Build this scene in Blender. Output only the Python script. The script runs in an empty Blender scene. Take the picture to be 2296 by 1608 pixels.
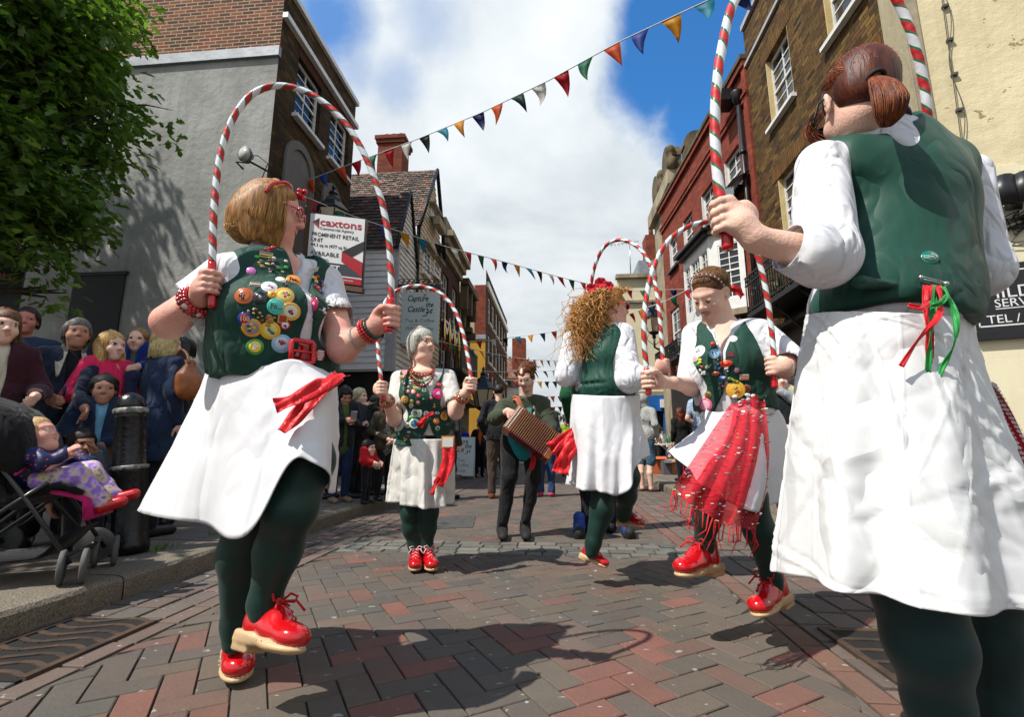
import bpy, bmesh, math, random
import numpy as np
from mathutils import Vector, Matrix
from mathutils.bvhtree import BVHTree
rnd = random.Random(7)
SC = bpy.context.scene
COL = SC.collection
R_ = math.radians
# ---------------------------------------------------------------- camera calibration
FPX = 1084.0; TH = math.atan(196/1084.0); AY = math.radians(5.29); CAMH = .8
def ray(px, py):
 dx = (px-1148)/FPX; dy = (804-py)/FPX
 return np.array((dx, math.cos(TH)-dy*math.sin(TH), math.sin(TH)+dy*math.cos(TH)))
def W(px, py, Y):
 d = ray(px, py); t = Y/d[1]
 return np.array((d[0]*t, Y, CAMH+d[2]*t))
def pxm(Y): return FPX/Y
def S(u, v, z=0.0):
 return np.array((u*math.cos(AY)+v*math.sin(AY), -u*math.sin(AY)+v*math.cos(AY), z))
def toS(d): return np.array((d[0]*math.cos(AY)-d[1]*math.sin(AY), d[0]*math.sin(AY)+d[1]*math.cos(AY), d[2]))
def ground(px, py, z=0.0):
 d = ray(px, py); t = (z-CAMH)/d[2]
 return np.array((d[0]*t, d[1]*t, z))
def onplane(px, py, p0, p1):
 d = toS(ray(px, py)); e = np.array(p1)-np.array(p0); L = np.hypot(*e); e = e/L; n = np.array((-e[1], e[0]))
 t = (n@np.array(p0))/(n@d[:2]); q = d[:2]*t-np.array(p0)
 return float(q@e), float(CAMH+d[2]*t)
# ---------------------------------------------------------------- objects
def tag(o, label=None, cat=None, group=None, kind=None):
 if label: o['label'] = label
 if cat: o['category'] = cat
 if group: o['group'] = group
 if kind: o['kind'] = kind
 return o
def empty(name, loc=(0, 0, 0), rz=0.0, parent=None):
 o = bpy.data.objects.new(name, None); COL.objects.link(o)
 o.location = tuple(loc); o.rotation_euler = (0, 0, rz); o.empty_display_size = .1
 if parent: o.parent = parent
 return o
def thing(name, label, cat, loc=(0, 0, 0), rz=0.0, group=None):
 return tag(empty(name, loc, rz), label, cat, group)
def link(name, me, mats, parent=None, world=True):
 if not isinstance(mats, (list, tuple)): mats = [mats]
 for m in mats: me.materials.append(m)
 o = bpy.data.objects.new(name, me); COL.objects.link(o)
 if parent is not None:
  o.parent = parent
  if world:
   M = Matrix(); p = parent
   while p: M = (Matrix.Translation(p.location) @ p.rotation_euler.to_matrix().to_4x4()) @ M; p = p.parent
   me.transform(M.inverted())
 return o
def meshdata(name, V, Fs, mi=None, smooth=False):
 me = bpy.data.meshes.new(name)
 me.from_pydata([tuple(map(float, v)) for v in V], [], [tuple(map(int, f)) for f in Fs])
 if mi is not None: me.polygons.foreach_set('material_index', np.array(mi, dtype=np.int32))
 if smooth: me.polygons.foreach_set('use_smooth', np.ones(len(Fs), dtype=bool))
 me.update()
 return me
def nrm(v):
 v = np.asarray(v, float); return v/(np.linalg.norm(v)+1e-12)
def frame(f, up=(0, 0, 1)):
 f = nrm(f); r = nrm(np.cross(f, up)); u = np.cross(r, f)
 return np.stack([r, f, u], 1)
class MB:
 """collects boxes, tubes and sheets; build() links them as ONE mesh"""
 def __init__(s): s.V = []; s.F = []; s.M = []; s.Sm = []
 def add(s, V, F, m=0, smooth=False):
  b = len(s.V); s.V += [tuple(map(float, v)) for v in V]
  s.F += [tuple(int(i)+b for i in f) for f in F]; s.M += [m]*len(F); s.Sm += [smooth]*len(F); return s
 def box(s, lo, hi, m=0):
  x0, y0, z0 = lo; x1, y1, z1 = hi
  V = [(x0, y0, z0), (x1, y0, z0), (x1, y1, z0), (x0, y1, z0), (x0, y0, z1), (x1, y0, z1), (x1, y1, z1), (x0, y1, z1)]
  return s.add(V, [(0, 3, 2, 1), (4, 5, 6, 7), (0, 1, 5, 4), (1, 2, 6, 5), (2, 3, 7, 6), (3, 0, 4, 7)], m)
 def obox(s, c, R, h, m=0, b=0.0):   # oriented box, half sizes h, chamfer b
  c = np.asarray(c, float); h = np.asarray(h, float)
  if b <= 0:
   V = [c+R@(np.array((i, j, k))*h) for k in (-1, 1) for j in (-1, 1) for i in (-1, 1)]
   return s.add(V, [(0, 2, 3, 1), (4, 5, 7, 6), (0, 1, 5, 4), (2, 6, 7, 3), (0, 4, 6, 2), (1, 3, 7, 5)], m)
  bm = bmesh.new(); bmesh.ops.create_cube(bm, size=2)
  for v in bm.verts: v.co = Vector((v.co.x*h[0], v.co.y*h[1], v.co.z*h[2]))
  bmesh.ops.bevel(bm, geom=list(bm.edges), offset=b, segments=2, affect='EDGES', profile=.5)
  bm.verts.index_update()
  V = [c+R@np.array(v.co) for v in bm.verts]; F = [[v.index for v in f.verts] for f in bm.faces]; bm.free()
  return s.add(V, F, m, False)
 def tube(s, P, r, n=8, m=0, cap=True, closed=False, mf=None):
  P = [np.asarray(p, float) for p in P]; k = len(P)
  rr = r if isinstance(r, (list, tuple, np.ndarray)) else [r]*k
  T = [nrm(P[(i+1) % k]-P[i-1]) if closed else nrm(P[min(i+1, k-1)]-P[max(i-1, 0)]) for i in range(k)]
  a = np.array((0, 0, 1.)) if abs(T[0][2]) < .9 else np.array((1., 0, 0))
  N = nrm(a-T[0]*(a@T[0])); V = []
  for i in range(k):
   N = nrm(N-T[i]*(N@T[i])); B = np.cross(T[i], N)
   for j in range(n):
    q = 2*math.pi*j/n; V.append(P[i]+rr[i]*(math.cos(q)*N+math.sin(q)*B))
  F = []; M = []
  for i in range(k if closed else k-1):
   for j in range(n):
    F.append((i*n+j, i*n+(j+1) % n, ((i+1) % k)*n+(j+1) % n, ((i+1) % k)*n+j)); M.append(m if mf is None else mf(i, j))
  if cap and not closed:
   F.append(tuple(range(n-1, -1, -1))); F.append(tuple((k-1)*n+j for j in range(n))); M += [m if mf is None else mf(0, 0), m if mf is None else mf(k-2, 0)]
  b = len(s.V); s.V += [tuple(map(float, v)) for v in V]; s.F += [tuple(i+b for i in f) for f in F]; s.M += M; s.Sm += [True]*len(F)
  return s
 def lathe(s, prof, c, n=20, m=0, R=None, smooth=True):
  R = np.eye(3) if R is None else R; c = np.asarray(c, float); V = []; F = []
  for (r, z) in prof:
   for j in range(n):
    q = 2*math.pi*j/n; V.append(c+R@np.array((r*math.cos(q), r*math.sin(q), z)))
  k = len(prof)
  for i in range(k-1):
   for j in range(n): F.append((i*n+j, i*n+(j+1) % n, (i+1)*n+(j+1) % n, (i+1)*n+j))
  F.append(tuple(range(n-1, -1, -1))); F.append(tuple((k-1)*n+j for j in range(n)))
  return s.add(V, F, m, smooth)
 def ball(s, c, r, m=0, n=8, sq=(1, 1, 1), R=None):
  prof = [(r*math.sin(math.pi*i/n)+1e-5, -r*math.cos(math.pi*i/n)) for i in range(n+1)]
  R = np.eye(3) if R is None else R
  return s.lathe(prof, c, max(6, n+2), m, R@np.diag(sq))
 def prism(s, pts, R, c, h0, h1, m=0, ms=None):  # polygon (x,y) in R columns 0,1, extruded along column 2
  c = np.asarray(c, float); n = len(pts)
  V = [c+R@np.array((p[0], p[1], h)) for h in (h0, h1) for p in pts]
  s.add(V, [tuple(range(n-1, -1, -1)), tuple(range(n, 2*n))], m)
  b = len(s.V)-2*n
  for i in range(n):
   s.F.append((b+i, b+(i+1) % n, b+n+(i+1) % n, b+n+i)); s.M.append(m if ms is None else ms); s.Sm.append(False)
  return s
 def sheet(s, G, m=0, closed=False, smooth=True):  # grid of points G[i][j]
  a = len(G); b = len(G[0]); V = [p for row in G for p in row]; F = []
  for i in range(a-1):
   for j in range(b if closed else b-1): F.append((i*b+j, i*b+(j+1) % b, (i+1)*b+(j+1) % b, (i+1)*b+j))
  return s.add(V, F, m, smooth)
 def build(s, name, mats, parent=None, world=True):
  me = bpy.data.meshes.new(name); me.from_pydata(s.V, [], s.F)
  me.polygons.foreach_set('material_index', np.array(s.M, dtype=np.int32))
  me.polygons.foreach_set('use_smooth', np.array(s.Sm, dtype=bool)); me.update()
  return link(name, me, mats, parent, world)
def solidify(o, t, off=0.0):
 md = o.modifiers.new('t', 'SOLIDIFY'); md.thickness = t; md.offset = off; return o
def subsurf(o, n=1):
 md = o.modifiers.new('s', 'SUBSURF'); md.levels = n; md.render_levels = n; return o
# ---------------------------------------------------------------- text and badges
def text_geo(txt, size, align='CENTER', bold=0.0, italic=0.0, ext=.0008):
 cu = bpy.data.curves.new('txt', 'FONT'); cu.body = txt; cu.size = size; cu.align_x = align; cu.align_y = 'CENTER'
 cu.extrude = ext; cu.offset = bold; cu.shear = italic; cu.resolution_u = 3
 o = bpy.data.objects.new('txt', cu); COL.objects.link(o)
 dg = bpy.context.evaluated_depsgraph_get(); dg.update()
 me = bpy.data.meshes.new_from_object(o.evaluated_get(dg))
 V = [np.array(v.co) for v in me.vertices]; F = [tuple(p.vertices) for p in me.polygons]
 bpy.data.objects.remove(o); bpy.data.curves.remove(cu); bpy.data.meshes.remove(me)
 return V, F
def put_text(mb, txt, size, c, R, m, align='CENTER', width=None, bold=0.0, italic=0.0, ext=.0008):
 V, F = text_geo(txt, size, align, bold, italic, ext)   # R columns: right, up, normal
 if not V: return
 k = 1.0
 if width:
  xs = [v[0] for v in V]; k = width/max(1e-6, max(xs)-min(xs))
 mb.add([np.asarray(c)+R@np.array((v[0]*k, v[1], v[2])) for v in V], F, m)
# ---------------------------------------------------------------- signed-distance modelling
class SDF:
 def __init__(s, h): s.h = h; s.P = []; s.R = np.eye(3); s.t = np.zeros(3); s.k = 1.0
 def at(s, R=None, t=(0, 0, 0), k=1.0):
  s.R = np.eye(3) if R is None else np.asarray(R, float); s.t = np.asarray(t, float); s.k = k; return s
 def w(s, p): return s.t+s.R@(np.asarray(p, float)*s.k)
 def cap(s, a, b, ra, rb=None, m=0, k=.02, sub=False):
  rb = ra if rb is None else rb
  s.P.append(('c', s.w(a), s.w(b), ra*s.k, rb*s.k, m, k*s.k, sub)); return s
 def chain(s, pts, rs, m=0, k=.02):
  for i in range(len(pts)-1): s.cap(pts[i], pts[i+1], rs[i], rs[i+1], m, k)
  return s
 def ell(s, c, r, m=0, k=.02, R=None, sub=False):
  RR = s.R if R is None else s.R@np.asarray(R, float)
  s.P.append(('e', s.w(c), np.asarray(r, float)*s.k, RR, None, m, k*s.k, sub)); return s
 def box(s, c, hf, rd=.005, m=0, k=.01, R=None, sub=False):
  RR = s.R if R is None else s.R@np.asarray(R, float)
  s.P.append(('b', s.w(c), np.asarray(hf, float)*s.k, RR, rd*s.k, m, k*s.k, sub)); return s
 def fn(s, f, m=0, k=.006, sub=True):
  s.P.append(('f', f, None, None, None, m, k, sub)); return s
 def bounds(s):
  lo = np.full(3, 1e9); hi = -lo
  for p in s.P:
   if p[7] or p[0] == 'f': continue
   if p[0] == 'c':
    for c, r in ((p[1], p[3]), (p[2], p[4])): lo = np.minimum(lo, c-r); hi = np.maximum(hi, c+r)
   else:
    e = np.abs(p[3])@p[2]; e = e if p[0] == 'e' else e+p[4]
    lo = np.minimum(lo, p[1]-e); hi = np.maximum(hi, p[1]+e)
  return lo-3*s.h, hi+3*s.h
 def grid(s, disp=None):
  h = s.h; lo, hi = s.bounds(); n = np.ceil((hi-lo)/h).astype(int)+1
  ax = [(lo[i]+h*np.arange(n[i])).astype(np.float32) for i in range(3)]
  D = np.full(n, 9.0, np.float32); M = np.zeros(n, np.int8)
  for p in s.P:
   k = p[6]; mg = k+3*h
   if p[0] == 'c':
    r = max(p[3], p[4]); a = np.minimum(p[1], p[2])-r-mg; b = np.maximum(p[1], p[2])+r+mg
   elif p[0] == 'f': a, b = lo, hi
   else:
    e = np.abs(p[3])@p[2]+(p[4] or 0); a = p[1]-e-mg; b = p[1]+e+mg
   i0 = np.maximum(0, np.floor((a-lo)/h).astype(int)); i1 = np.minimum(n, np.ceil((b-lo)/h).astype(int)+1)
   if np.any(i1 <= i0): continue
   sl = tuple(slice(i0[i], i1[i]) for i in range(3))
   X = ax[0][sl[0]][:, None, None]; Y = ax[1][sl[1]][None, :, None]; Z = ax[2][sl[2]][None, None, :]
   if p[0] == 'c':
    A = p[1]; d = p[2]-p[1]; L = max(float(d@d), 1e-12)
    t = np.clip(((X-A[0])*d[0]+(Y-A[1])*d[1]+(Z-A[2])*d[2])/np.float32(L), 0, 1)
    q = np.sqrt((X-A[0]-t*d[0])**2+(Y-A[1]-t*d[1])**2+(Z-A[2]-t*d[2])**2)-(p[3]+t*(p[4]-p[3]))
   elif p[0] == 'f': q = p[1](X, Y, Z)
   else:
    C = p[1]; Rr = p[3]
    x = (X-C[0])*Rr[0, 0]+(Y-C[1])*Rr[1, 0]+(Z-C[2])*Rr[2, 0]
    y = (X-C[0])*Rr[0, 1]+(Y-C[1])*Rr[1, 1]+(Z-C[2])*Rr[2, 1]
    z = (X-C[0])*Rr[0, 2]+(Y-C[1])*Rr[1, 2]+(Z-C[2])*Rr[2, 2]
    if p[0] == 'e':
     r = p[2]; k0 = np.sqrt((x/r[0])**2+(y/r[1])**2+(z/r[2])**2)
     k1 = np.sqrt((x/r[0]**2)**2+(y/r[1]**2)**2+(z/r[2]**2)**2)+1e-9; q = k0*(k0-1)/k1
    else:
     r = p[2]; qx, qy, qz = np.abs(x)-r[0], np.abs(y)-r[1], np.abs(z)-r[2]
     q = np.sqrt(np.maximum(qx, 0)**2+np.maximum(qy, 0)**2+np.maximum(qz, 0)**2)+np.minimum(np.maximum(qx, np.maximum(qy, qz)), 0)-p[4]
   d0 = D[sl]
   if p[7]:
    hh = np.maximum(k-np.abs(d0+q), 0)/max(k, 1e-6); D[sl] = np.maximum(d0, -q)+hh*hh*k/4
   else:
    M[sl] = np.where(q < d0, p[5], M[sl])
    hh = np.maximum(k-np.abs(d0-q), 0)/max(k, 1e-6); D[sl] = np.minimum(d0, q)-hh*hh*k/4
  if disp is not None:
   D += disp(ax[0][:, None, None], ax[1][None, :, None], ax[2][None, None, :]).astype(np.float32)
  return D, M, lo
 def verts(s, disp=None):
  h = s.h; D, M, lo = s.grid(disp); ins = D < 0
  c = np.zeros(np.array(D.shape)-1, np.int8)
  for i in (0, 1):
   for j in (0, 1):
    for k in (0, 1): c += ins[i:D.shape[0]-1+i, j:D.shape[1]-1+j, k:D.shape[2]-1+k]
  act = np.argwhere((c > 0) & (c < 8))
  if len(act) == 0: return np.zeros((0, 3)), np.zeros((0, 4), int), []
  idx = np.full(c.shape, -1, np.int32); idx[tuple(act.T)] = np.arange(len(act))
  cor = [(i, j, k) for i in (0, 1) for j in (0, 1) for k in (0, 1)]
  val = np.stack([D[act[:, 0]+i, act[:, 1]+j, act[:, 2]+k] for i, j, k in cor], 1)
  acc = np.zeros((len(act), 3)); cnt = np.zeros(len(act))
  for a in range(8):
   for b in range(a+1, 8):
    if sum(abs(cor[a][q]-cor[b][q]) for q in range(3)) != 1: continue
    va, vb = val[:, a], val[:, b]; x = (va < 0) != (vb < 0)
    t = np.where(x, va/np.where(x, va-vb, 1), 0)
    pa = np.array(cor[a], float); pb = np.array(cor[b], float)
    acc += np.where(x[:, None], pa+t[:, None]*(pb-pa), 0); cnt += x
  V = lo+h*(act+acc/cnt[:, None])
  Fs = []
  for axn in range(3):
   o = [q for q in range(3) if q != axn]
   A = ins; sl0 = [slice(None)]*3; sl1 = [slice(None)]*3
   sl0[axn] = slice(0, -1); sl1[axn] = slice(1, None)
   cr = A[tuple(sl0)] != A[tuple(sl1)]; s0 = A[tuple(sl0)]
   e = np.argwhere(cr); ok = (e[:, o[0]] > 0) & (e[:, o[1]] > 0) & (e[:, o[0]] < c.shape[o[0]]) & (e[:, o[1]] < c.shape[o[1]]); e = e[ok]
   if len(e) == 0: continue
   def cell(d0, d1):
    q = e.copy(); q[:, o[0]] -= d0; q[:, o[1]] -= d1; return idx[tuple(q.T)]
   Q = np.stack([cell(1, 1), cell(0, 1), cell(0, 0), cell(1, 0)], 1)
   fl = s0[tuple(e.T)]; fl = fl if axn != 1 else ~fl
   Q[~fl] = Q[~fl][:, ::-1]; Fs.append(Q)
  Fq = np.concatenate(Fs); Fq = Fq[(Fq >= 0).all(1)]
  mv = M[act[:, 0], act[:, 1], act[:, 2]]
  fm = np.max(np.stack([mv[Fq[:, q]] for q in range(4)], 1), 1)
  return V, Fq, fm
 def build(s, name, mats, parent=None, disp=None):
  V, Fq, fm = s.verts(disp)
  me = bpy.data.meshes.new(name)
  me.vertices.add(len(V)); me.vertices.foreach_set('co', np.ascontiguousarray(V, np.float32).ravel())
  n = len(Fq); me.loops.add(4*n); me.loops.foreach_set('vertex_index', np.ascontiguousarray(Fq, np.int32).ravel())
  me.polygons.add(n); me.polygons.foreach_set('loop_start', np.arange(0, 4*n, 4, dtype=np.int32))
  try: me.polygons.foreach_set('loop_total', np.full(n, 4, dtype=np.int32))
  except Exception: pass
  me.polygons.foreach_set('material_index', np.array(fm, np.int32))
  me.polygons.foreach_set('use_smooth', np.ones(n, bool))
  me.update(calc_edges=True); me.validate()
  return link(name, me, mats, parent)
def wob(amp, f, seed=0):
 r = random.Random(seed); K = [(np.array([r.uniform(-1, 1) for _ in range(3)])*f*r.uniform(.6, 1.5), r.uniform(0, 6)) for _ in range(6)]
 def g(X, Y, Z):
  q = 0
  for kk, ph in K: q = q+np.sin(X*kk[0]+Y*kk[1]+Z*kk[2]+ph+.7*np.sin(Z*kk[1]*.7+X*kk[2]*.6+ph))
  return amp/2.4*q
 return g
Z = lambda x0, y0, k: (lambda a, b: ((x0+a/k)/1.32143, (y0+b/k)/1.32143))
def rotz(a): c, s = math.cos(a), math.sin(a); return np.array(((c, -s, 0), (s, c, 0), (0, 0, 1.)))
# ---------------------------------------------------------------- materials
def nodes(name):
 m = bpy.data.materials.new(name); m.use_nodes = True; nt = m.node_tree
 return m, nt, nt.nodes['Principled BSDF']
def nn(nt, t, **kw):
 n = nt.nodes.new(t)
 for k, v in kw.items():
  if k.startswith('_'): setattr(n, k[1:], v)
  else:
   try: n.inputs[k.replace('__', ' ')].default_value = v
   except Exception: n.inputs[int(k[1:])].default_value = v
 return n
def rgb(c): return (c[0], c[1], c[2], 1)
def hx(s):
 v = [int(s[i:i+2], 16)/255 for i in (0, 2, 4)]
 return tuple(x/12.92 if x <= .04045 else ((x+.055)/1.055)**2.4 for x in v)
def math_(nt, op, a, b=None, clamp=False):
 n = nt.nodes.new('ShaderNodeMath'); n.operation = op; n.use_clamp = clamp
 for i, x in enumerate((a, b)):
  if x is None: continue
  if isinstance(x, (int, float)): n.inputs[i].default_value = x
  else: nt.links.new(x, n.inputs[i])
 return n.outputs[0]
def mix(nt, f, a, b, mode='MIX'):
 n = nt.nodes.new('ShaderNodeMix'); n.data_type = 'RGBA'; n.blend_type = mode
 for i, x in ((0, f), (6, a), (7, b)):
  if isinstance(x, (int, float)): n.inputs[i].default_value = x
  elif isinstance(x, tuple): n.inputs[i].default_value = rgb(x)
  else: nt.links.new(x, n.inputs[i])
 return n.outputs[2]
def coords(nt, scale=(1, 1, 1), loc=(0, 0, 0), rot=(0, 0, 0), src='Object'):
 t = nt.nodes.new('ShaderNodeTexCoord'); mp = nt.nodes.new('ShaderNodeMapping')
 mp.inputs['Scale'].default_value = scale; mp.inputs['Location'].default_value = loc; mp.inputs['Rotation'].default_value = rot
 nt.links.new(t.outputs[src], mp.inputs[0]); return mp.outputs[0]
def noise(nt, vec, scale, detail=3, rough=.55, dist=0):
 n = nn(nt, 'ShaderNodeTexNoise', Scale=scale, Detail=detail, Roughness=rough, Distortion=dist)
 nt.links.new(vec, n.inputs['Vector']); return n.outputs['Fac']
def ramp(nt, fac, stops):
 n = nt.nodes.new('ShaderNodeValToRGB'); cr = n.color_ramp
 while len(cr.elements) < len(stops): cr.elements.new(.5)
 for e, (p, c) in zip(cr.elements, stops): e.position = p; e.color = rgb(c) if isinstance(c, tuple) else (c, c, c, 1)
 nt.links.new(fac, n.inputs[0]); return n.outputs[0]
def bump(nt, bs, h, dist=.01, st=1.0):
 n = nn(nt, 'ShaderNodeBump', Distance=dist, Strength=st); nt.links.new(h, n.inputs['Height'])
 nt.links.new(n.outputs[0], bs.inputs['Normal']); return n
_MC = {}
def pm(name, col, rough=.7, var=.15, vs=8, bmp=0, bs=60, stretch=(1, 1, 1), metal=0, coat=0, spec=.4, sheen=0, col2=None, detail=3):
 if isinstance(col, str): col = hx(col)
 if isinstance(col2, str): col2 = hx(col2)
 key = (name, col, rough, var, vs, bmp, bs, stretch, metal, coat, spec, sheen, col2)
 if key in _MC: return _MC[key]
 m, nt, b = nodes(name)
 b.inputs['Roughness'].default_value = rough; b.inputs['Metallic'].default_value = metal
 b.inputs['Specular IOR Level'].default_value = spec
 if coat: b.inputs['Coat Weight'].default_value = coat; b.inputs['Coat Roughness'].default_value = .06
 if sheen: b.inputs['Sheen Weight'].default_value = sheen
 v = coords(nt, stretch)
 f = noise(nt, v, vs, detail)
 c2 = col2 if col2 else tuple(x*(1-var) for x in col)
 nt.links.new(mix(nt, ramp(nt, f, [(.35, 0.), (.65, 1.)]), c2, col), b.inputs['Base Color'])
 if bmp: bump(nt, b, noise(nt, v, bs, 4), bmp, .8)
 _MC[key] = m; return m
def cloth(name, col, rough=.85, crease=.006, cs=14, stretch=(1, 1, .6), var=.12, sheen=.1, weave=True):
 """cloth with soft creases and a fine weave"""
 if isinstance(col, str): col = hx(col)
 key = (name, col, rough, crease, cs, stretch, 'c')
 if key in _MC: return _MC[key]
 m, nt, b = nodes(name); b.inputs['Roughness'].default_value = rough; b.inputs['Specular IOR Level'].default_value = .25
 b.inputs['Sheen Weight'].default_value = sheen
 v = coords(nt, stretch); f = noise(nt, v, cs, 2.2, .45, .5); w = noise(nt, coords(nt), 420, 1)
 nt.links.new(mix(nt, ramp(nt, noise(nt, v, 6), [(.3, 0.), (.7, 1.)]), tuple(x*(1-var) for x in col), col), b.inputs['Base Color'])
 rg = math_(nt, 'ABSOLUTE', math_(nt, 'SUBTRACT', f, .5)); rg = math_(nt, 'MULTIPLY', math_(nt, 'MINIMUM', rg, .16), 2.4)
 h = math_(nt, 'ADD', math_(nt, 'ADD', math_(nt, 'MULTIPLY', f, .5), rg), math_(nt, 'MULTIPLY', w, .012 if weave else 0.))
 bump(nt, b, h, crease*2.2, .9); _MC[key] = m; return m
def skin_m(name, col, red=(.5, .16, .12), amt=.35):
 if isinstance(col, str): col = hx(col)
 m, nt, b = nodes(name); b.inputs['Roughness'].default_value = .58; b.inputs['Specular IOR Level'].default_value = .28
 b.inputs['Subsurface Weight'].default_value = .06; b.inputs['Subsurface Radius'].default_value = (.012, .004, .002); b.inputs['Subsurface Scale'].default_value = .6
 v = coords(nt); f = ramp(nt, noise(nt, v, 16, 5, .65), [(.36, 0.), (.68, amt*1.2)])
 c = mix(nt, f, col, red); s = ramp(nt, noise(nt, v, 160, 2), [(.62, 0.), (.74, .35)])
 nt.links.new(mix(nt, s, c, tuple(x*.55 for x in col)), b.inputs['Base Color'])
 bump(nt, b, noise(nt, v, 150, 4), .003, .6); return m
def hair_m(name, c1, c2, scale=(60, 60, 5)):
 m, nt, b = nodes(name); b.inputs['Roughness'].default_value = .5; b.inputs['Specular IOR Level'].default_value = .3
 v = coords(nt, scale); f = noise(nt, v, 2.2, 4)
 nt.links.new(ramp(nt, f, [(.3, hx(c1)), (.7, hx(c2))]), b.inputs['Base Color']); bump(nt, b, f, .003, 1); return m
def brick_m(name, c1, c2, mortar, w=.225, h=.075, ms=.007, dirt='1c150e', dirt_amt=.5, var=None, bmp=.008, soot=2.2, off=.5):
 """courses run along local x, up local z"""
 m, nt, b = nodes(name); b.inputs['Roughness'].default_value = .88; b.inputs['Specular IOR Level'].default_value = .2
 t = nt.nodes.new('ShaderNodeTexCoord'); sp = nt.nodes.new('ShaderNodeSeparateXYZ'); nt.links.new(t.outputs['Object'], sp.inputs[0])
 cb = nt.nodes.new('ShaderNodeCombineXYZ'); nt.links.new(math_(nt, 'ADD', sp.outputs[0], sp.outputs[1]), cb.inputs[0]); nt.links.new(sp.outputs[2], cb.inputs[1])
 dn = nn(nt, 'ShaderNodeTexNoise', Scale=9., Detail=2); nt.links.new(cb.outputs[0], dn.inputs['Vector'])
 vv = nt.nodes.new('ShaderNodeVectorMath'); vv.operation = 'MULTIPLY_ADD'; nt.links.new(dn.outputs['Color'], vv.inputs[0]); vv.inputs[1].default_value = (.012, .008, 0); nt.links.new(cb.outputs[0], vv.inputs[2])
 br = nt.nodes.new('ShaderNodeTexBrick'); br.offset = off
 for k, v in (('Scale', 1.), ('Mortar Size', ms), ('Mortar Smooth', .25), ('Bias', 0.), ('Brick Width', w), ('Row Height', h)): br.inputs[k].default_value = v
 br.inputs['Color1'].default_value = (0, 0, 0, 1); br.inputs['Color2'].default_value = (1, 1, 1, 1); br.inputs['Mortar'].default_value = (.5, .5, .5, 1)
 nt.links.new(vv.outputs[0], br.inputs['Vector'])
 stops = [(0, hx(c1)), (1, hx(c2))] if var is None else [(i/(len(var)-1), hx(c)) for i, c in enumerate(var)]
 bc = ramp(nt, br.outputs['Color'], stops)
 g = noise(nt, cb.outputs[0], 45, 3)
 bc = mix(nt, ramp(nt, g, [(.35, 0.), (.8, .5)]), bc, hx(dirt))
 sc = ramp(nt, noise(nt, cb.outputs[0], soot, 5, .65), [(.42, 0.), (.68, dirt_amt)])
 fin = mix(nt, br.outputs['Fac'], bc, hx(mortar)); fin = mix(nt, sc, fin, hx(dirt))
 nt.links.new(fin, b.inputs['Base Color'])
 hgt = math_(nt, 'SUBTRACT', math_(nt, 'MULTIPLY', g, .35), br.outputs['Fac']); bump(nt, b, hgt, bmp, 1.0); return m
def render_m(name, col, stain, patch=None, rough=.9, bmp=.012, st=.5, peel=0):
 """painted render on a wall: trowel marks, streaks, peeling"""
 m, nt, b = nodes(name); b.inputs['Roughness'].default_value = rough; b.inputs['Specular IOR Level'].default_value = .2
 v = coords(nt); c = mix(nt, ramp(nt, noise(nt, v, 1.1, 6, .6), [(.35, 0.), (.7, st)]), hx(col), hx(stain))
 sv = coords(nt, (5, 5, .35)); c = mix(nt, ramp(nt, noise(nt, sv, 1.6, 4), [(.5, 0.), (.75, st*.6)]), c, hx(stain))
 h = math_(nt, 'ADD', noise(nt, v, 7, 5, .6), math_(nt, 'MULTIPLY', noise(nt, v, 60, 3), .25))
 if patch:
  pk = ramp(nt, noise(nt, v, 5.5, 7, .68, .5), [(.665-peel, 0.), (.68-peel, 1.)]); c = mix(nt, pk, c, hx(patch)); h = math_(nt, 'SUBTRACT', h, math_(nt, 'MULTIPLY', pk, .5))
  fl = ramp(nt, noise(nt, v, 30, 5, .7), [(.70, 0.), (.72, .8)]); c = mix(nt, fl, c, hx(stain))
 nt.links.new(c, b.inputs['Base Color']); bump(nt, b, h, bmp, .9); return m
def stripe_rows(name, c1, c2, pitch, axis=2, gap=.06, rough=.7, dirt='3a332a', amt=.35):
 """weatherboards: two tones streaked along the boards, with random dirt"""
 m, nt, b = nodes(name); b.inputs['Roughness'].default_value = rough
 t = nt.nodes.new('ShaderNodeTexCoord'); sp = nt.nodes.new('ShaderNodeSeparateXYZ'); nt.links.new(t.outputs['Object'], sp.inputs[0])
 v = coords(nt, (1.5, 1.5, 14)); c = mix(nt, ramp(nt, noise(nt, v, 2, 4), [(.3, 0.), (.7, 1.)]), hx(c1), hx(c2))
 c = mix(nt, ramp(nt, noise(nt, coords(nt), 2.5, 5), [(.5, 0.), (.8, amt)]), c, hx(dirt)); nt.links.new(c, b.inputs['Base Color'])
 bump(nt, b, noise(nt, v, 12, 3), .002, .6); return m
M = {}
M['cream_cloth'] = cloth('cream_cloth', (.58, .56, .52), crease=.012, cs=7, var=.05)
M['white_cotton'] = cloth('white_cotton', (.66, .66, .69), crease=.010, cs=14, var=.04)
M['linen'] = cloth('white_linen', (.66, .66, .655), crease=.009, cs=6, stretch=(1, 1, .8), var=.05)
M['skirt'] = cloth('white_skirt_cloth', (.66, .66, .68), crease=.008, cs=5, stretch=(1, 1, .4), var=.04)
M['vest'] = cloth('dark_green_cloth', (.0085, .052, .034), crease=.008, cs=11, rough=.7, var=.25, sheen=.05)
M['vest2'] = cloth('bottle_green_sateen', (.009, .060, .040), crease=.006, cs=10, rough=.55, var=.25, sheen=.05)
M['tights'] = pm('dark_green_tights', (.0055, .035, .027), .5, .35, 5, .0005, 300, spec=.3, sheen=.06)
M['tights_teal'] = pm('dark_teal_tights', (.006, .036, .038), .5, .35, 5, .0005, 300, spec=.3, sheen=.06)
M['patent'] = pm('red_patent_leather', (.50, .004, .008), .16, .12, 20, .0012, 25, coat=.6, spec=.5)
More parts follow.
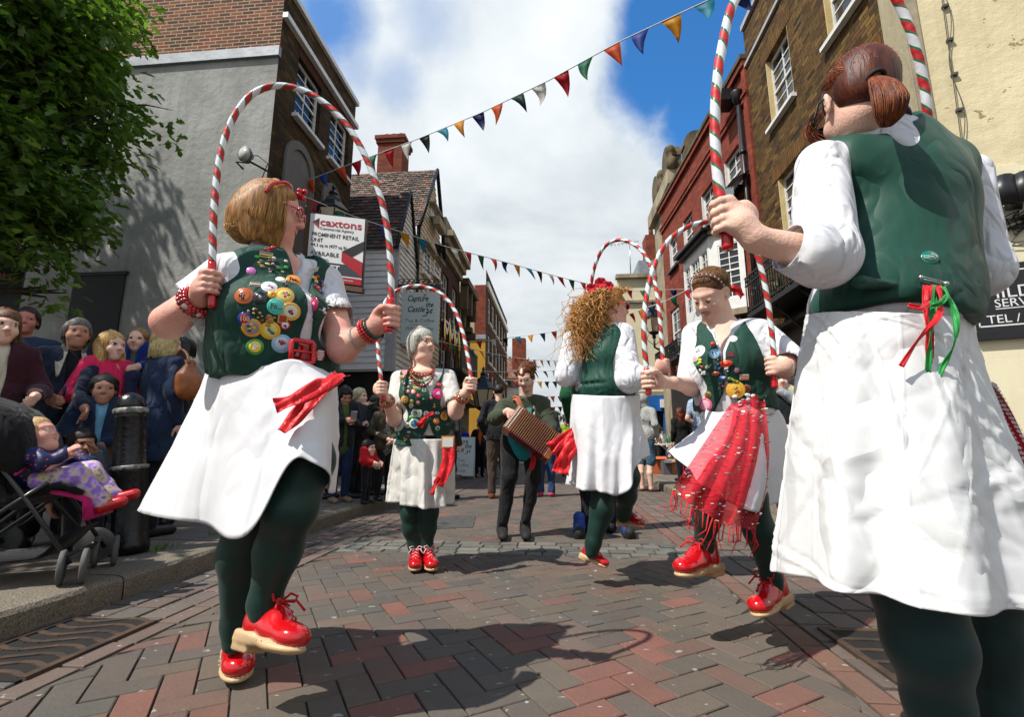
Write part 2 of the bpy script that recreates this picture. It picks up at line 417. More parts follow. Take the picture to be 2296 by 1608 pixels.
M['redtape'] = pm('glossy_red_tape', (.55, .006, .012), .2, .1, 30, .0015, 60, coat=.5)
M['redribbon'] = cloth('red_satin', (.58, .006, .012), .45, .003, 22, weave=False)
M['redlace'] = cloth('red_lace_cord', (.55, .012, .015), .7, .002, 60)
M['sole'] = pm('pale_wood', 'c4a57c', .5, .3, 6, .001, 40, stretch=(1, 1, 8))
M['black'] = pm('black_paint', (.012, .012, .013), .4, .3, 12, .002, 30)
M['rubber'] = pm('black_rubber', (.012, .012, .012), .75, .3, 20)
M['steel'] = pm('steel', (.6, .6, .6), .25, .1, 20, metal=1)
M['gold'] = pm('gold_metal', (.75, .5, .15), .25, .1, 20, metal=1)
M['hoop_w'] = pm('white_satin_tape', (.72, .72, .76), .3, .12, 40, .001, 90, coat=.2)
M['hoop_r'] = pm('red_felt_tape', (.52, .01, .018), .55, .15, 40, .001, 90)
M['hoop_g'] = pm('green_satin_tape', (.02, .16, .06), .3, .2, 40, .001, 90, coat=.2)
M['glass'] = pm('window_glass', (.012, .015, .018), .06, .5, .6, .004, 1.2, spec=.8)
M['wpaint'] = pm('white_paint', (.72, .72, .70), .5, .12, 6, .0015, 30)
M['wpaint_alias'] = M['wpaint']  # second key for the same white paint
M['stone'] = render_m('pale_stone', 'a89c84', '5d5548', st=.8)
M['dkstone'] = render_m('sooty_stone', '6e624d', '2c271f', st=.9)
M['lead'] = pm('lead_flashing', '8d939a', .55, .3, 3, .006, 8, metal=.2)
M['skin_a'] = skin_m('fair_skin_flushed', (.70, .40, .31), (.64, .20, .16), .55)
M['skin_b'] = skin_m('fair_skin', (.74, .49, .38), (.64, .28, .21), .35)
M['skin_c'] = skin_m('tan_skin', (.42, .22, .145), (.40, .13, .09), .35)
M['skin_red'] = skin_m('sunburnt_skin', (.48, .20, .15), (.5, .12, .09), .4)
M['lip'] = pm('lips', (.50, .23, .19), .4, .15, 30); M['liprd'] = pm('red_lipstick', (.45, .012, .025), .3, .1, 30)
M['eyew'] = pm('eye_white', (.62, .60, .58), .25, .05, 10); M['iris'] = pm('dark_iris', (.03, .02, .015), .2, .2, 10)
M['eyed'] = pm('dull_eye_white', (.20, .15, .13), .35, .2, 10); M['brow'] = pm('eyebrow', (.20, .12, .07), .8, .3, 50)  # eye white of the onlookers dulled so the eyes don't stare
M['shoe_tan'] = pm('tan_shoe', (.26, .17, .10), .6)
def cm(hexs, name='cloth', **k): return cloth(name, hexs, **k)
# ---------------------------------------------------------------- camera, sun, sky
cam = bpy.data.objects.new('camera', bpy.data.cameras.new('camera')); COL.objects.link(cam)
cam.data.sensor_width = 36; cam.data.lens = 36*FPX/2296; cam.data.clip_end = 2000; cam.data.clip_start = .05
cam.location = (0, 0, CAMH); cam.rotation_euler = (math.pi/2+TH, 0, 0); SC.camera = cam
sun_h = nrm(S(.82, .57)); EL = R_(55)
sd = np.array((sun_h[0]*math.cos(EL), sun_h[1]*math.cos(EL), -math.sin(EL)))
sl = bpy.data.lights.new('sun', 'SUN'); sl.energy = 5.0; sl.angle = R_(.55); sl.color = (1, .955, .88)
so = bpy.data.objects.new('sun', sl); COL.objects.link(so); so.rotation_euler = Vector(sd).to_track_quat('-Z', 'Y').to_euler()
so.location = (-20, -15, 30)
wd = bpy.data.worlds.new('World'); SC.world = wd; wd.use_nodes = True; nt = wd.node_tree; bg = nt.nodes['Background']
sky = nt.nodes.new('ShaderNodeTexSky'); sky.sky_type = 'NISHITA'; sky.sun_disc = False; sky.sun_elevation = EL
sky.sun_rotation = math.atan2(-sd[0], -sd[1]); sky.air_density = 1.0; sky.dust_density = .4; sky.ozone_density = 1.3
tc = nt.nodes.new('ShaderNodeTexCoord'); dirv = tc.outputs['Generated']
sp = nt.nodes.new('ShaderNodeSeparateXYZ'); nt.links.new(dirv, sp.inputs[0])
dz = math_(nt, 'ADD', math_(nt, 'MAXIMUM', sp.outputs[2], 0.), .22)
cb = nt.nodes.new('ShaderNodeCombineXYZ'); nt.links.new(math_(nt, 'DIVIDE', sp.outputs[0], dz), cb.inputs[0]); nt.links.new(math_(nt, 'DIVIDE', sp.outputs[1], dz), cb.inputs[1])
n1 = noise(nt, cb.outputs[0], 1.7, 7, .58, .25); n2 = noise(nt, cb.outputs[0], .9, 5, .5, .3)
blue = None
for (px, py, r, a, soft) in ((1580, 55, .135, 1., .05), (1480, 150, .075, 1., .05), (1560, 215, .03, .9, .03), (728, 30, .05, .9, .06), (775, 120, .028, .45, .05), (955, 40, .035, .4, .06), (890, 175, .022, .4, .05), (1700, 150, .16, 1., .05)):
 d = nrm(ray(px, py)); q = nt.nodes.new('ShaderNodeVectorMath'); q.operation = 'DISTANCE'; nt.links.new(dirv, q.inputs[0]); q.inputs[1].default_value = tuple(d)
 dd = math_(nt, 'ADD', q.outputs['Value'], math_(nt, 'MULTIPLY', math_(nt, 'SUBTRACT', n1, .5), .26))
 mr = nn(nt, 'ShaderNodeMapRange', _interpolation_type='SMOOTHSTEP'); nt.links.new(dd, mr.inputs[0])
 for i, v in ((1, r+soft), (2, max(0, r-soft*.5)), (3, 0), (4, a)): mr.inputs[i].default_value = v
 blue = mr.outputs[0] if blue is None else math_(nt, 'MAXIMUM', blue, mr.outputs[0])
mb_ = nn(nt, 'ShaderNodeMapRange', _interpolation_type='SMOOTHSTEP'); nt.links.new(math_(nt, 'ADD', sp.outputs[2], math_(nt, 'MULTIPLY', math_(nt, 'SUBTRACT', n2, .5), .5)), mb_.inputs[0])
for i, v in ((1, .74), (2, .92), (3, 0), (4, .92)): mb_.inputs[i].default_value = v
blue = math_(nt, 'MAXIMUM', blue, mb_.outputs[0])
cl = ramp(nt, n1, [(.30, (.47, .525, .56)), (.52, (.66, .705, .735)), (.72, (.82, .83, .84))])
hz = nn(nt, 'ShaderNodeMapRange'); nt.links.new(sp.outputs[2], hz.inputs[0])
for i, v in ((1, .05), (2, .6), (3, .86), (4, 1.08)): hz.inputs[i].default_value = v
hv = nt.nodes.new('ShaderNodeVectorMath'); hv.operation = 'SCALE'; nt.links.new(cl, hv.inputs[0]); nt.links.new(hz.outputs[0], hv.inputs['Scale'])
sk = nt.nodes.new('ShaderNodeVectorMath'); sk.operation = 'SCALE'; nt.links.new(sky.outputs[0], sk.inputs[0]); sk.inputs['Scale'].default_value = .125
nt.links.new(mix(nt, blue, hv.outputs[0], mix(nt, 1.0, sk.outputs[0], (.38, .98, 1.45), 'MULTIPLY')), bg.inputs[0]); bg.inputs[1].default_value = 1.0
vs = SC.view_settings; vs.view_transform = 'Standard'; vs.look = 'None'; vs.exposure = .3; vs.gamma = 1
SC.cycles.max_bounces = 5; SC.cycles.diffuse_bounces = 2; SC.cycles.glossy_bounces = 3; SC.cycles.transmission_bounces = 4; SC.cycles.transparent_max_bounces = 6
SC.cycles.caustics_reflective = False; SC.cycles.caustics_refractive = False; SC.cycles.sample_clamp_indirect = 4
# ---------------------------------------------------------------- road, pavements, kerbs
def vcol_mat(name, rough, n_amt, bmp, spec=.25):
 m, nt, b = nodes(name); b.inputs['Roughness'].default_value = rough; b.inputs['Specular IOR Level'].default_value = spec
 at = nt.nodes.new('ShaderNodeVertexColor'); at.layer_name = 'tile'
 v = coords(nt); c = mix(nt, ramp(nt, noise(nt, v, 7, 6, .65), [(.3, 0.), (.75, n_amt)]), at.outputs[0], (.045, .038, .033))
 c = mix(nt, ramp(nt, noise(nt, v, 120, 3, .6), [(.45, 0.), (.8, .35)]), c, (.02, .018, .016))
 c = mix(nt, ramp(nt, noise(nt, coords(nt, (1, 1.6, 1)), 16, 2, .5), [(.70, 0.), (.72, .8)]), c, (.40, .39, .37))   # droppings, gum
 c = mix(nt, ramp(nt, noise(nt, v, 1.3, 4), [(.30, .08), (.7, .5)]), c, (.135, .108, .088))
 nt.links.new(c, b.inputs['Base Color'])
 bump(nt, b, math_(nt, 'ADD', noise(nt, v, 40, 4, .6), math_(nt, 'MULTIPLY', noise(nt, v, 260, 2), .4)), bmp, .8); return m
def tiles(name, polys, mat):   # polys: list of (corner list in street coords, colour, z jitter)
 Vs = []; Fs = []; C = []
 for pts, col, (zt, tx, ty) in polys:
  c = np.mean(pts, 0); n = len(pts); b = len(Vs); ch = .004
  for q in pts:
   d = (q-c); Vs.append(S(q[0], q[1], -.012))
  for q in pts: Vs.append(S(q[0]+(c[0]-q[0])*.012, q[1]+(c[1]-q[1])*.012, zt-.003+tx*(q[0]-c[0])+ty*(q[1]-c[1])))
  for q in pts:
   d = c-q; L = np.linalg.norm(d); q2 = q+d/L*ch*1.6; Vs.append(S(q2[0], q2[1], zt+tx*(q[0]-c[0])+ty*(q[1]-c[1])))
  for k in (0, n):
   for i in range(n): Fs.append((b+k+i, b+k+(i+1) % n, b+k+n+(i+1) % n, b+k+n+i))
  Fs.append(tuple(b+2*n+i for i in range(n))); C += [col]*(2*n+1)
 me = meshdata(name, Vs, Fs); ca = me.color_attributes.new('tile', 'FLOAT_COLOR', 'CORNER'); buf = []
 for p, c in zip(me.polygons, C): buf += list(c+(1,))*p.loop_total
 ca.data.foreach_set('color', buf)
 o = link(name, me, mat); tag(o, kind='structure'); return o
PAL = [(.118, .094, .074), (.105, .088, .072), (.092, .082, .070), (.135, .096, .075), (.078, .079, .070), (.20, .078, .058), (.235, .085, .064), (.155, .082, .064), (.066, .068, .064)]
PW = [30, 26, 20, 14, 8, 4.5, 2.5, 8, 4]
BR = PAL
def pick(near=0): return rnd.choices(PAL, [w*(4.0 if (near and i in (5, 6, 7)) else 1) for i, w in enumerate(PW)])[0]
def jit(c, a=.12): k = 1+rnd.uniform(-a, a); return tuple(x*k*(1+rnd.uniform(-.04, .04)) for x in c)
def zj(a=.0015): return (rnd.uniform(-a, a), rnd.uniform(-.008, .008), rnd.uniform(-.008, .008))
mroad = vcol_mat('clay_paver', .78, .35, .004)
w = .107; g = .0022; polys = []; ang = R_(33); ca_, sa_ = math.cos(ang), math.sin(ang)
def inside(u, v): return -1.74 < u < .98 and .2 < v < 24 and not (3.76 < v < 4.3)
for i in range(-140, 230):
 for j in range(-160, 160):
  mm = (i-j) % 4
  if mm == 0: x0, y0, x1, y1 = i, j, i+2, j+1
  elif mm == 3: x0, y0, x1, y1 = i, j, i+1, j+2
  else: continue
  pts = [np.array(((x*w)*ca_-(y*w)*sa_, (x*w)*sa_+(y*w)*ca_)) for x, y in ((x0+g/w, y0+g/w), (x1-g/w, y0+g/w), (x1-g/w, y1-g/w), (x0+g/w, y1-g/w))]
  c = np.mean(pts, 0)
  if not (-1.9 < c[0] < 1.14 and .1 < c[1] < 24): continue
  pts = [np.array((min(max(q[0], -1.735), .955), q[1])) for q in pts]
  if 3.6 < c[1] < 4.45: pts = [np.array((q[0], min(q[1], 3.79) if c[1] < 4.02 else max(q[1], 4.27))) for q in pts]
  a = 0
  for k in range(4): a += pts[k][0]*pts[(k+1) % 4][1]-pts[(k+1) % 4][0]*pts[k][1]
  if a/2 < w*w*.25: continue
  polys.append((pts, jit(pick(c[1]+rnd.gauss(0, .5) < 2.35)), zj()))
# single brick line along the right of the carpet
v = .2
while v < 22:
 for u0, colr in ((.962, (.19, .082, .058)), (-1.85, (.15, .10, .08))):
  L = .225; polys.append(([np.array(q) for q in ((u0+.002, v+.003), (u0+.10, v+.003), (u0+.10, v+L-.003), (u0+.002, v+L-.003))], jit(colr), zj()))
 v += .228
tag(tiles('road', polys, mroad), 'herringbone clay paving of the street')
mset = vcol_mat('granite_sett', .82, .4, .008)
polys = []
def setts(u0, u1, v0, v1, du, dv, cols, along=True):
 rows = int(round((u1-u0)/du))
 for r in range(rows):
  v = v0-rnd.uniform(0, dv)
  while v < v1:
   L = dv*rnd.uniform(.75, 1.2); a = u0+r*(u1-u0)/rows; b = a+(u1-u0)/rows; e = .006
   v2 = min(v+L, v1)
   if v2-v > .04: polys.append(([np.array((a+e+rnd.uniform(0, .006), max(v, v0)+e)), np.array((b-e, max(v, v0)+e+rnd.uniform(0, .006))), np.array((b-e-rnd.uniform(0, .006), v2-e)), np.array((a+e, v2-e))], jit(rnd.choice(cols), .2), zj(.004)))
   v += L
GR = [(.16, .105, .085), (.15, .115, .095), (.19, .12, .095), (.13, .10, .085), (.10, .09, .08)]
setts(-2.30, -1.855, .3, 22, .148, .19, GR)
setts(1.07, 1.86, .3, 22, .158, .21, GR)
for r in range(4):
 u = -1.85
 while u < 1.05:
  L = rnd.uniform(.11, .2); v0 = 3.80+r*.117
  if not (u < -1.74 and False): polys.append(([np.array((u+.006, v0+.006)), np.array((min(u+L, 1.05)-.006, v0+.006+rnd.uniform(0, .006))), np.array((min(u+L, 1.05)-.006, v0+.11)), np.array((u+.006, v0+.11-rnd.uniform(0, .006)))], jit(rnd.choice([(.12, .125, .11), (.16, .165, .145), (.09, .1, .09), (.19, .19, .16)]), .15), zj(.005)))
  u += L
tag(tiles('road_setts', polys, mset), 'granite sett channels and band of the street')
def sheet_obj(name, pts, z, mat, label):
 o = MB(); o.add([S(u, v, z) for u, v in pts], [tuple(range(len(pts)))]); return tag(o.build(name, mat), label, kind='structure')
sheet_obj('ground', [(-400, -60), (400, -60), (400, 900), (-400, 900)], -.03, pm('far_ground', (.09, .08, .07), .9, .3, .5), 'ground under and beyond the street')
sheet_obj('road_bed', [(-2.35, -6), (1.95, -6), (1.95, 120), (-2.35, 120)], -.0085, pm('paver_joint_sand', (.030, .025, .020), .95, .4, 20, .003, 80, col2=(.06, .05, .04)), 'sandy joints under the street paving')
polys = []
for k in range(90):
 for u in np.arange(-1.74, .95, .23): polys.append(([np.array(q) for q in ((u, 24+k*.25), (u+.226, 24+k*.25), (u+.226, 24+k*.25+.246), (u, 24+k*.25+.246))], jit(pick()), (0, 0, 0)))
tag(tiles('far_road', polys, mroad), 'far end of the street paving')
# pavements: flagstones
mflag = vcol_mat('york_flagstone', .85, .5, .006)
def flags(u0, u1, v0, v1, z, name, label, cols):
 polys = []; u = u0
 while u < u1-.05:
  du = min(rnd.uniform(.5, .75), u1-u); v = v0-rnd.uniform(0, .5)
  while v < v1:
   L = rnd.uniform(.5, 1.0); a = max(v, v0)
   if v+L > v0: polys.append(([np.array(q) for q in ((u+.004, a+.004), (u+du-.004, a+.004), (u+du-.004, v+L-.004), (u+.004, v+L-.004))], jit(rnd.choice(cols), .12), (z+rnd.uniform(-.002, .002), 0, 0)))
   v += L
  u += du
 return tag(tiles(name, polys, mflag), label)
FC = [(.20, .175, .145), (.23, .20, .165), (.17, .15, .13), (.25, .215, .17)]
flags(-5.6, -2.61, .3, 30, .12, 'pavement', 'flagstone pavement on the left of the street', FC)
flags(2.21, 4.7, .3, 30, .12, 'pavement', 'flagstone pavement on the right of the street', FC)
flags(-13, -5.6, .3, 7.3, .12, 'pavement', 'paved forecourt under the tree', FC)
sheet_obj('pavement_bed', [(-13, -6), (-2.5, -6), (-2.5, 60), (-13, 60)], .105, pm('pavement_joint', (.07, .06, .05), .95, .3, 20), 'bedding under the left pavement')
sheet_obj('pavement_bed', [(2.1, -6), (14, -6), (14, 60), (2.1, 60)], .105, pm('pavement_joint', (.07, .06, .05), .95, .3, 20), 'bedding under the right pavement')
mk, nt, b = nodes('granite_kerb'); b.inputs['Roughness'].default_value = .85
v_ = coords(nt); nt.links.new(mix(nt, ramp(nt, noise(nt, v_, 140, 3, .7), [(.38, 0.), (.62, 1.)]), mix(nt, ramp(nt, noise(nt, v_, 2, 4), [(.3, 0.), (.7, 1.)]), (.20, .165, .115), (.28, .235, .165)), (.085, .07, .055)), b.inputs['Base Color'])
bump(nt, b, math_(nt, 'ADD', noise(nt, v_, 60, 4, .7), noise(nt, v_, 12, 3)), .012, 1)
def kerb(u0, u1, face, name, label, bend=None):
 mb = MB(); v = -.2; rr = random.Random(3 if face > 0 else 4)
 while v < 34:
  L = rr.uniform(.85, 1.15); n = 8 if v < 9 else 2; G = []
  prof = [(0, -.02), (.002, .06), (.004, .098), (.018, .116), (.045, .1215), (.15, .1225), (.305, .122), (.31, .10)]
  for i in range(n+1):
   vv = v+.004+(L-.008)*i/n; row = []
   for k, (x, z) in enumerate(prof):
    e = 0 if (k == 0 or k > 5) else rr.uniform(-.004, .004)
    edge = .006 if i in (0, n) else 0
    x2 = x+e+edge; u = (u0-x2) if face > 0 else (u0+x2)
    if bend: u += bend(vv)
    row.append(S(u, vv, z+(e*.6 if k in (3, 4, 5) else 0)-edge*.5))
   G.append(row if face > 0 else row[::-1])
  mb.sheet(G, 0, smooth=False); v += L
 return tag(mb.build(name, mk), label, kind='structure')
kerb(-2.30, 0, 1, 'kerb', 'rough granite kerb along the left pavement')
kerb(1.87, 0, -1, 'kerb', 'granite kerb along the right pavement')
# gully grates, manhole, cover
iron = pm('rusty_cast_iron', (.10, .062, .04), .6, .5, 10, .003, 60, metal=.3, col2=(.045, .035, .03))
def grate(c, L, Wd, ang, name, label, bars=7, curved=True):
 mb = MB(); ca, sa = math.cos(ang), math.sin(ang)
 P = lambda x, y, z=.012: S(c[0]+x*ca-y*sa, c[1]+x*sa+y*ca, z)
 def rail(a, b, wd, h=.02):
  a = np.array(P(*a)); b = np.array(P(*b)); d = nrm(b-a); n = np.cross((0, 0, 1), d)*wd/2; z = np.array((0, 0, h))
  mb.add([a-n-z, a+n-z, a+n, a-n, b-n-z, b+n-z, b+n, b-n], [(0, 1, 2, 3), (4, 7, 6, 5), (0, 4, 5, 1), (1, 5, 6, 2), (2, 6, 7, 3), (3, 7, 4, 0)])
 rail((-L/2, -Wd/2), (L/2, -Wd/2), .03); rail((-L/2, Wd/2), (L/2, Wd/2), .03)
 for i in range(bars):
  x = -L/2+.012+(L-.024)*i/(bars-1); pts = [P(x+(.03*math.sin(math.pi*t*2)*curved), -Wd/2+.015+(Wd-.03)*t) for t in np.linspace(0, 1, 7)]
  for a, b in zip(pts[:-1], pts[1:]):
   d = nrm(np.array(b)-np.array(a)); n = np.cross((0, 0, 1), d)*.012; z = np.array((0, 0, .03)); a = np.array(a)-(0, 0, .002); b = np.array(b)-(0, 0, .002)
   mb.add([a-n-z, a+n-z, a+n, a-n, b-n-z, b+n-z, b+n, b-n], [(0, 1, 2, 3), (4, 7, 6, 5), (0, 4, 5, 1), (1, 5, 6, 2), (2, 6, 7, 3), (3, 7, 4, 0)])
 o = mb.build(name, iron); tag(o, label, 'drain grate'); return o
def patch(pts, z, col, name, label, cat):
 mb = MB(); c = np.mean(pts, 0); mb.add([S(p[0], p[1], z) for p in pts]+[S(p[0], p[1], z-.02) for p in pts], [tuple(range(len(pts)))]+[(i, i+len(pts), (i+1) % len(pts)+len(pts), (i+1) % len(pts)) for i in range(len(pts))])
 o = mb.build(name, col); return tag(o, label, cat) if cat else tag(o, label, kind='structure')
dark = pm('pit_shade', (.01, .009, .008), .9, .2)  # near-black colour of flat sheets, painting the shade inside the drains
patch([(-2.27, 1.66), (-1.86, 1.66), (-1.86, 2.26), (-2.27, 2.26)], .0045, dark, 'gully_shade', 'flat black sheet painting the shade under the left drain', None)
grate((-2.06, 1.96), .56, .40, math.pi/2, 'drain_grate', 'rusty slotted drain grate in the gutter beside the left kerb', 8)
patch([(1.14, 1.5), (1.80, 1.5), (1.80, 2.45), (1.14, 2.45)], .0045, dark, 'gully_shade', 'flat black sheet painting the shade under the right drain', None)
grate((1.31, 1.98), .9, .33, math.pi/2, 'drain_grate', 'long iron slotted drain grate behind the ponytailed dancer, left half', 9, False)
grate((1.64, 1.98), .9, .31, math.pi/2, 'drain_grate', 'iron slotted drain grate behind the ponytailed dancer, half nearer the right kerb', 9, False)
patch([(-1.55, 4.75), (-.85, 4.95), (-.95, 5.75), (-1.6, 5.55)], .006, pm('iron_cover', (.085, .08, .072), .6, .4, 14, .006, 40), 'manhole_cover', 'square iron manhole cover in the paving between the short-haired dancer and the accordion player', 'manhole cover')
mc = MB()
for i in range(9):
 for j in range(5): mc.obox(S(-3.35+i*.035, 4.35+j*.04, .1235), np.eye(3), (.012, .014, .004))
tag(mc.build('access_cover', iron), 'small rusty cover set in the pavement behind the black bollard', 'access cover')
gr = MB()
for c0, n in (((-2.64, 3.17), 60), ((-2.66, 3.75), 40), ((-2.66, 4.05), 22)):
 for k in range(n):
  u, v = c0[0]+rnd.gauss(0, .035), c0[1]+rnd.gauss(0, .07); h = rnd.uniform(.02, .06); a = rnd.uniform(0, 6.3); p = S(u, v, .12); q = p+np.array((math.cos(a)*h*.6, math.sin(a)*h*.6, h)); e = np.array((-math.sin(a), math.cos(a), 0))*.0035
  gr.add([p-e, p+e, q], [(0, 1, 2)])
tag(gr.build('grass_tufts', pm('weed_grass', (.10, .20, .02), .6, .4, 30)), 'tufts of grass growing behind the kerb beside the bollard', 'grass', kind='stuff')
# ---------------------------------------------------------------- buildings
class Wall:
 """a wall plane: s along p0->p1 (street frame), n outward, z up"""
 def __init__(w, bld, p0, p1, out):
  w.b = bld; w.p0 = np.array(p0, float); w.p1 = np.array(p1, float); w.L = float(np.hypot(*(w.p1-w.p0)))
  a = S(*p0); c = S(*p1); w.rz = math.atan2(c[1]-a[1], c[0]-a[0]); w.org = a; w.out = out
 def put(w, o, parent=None):
  o.parent = parent or w.b
  if parent is None:
   o.location = tuple(w.org-np.array(w.b.location)); o.rotation_euler = (0, 0, w.rz)
  return o
 def mesh(w, name, mb, mats, parent=None):
  V = [(v[0], v[1]*w.out, v[2]) for v in mb.V]; F = mb.F if w.out > 0 else [f[::-1] for f in mb.F]
  me = bpy.data.meshes.new(name); me.from_pydata(V, [], F); me.polygons.foreach_set('material_index', np.array(mb.M, np.int32))
  me.polygons.foreach_set('use_smooth', np.array(mb.Sm, bool)); me.update()
  return w.put(link(name, me, mats), parent)
 def px(w, a, b): return onplane(a, b, w.p0, w.p1)
 def rect(w, tl, br):
  s0, z1 = w.px(*tl); s1, z0 = w.px(*br); return (min(s0, s1), max(s0, s1), min(z0, z1), max(z0, z1))
 def wall(w, z0, z1, mat, holes=(), top=None, rev=.12, s0=0, s1=None, name='wall', thick=.0):
  s1 = w.L if s1 is None else s1
  xs = sorted({s0, s1}|{h[0] for h in holes}|{h[1] for h in holes}); zs = sorted({z0, z1}|{h[2] for h in holes}|{h[3] for h in holes})
  mb = MB()
  for a, b in zip(xs[:-1], xs[1:]):
   for c, d in zip(zs[:-1], zs[1:]):
    x, z = (a+b)/2, (c+d)/2
    if any(h[0] < x < h[1] and h[2] < z < h[3] for h in holes): continue
    mb.add([(a, 0, c), (b, 0, c), (b, 0, d), (a, 0, d)], [(0, 1, 2, 3)])
  for a, b, c, d in holes:
   mb.add([(a, 0, c), (b, 0, c), (b, 0, d), (a, 0, d), (a, -rev, c), (b, -rev, c), (b, -rev, d), (a, -rev, d)], [(0, 4, 5, 1), (1, 5, 6, 2), (2, 6, 7, 3), (3, 7, 4, 0)])
  if top: mb.add([(p[0], 0, p[1]) for p in top], [tuple(range(len(top)))])
  return w.mesh(name, mb, mat)
 def window(w, h, cols=2, rows=2, rev=.12, sill='wpaint', frame='wpaint', sash=True, fw=.05, bw=.022, glass='glass', sillw=.12):
  a, b, c, d = h; mb = MB(); n1 = -rev+.05
  fr = mb.box
  fr((a, -rev, c), (a+fw, n1, d)); fr((b-fw, -rev, c), (b, n1, d)); fr((a+fw, -rev, d-fw), (b-fw, n1, d)); fr((a+fw, -rev, c), (b-fw, n1, c+fw))
  m_ = (c+d)/2; halves = [(c+fw, m_, -.012), (m_, d-fw, 0)] if sash else [(c+fw, d-fw, 0)]
  if sash: fr((a+fw, -rev, m_-.022), (b-fw, n1-.004, m_+.022))
  for (z0, z1, off) in halves:
   for i in range(1, cols): x = a+fw+(b-a-2*fw)*i/cols; fr((x-bw/2, -rev+.005, z0), (x+bw/2, n1-.012+off, z1))
   for i in range(1, rows): z = z0+(z1-z0)*i/rows; fr((a+fw, -rev+.004, z-bw/2), (b-fw, n1-.014+off, z+bw/2))
  o = w.mesh('window', mb, M[frame])
  g = MB(); g.add([(a, -rev+.012, c), (b, -rev+.012, c), (b, -rev+.012, d), (a, -rev+.012, d)], [(0, 1, 2, 3)])
  w.mesh('pane', g, M[glass], o)
  if sill:
   s = MB(); s.box((a-.08, -rev, c-.075), (b+.08, sillw, c-.003)); w.mesh('sill', s, M[sill], o)
  return o
 def boxes(w, name, L, mat, parent=None):
  if len(L) > 1 and name in ('lintel', 'reveal_jamb', 'cornice', 'coping', 'string_course', 'parapet_coping', 'bay_cornice', 'shopfront_cornice', 'cornice_moulding', 'hood', 'bay_roof', 'parapet', 'shop_front'):
   for q in L: w.boxes(name, [q], mat, parent)
   return
  mb = MB()
  for q in L: mb.box((q[0], q[2], q[4]), (q[1], q[3], q[5]))
  return w.mesh(name, mb, mat, parent)
 def boards(w, z0, z1, s_of, pitch, mat, name='weatherboards'):
  mb = MB(); z = z0; rr = random.Random(5)
  while z < z1-.01:
   zt = min(z+pitch, z1); a0, b0 = s_of(z); a1, b1 = s_of(zt); j = rr.uniform(-.004, .004); k = rr.uniform(-.006, .006)
   if b0 > a0:
    mb.add([(a0, .034+j, z+k), (b0, .034-j, z-k), (b1, .008, zt+.01), (a1, .008, zt+.01), (a0, 0, z+k), (b0, 0, z-k)], [(0, 1, 2, 3), (4, 5, 1, 0)])
   z = zt
  return w.mesh(name, mb, mat)
def bld(name, label, u, v): return thing(name, label, 'building', S(u, v, 0))
zA = Z(780, 150, 2.9235); z6 = Z(1030, 430, 3.2156); zB = Z(1250, 700, 2.9244); zR = Z(1900, 0, 1.7871); zR2 = Z(1900, 550, 2.9244)
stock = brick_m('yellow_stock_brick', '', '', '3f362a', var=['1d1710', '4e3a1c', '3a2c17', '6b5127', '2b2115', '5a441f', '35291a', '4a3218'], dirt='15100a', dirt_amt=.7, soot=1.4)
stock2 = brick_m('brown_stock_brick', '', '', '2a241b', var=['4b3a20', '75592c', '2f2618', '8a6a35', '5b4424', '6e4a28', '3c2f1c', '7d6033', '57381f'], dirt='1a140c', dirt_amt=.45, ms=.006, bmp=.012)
redbr = brick_m('red_brick', '', '', '7a4a3c', var=['8e4232', '7a3628', '9c4c38', '6d342a', '8a4434', '7f3c2e'], dirt='4a1c14', dirt_amt=.35, ms=.005)
oldred = brick_m('old_red_brick', '', '', 'a8967a', var=['7c3b28', '8c4630', '4a2a20', '9a523a', '6a3a2a', '3e2a24', '84492f', '8a5a3a'], dirt='35251c', dirt_amt=.3, ms=.012, soot=1.0, w=.235)
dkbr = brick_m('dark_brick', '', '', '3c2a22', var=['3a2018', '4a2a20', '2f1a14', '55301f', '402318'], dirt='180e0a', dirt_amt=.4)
farred = brick_m('far_red_brick', '', '', '7a5242', var=['7c3a2a', '8c4430', '6a3024', '9a4e38'], dirt='3a2018', dirt_amt=.3)
grey_r = render_m('grey_render', 'a2a29f', '74746e', st=.75, bmp=.02)
M['greyarch'] = pm('grey_paint_render', '6d6a66', .85, .15, 4, .004, 20)
cream = render_m('cream_peeling_paint', 'd2c5a2', 'a89a78', patch='9c8658', st=.6, bmp=.014, peel=.02)
cream2 = render_m('cream_render', 'd8cfb2', 'b3a988', st=.4, bmp=.004)
ochre = render_m('ochre_render', 'b58a35', '8f6a25', st=.4, bmp=.004)
wood_w = stripe_rows('grey_painted_boards', 'e2e2e4', 'd2d2d6', .14, amt=.15); wood_d = stripe_rows('weathered_boards', 'dccdae', 'b8a888', .14, dirt='4a4032', amt=.6)
M['blackpaint'] = pm('black_shopfront', (.012, .012, .013), .35, .3, 6)
M['greyp'] = pm('grey_paint', 'a8a8aa', .6, .15, 5)
M['blue'] = pm('blue_paint', '1b5fa8', .5, .15, 4)
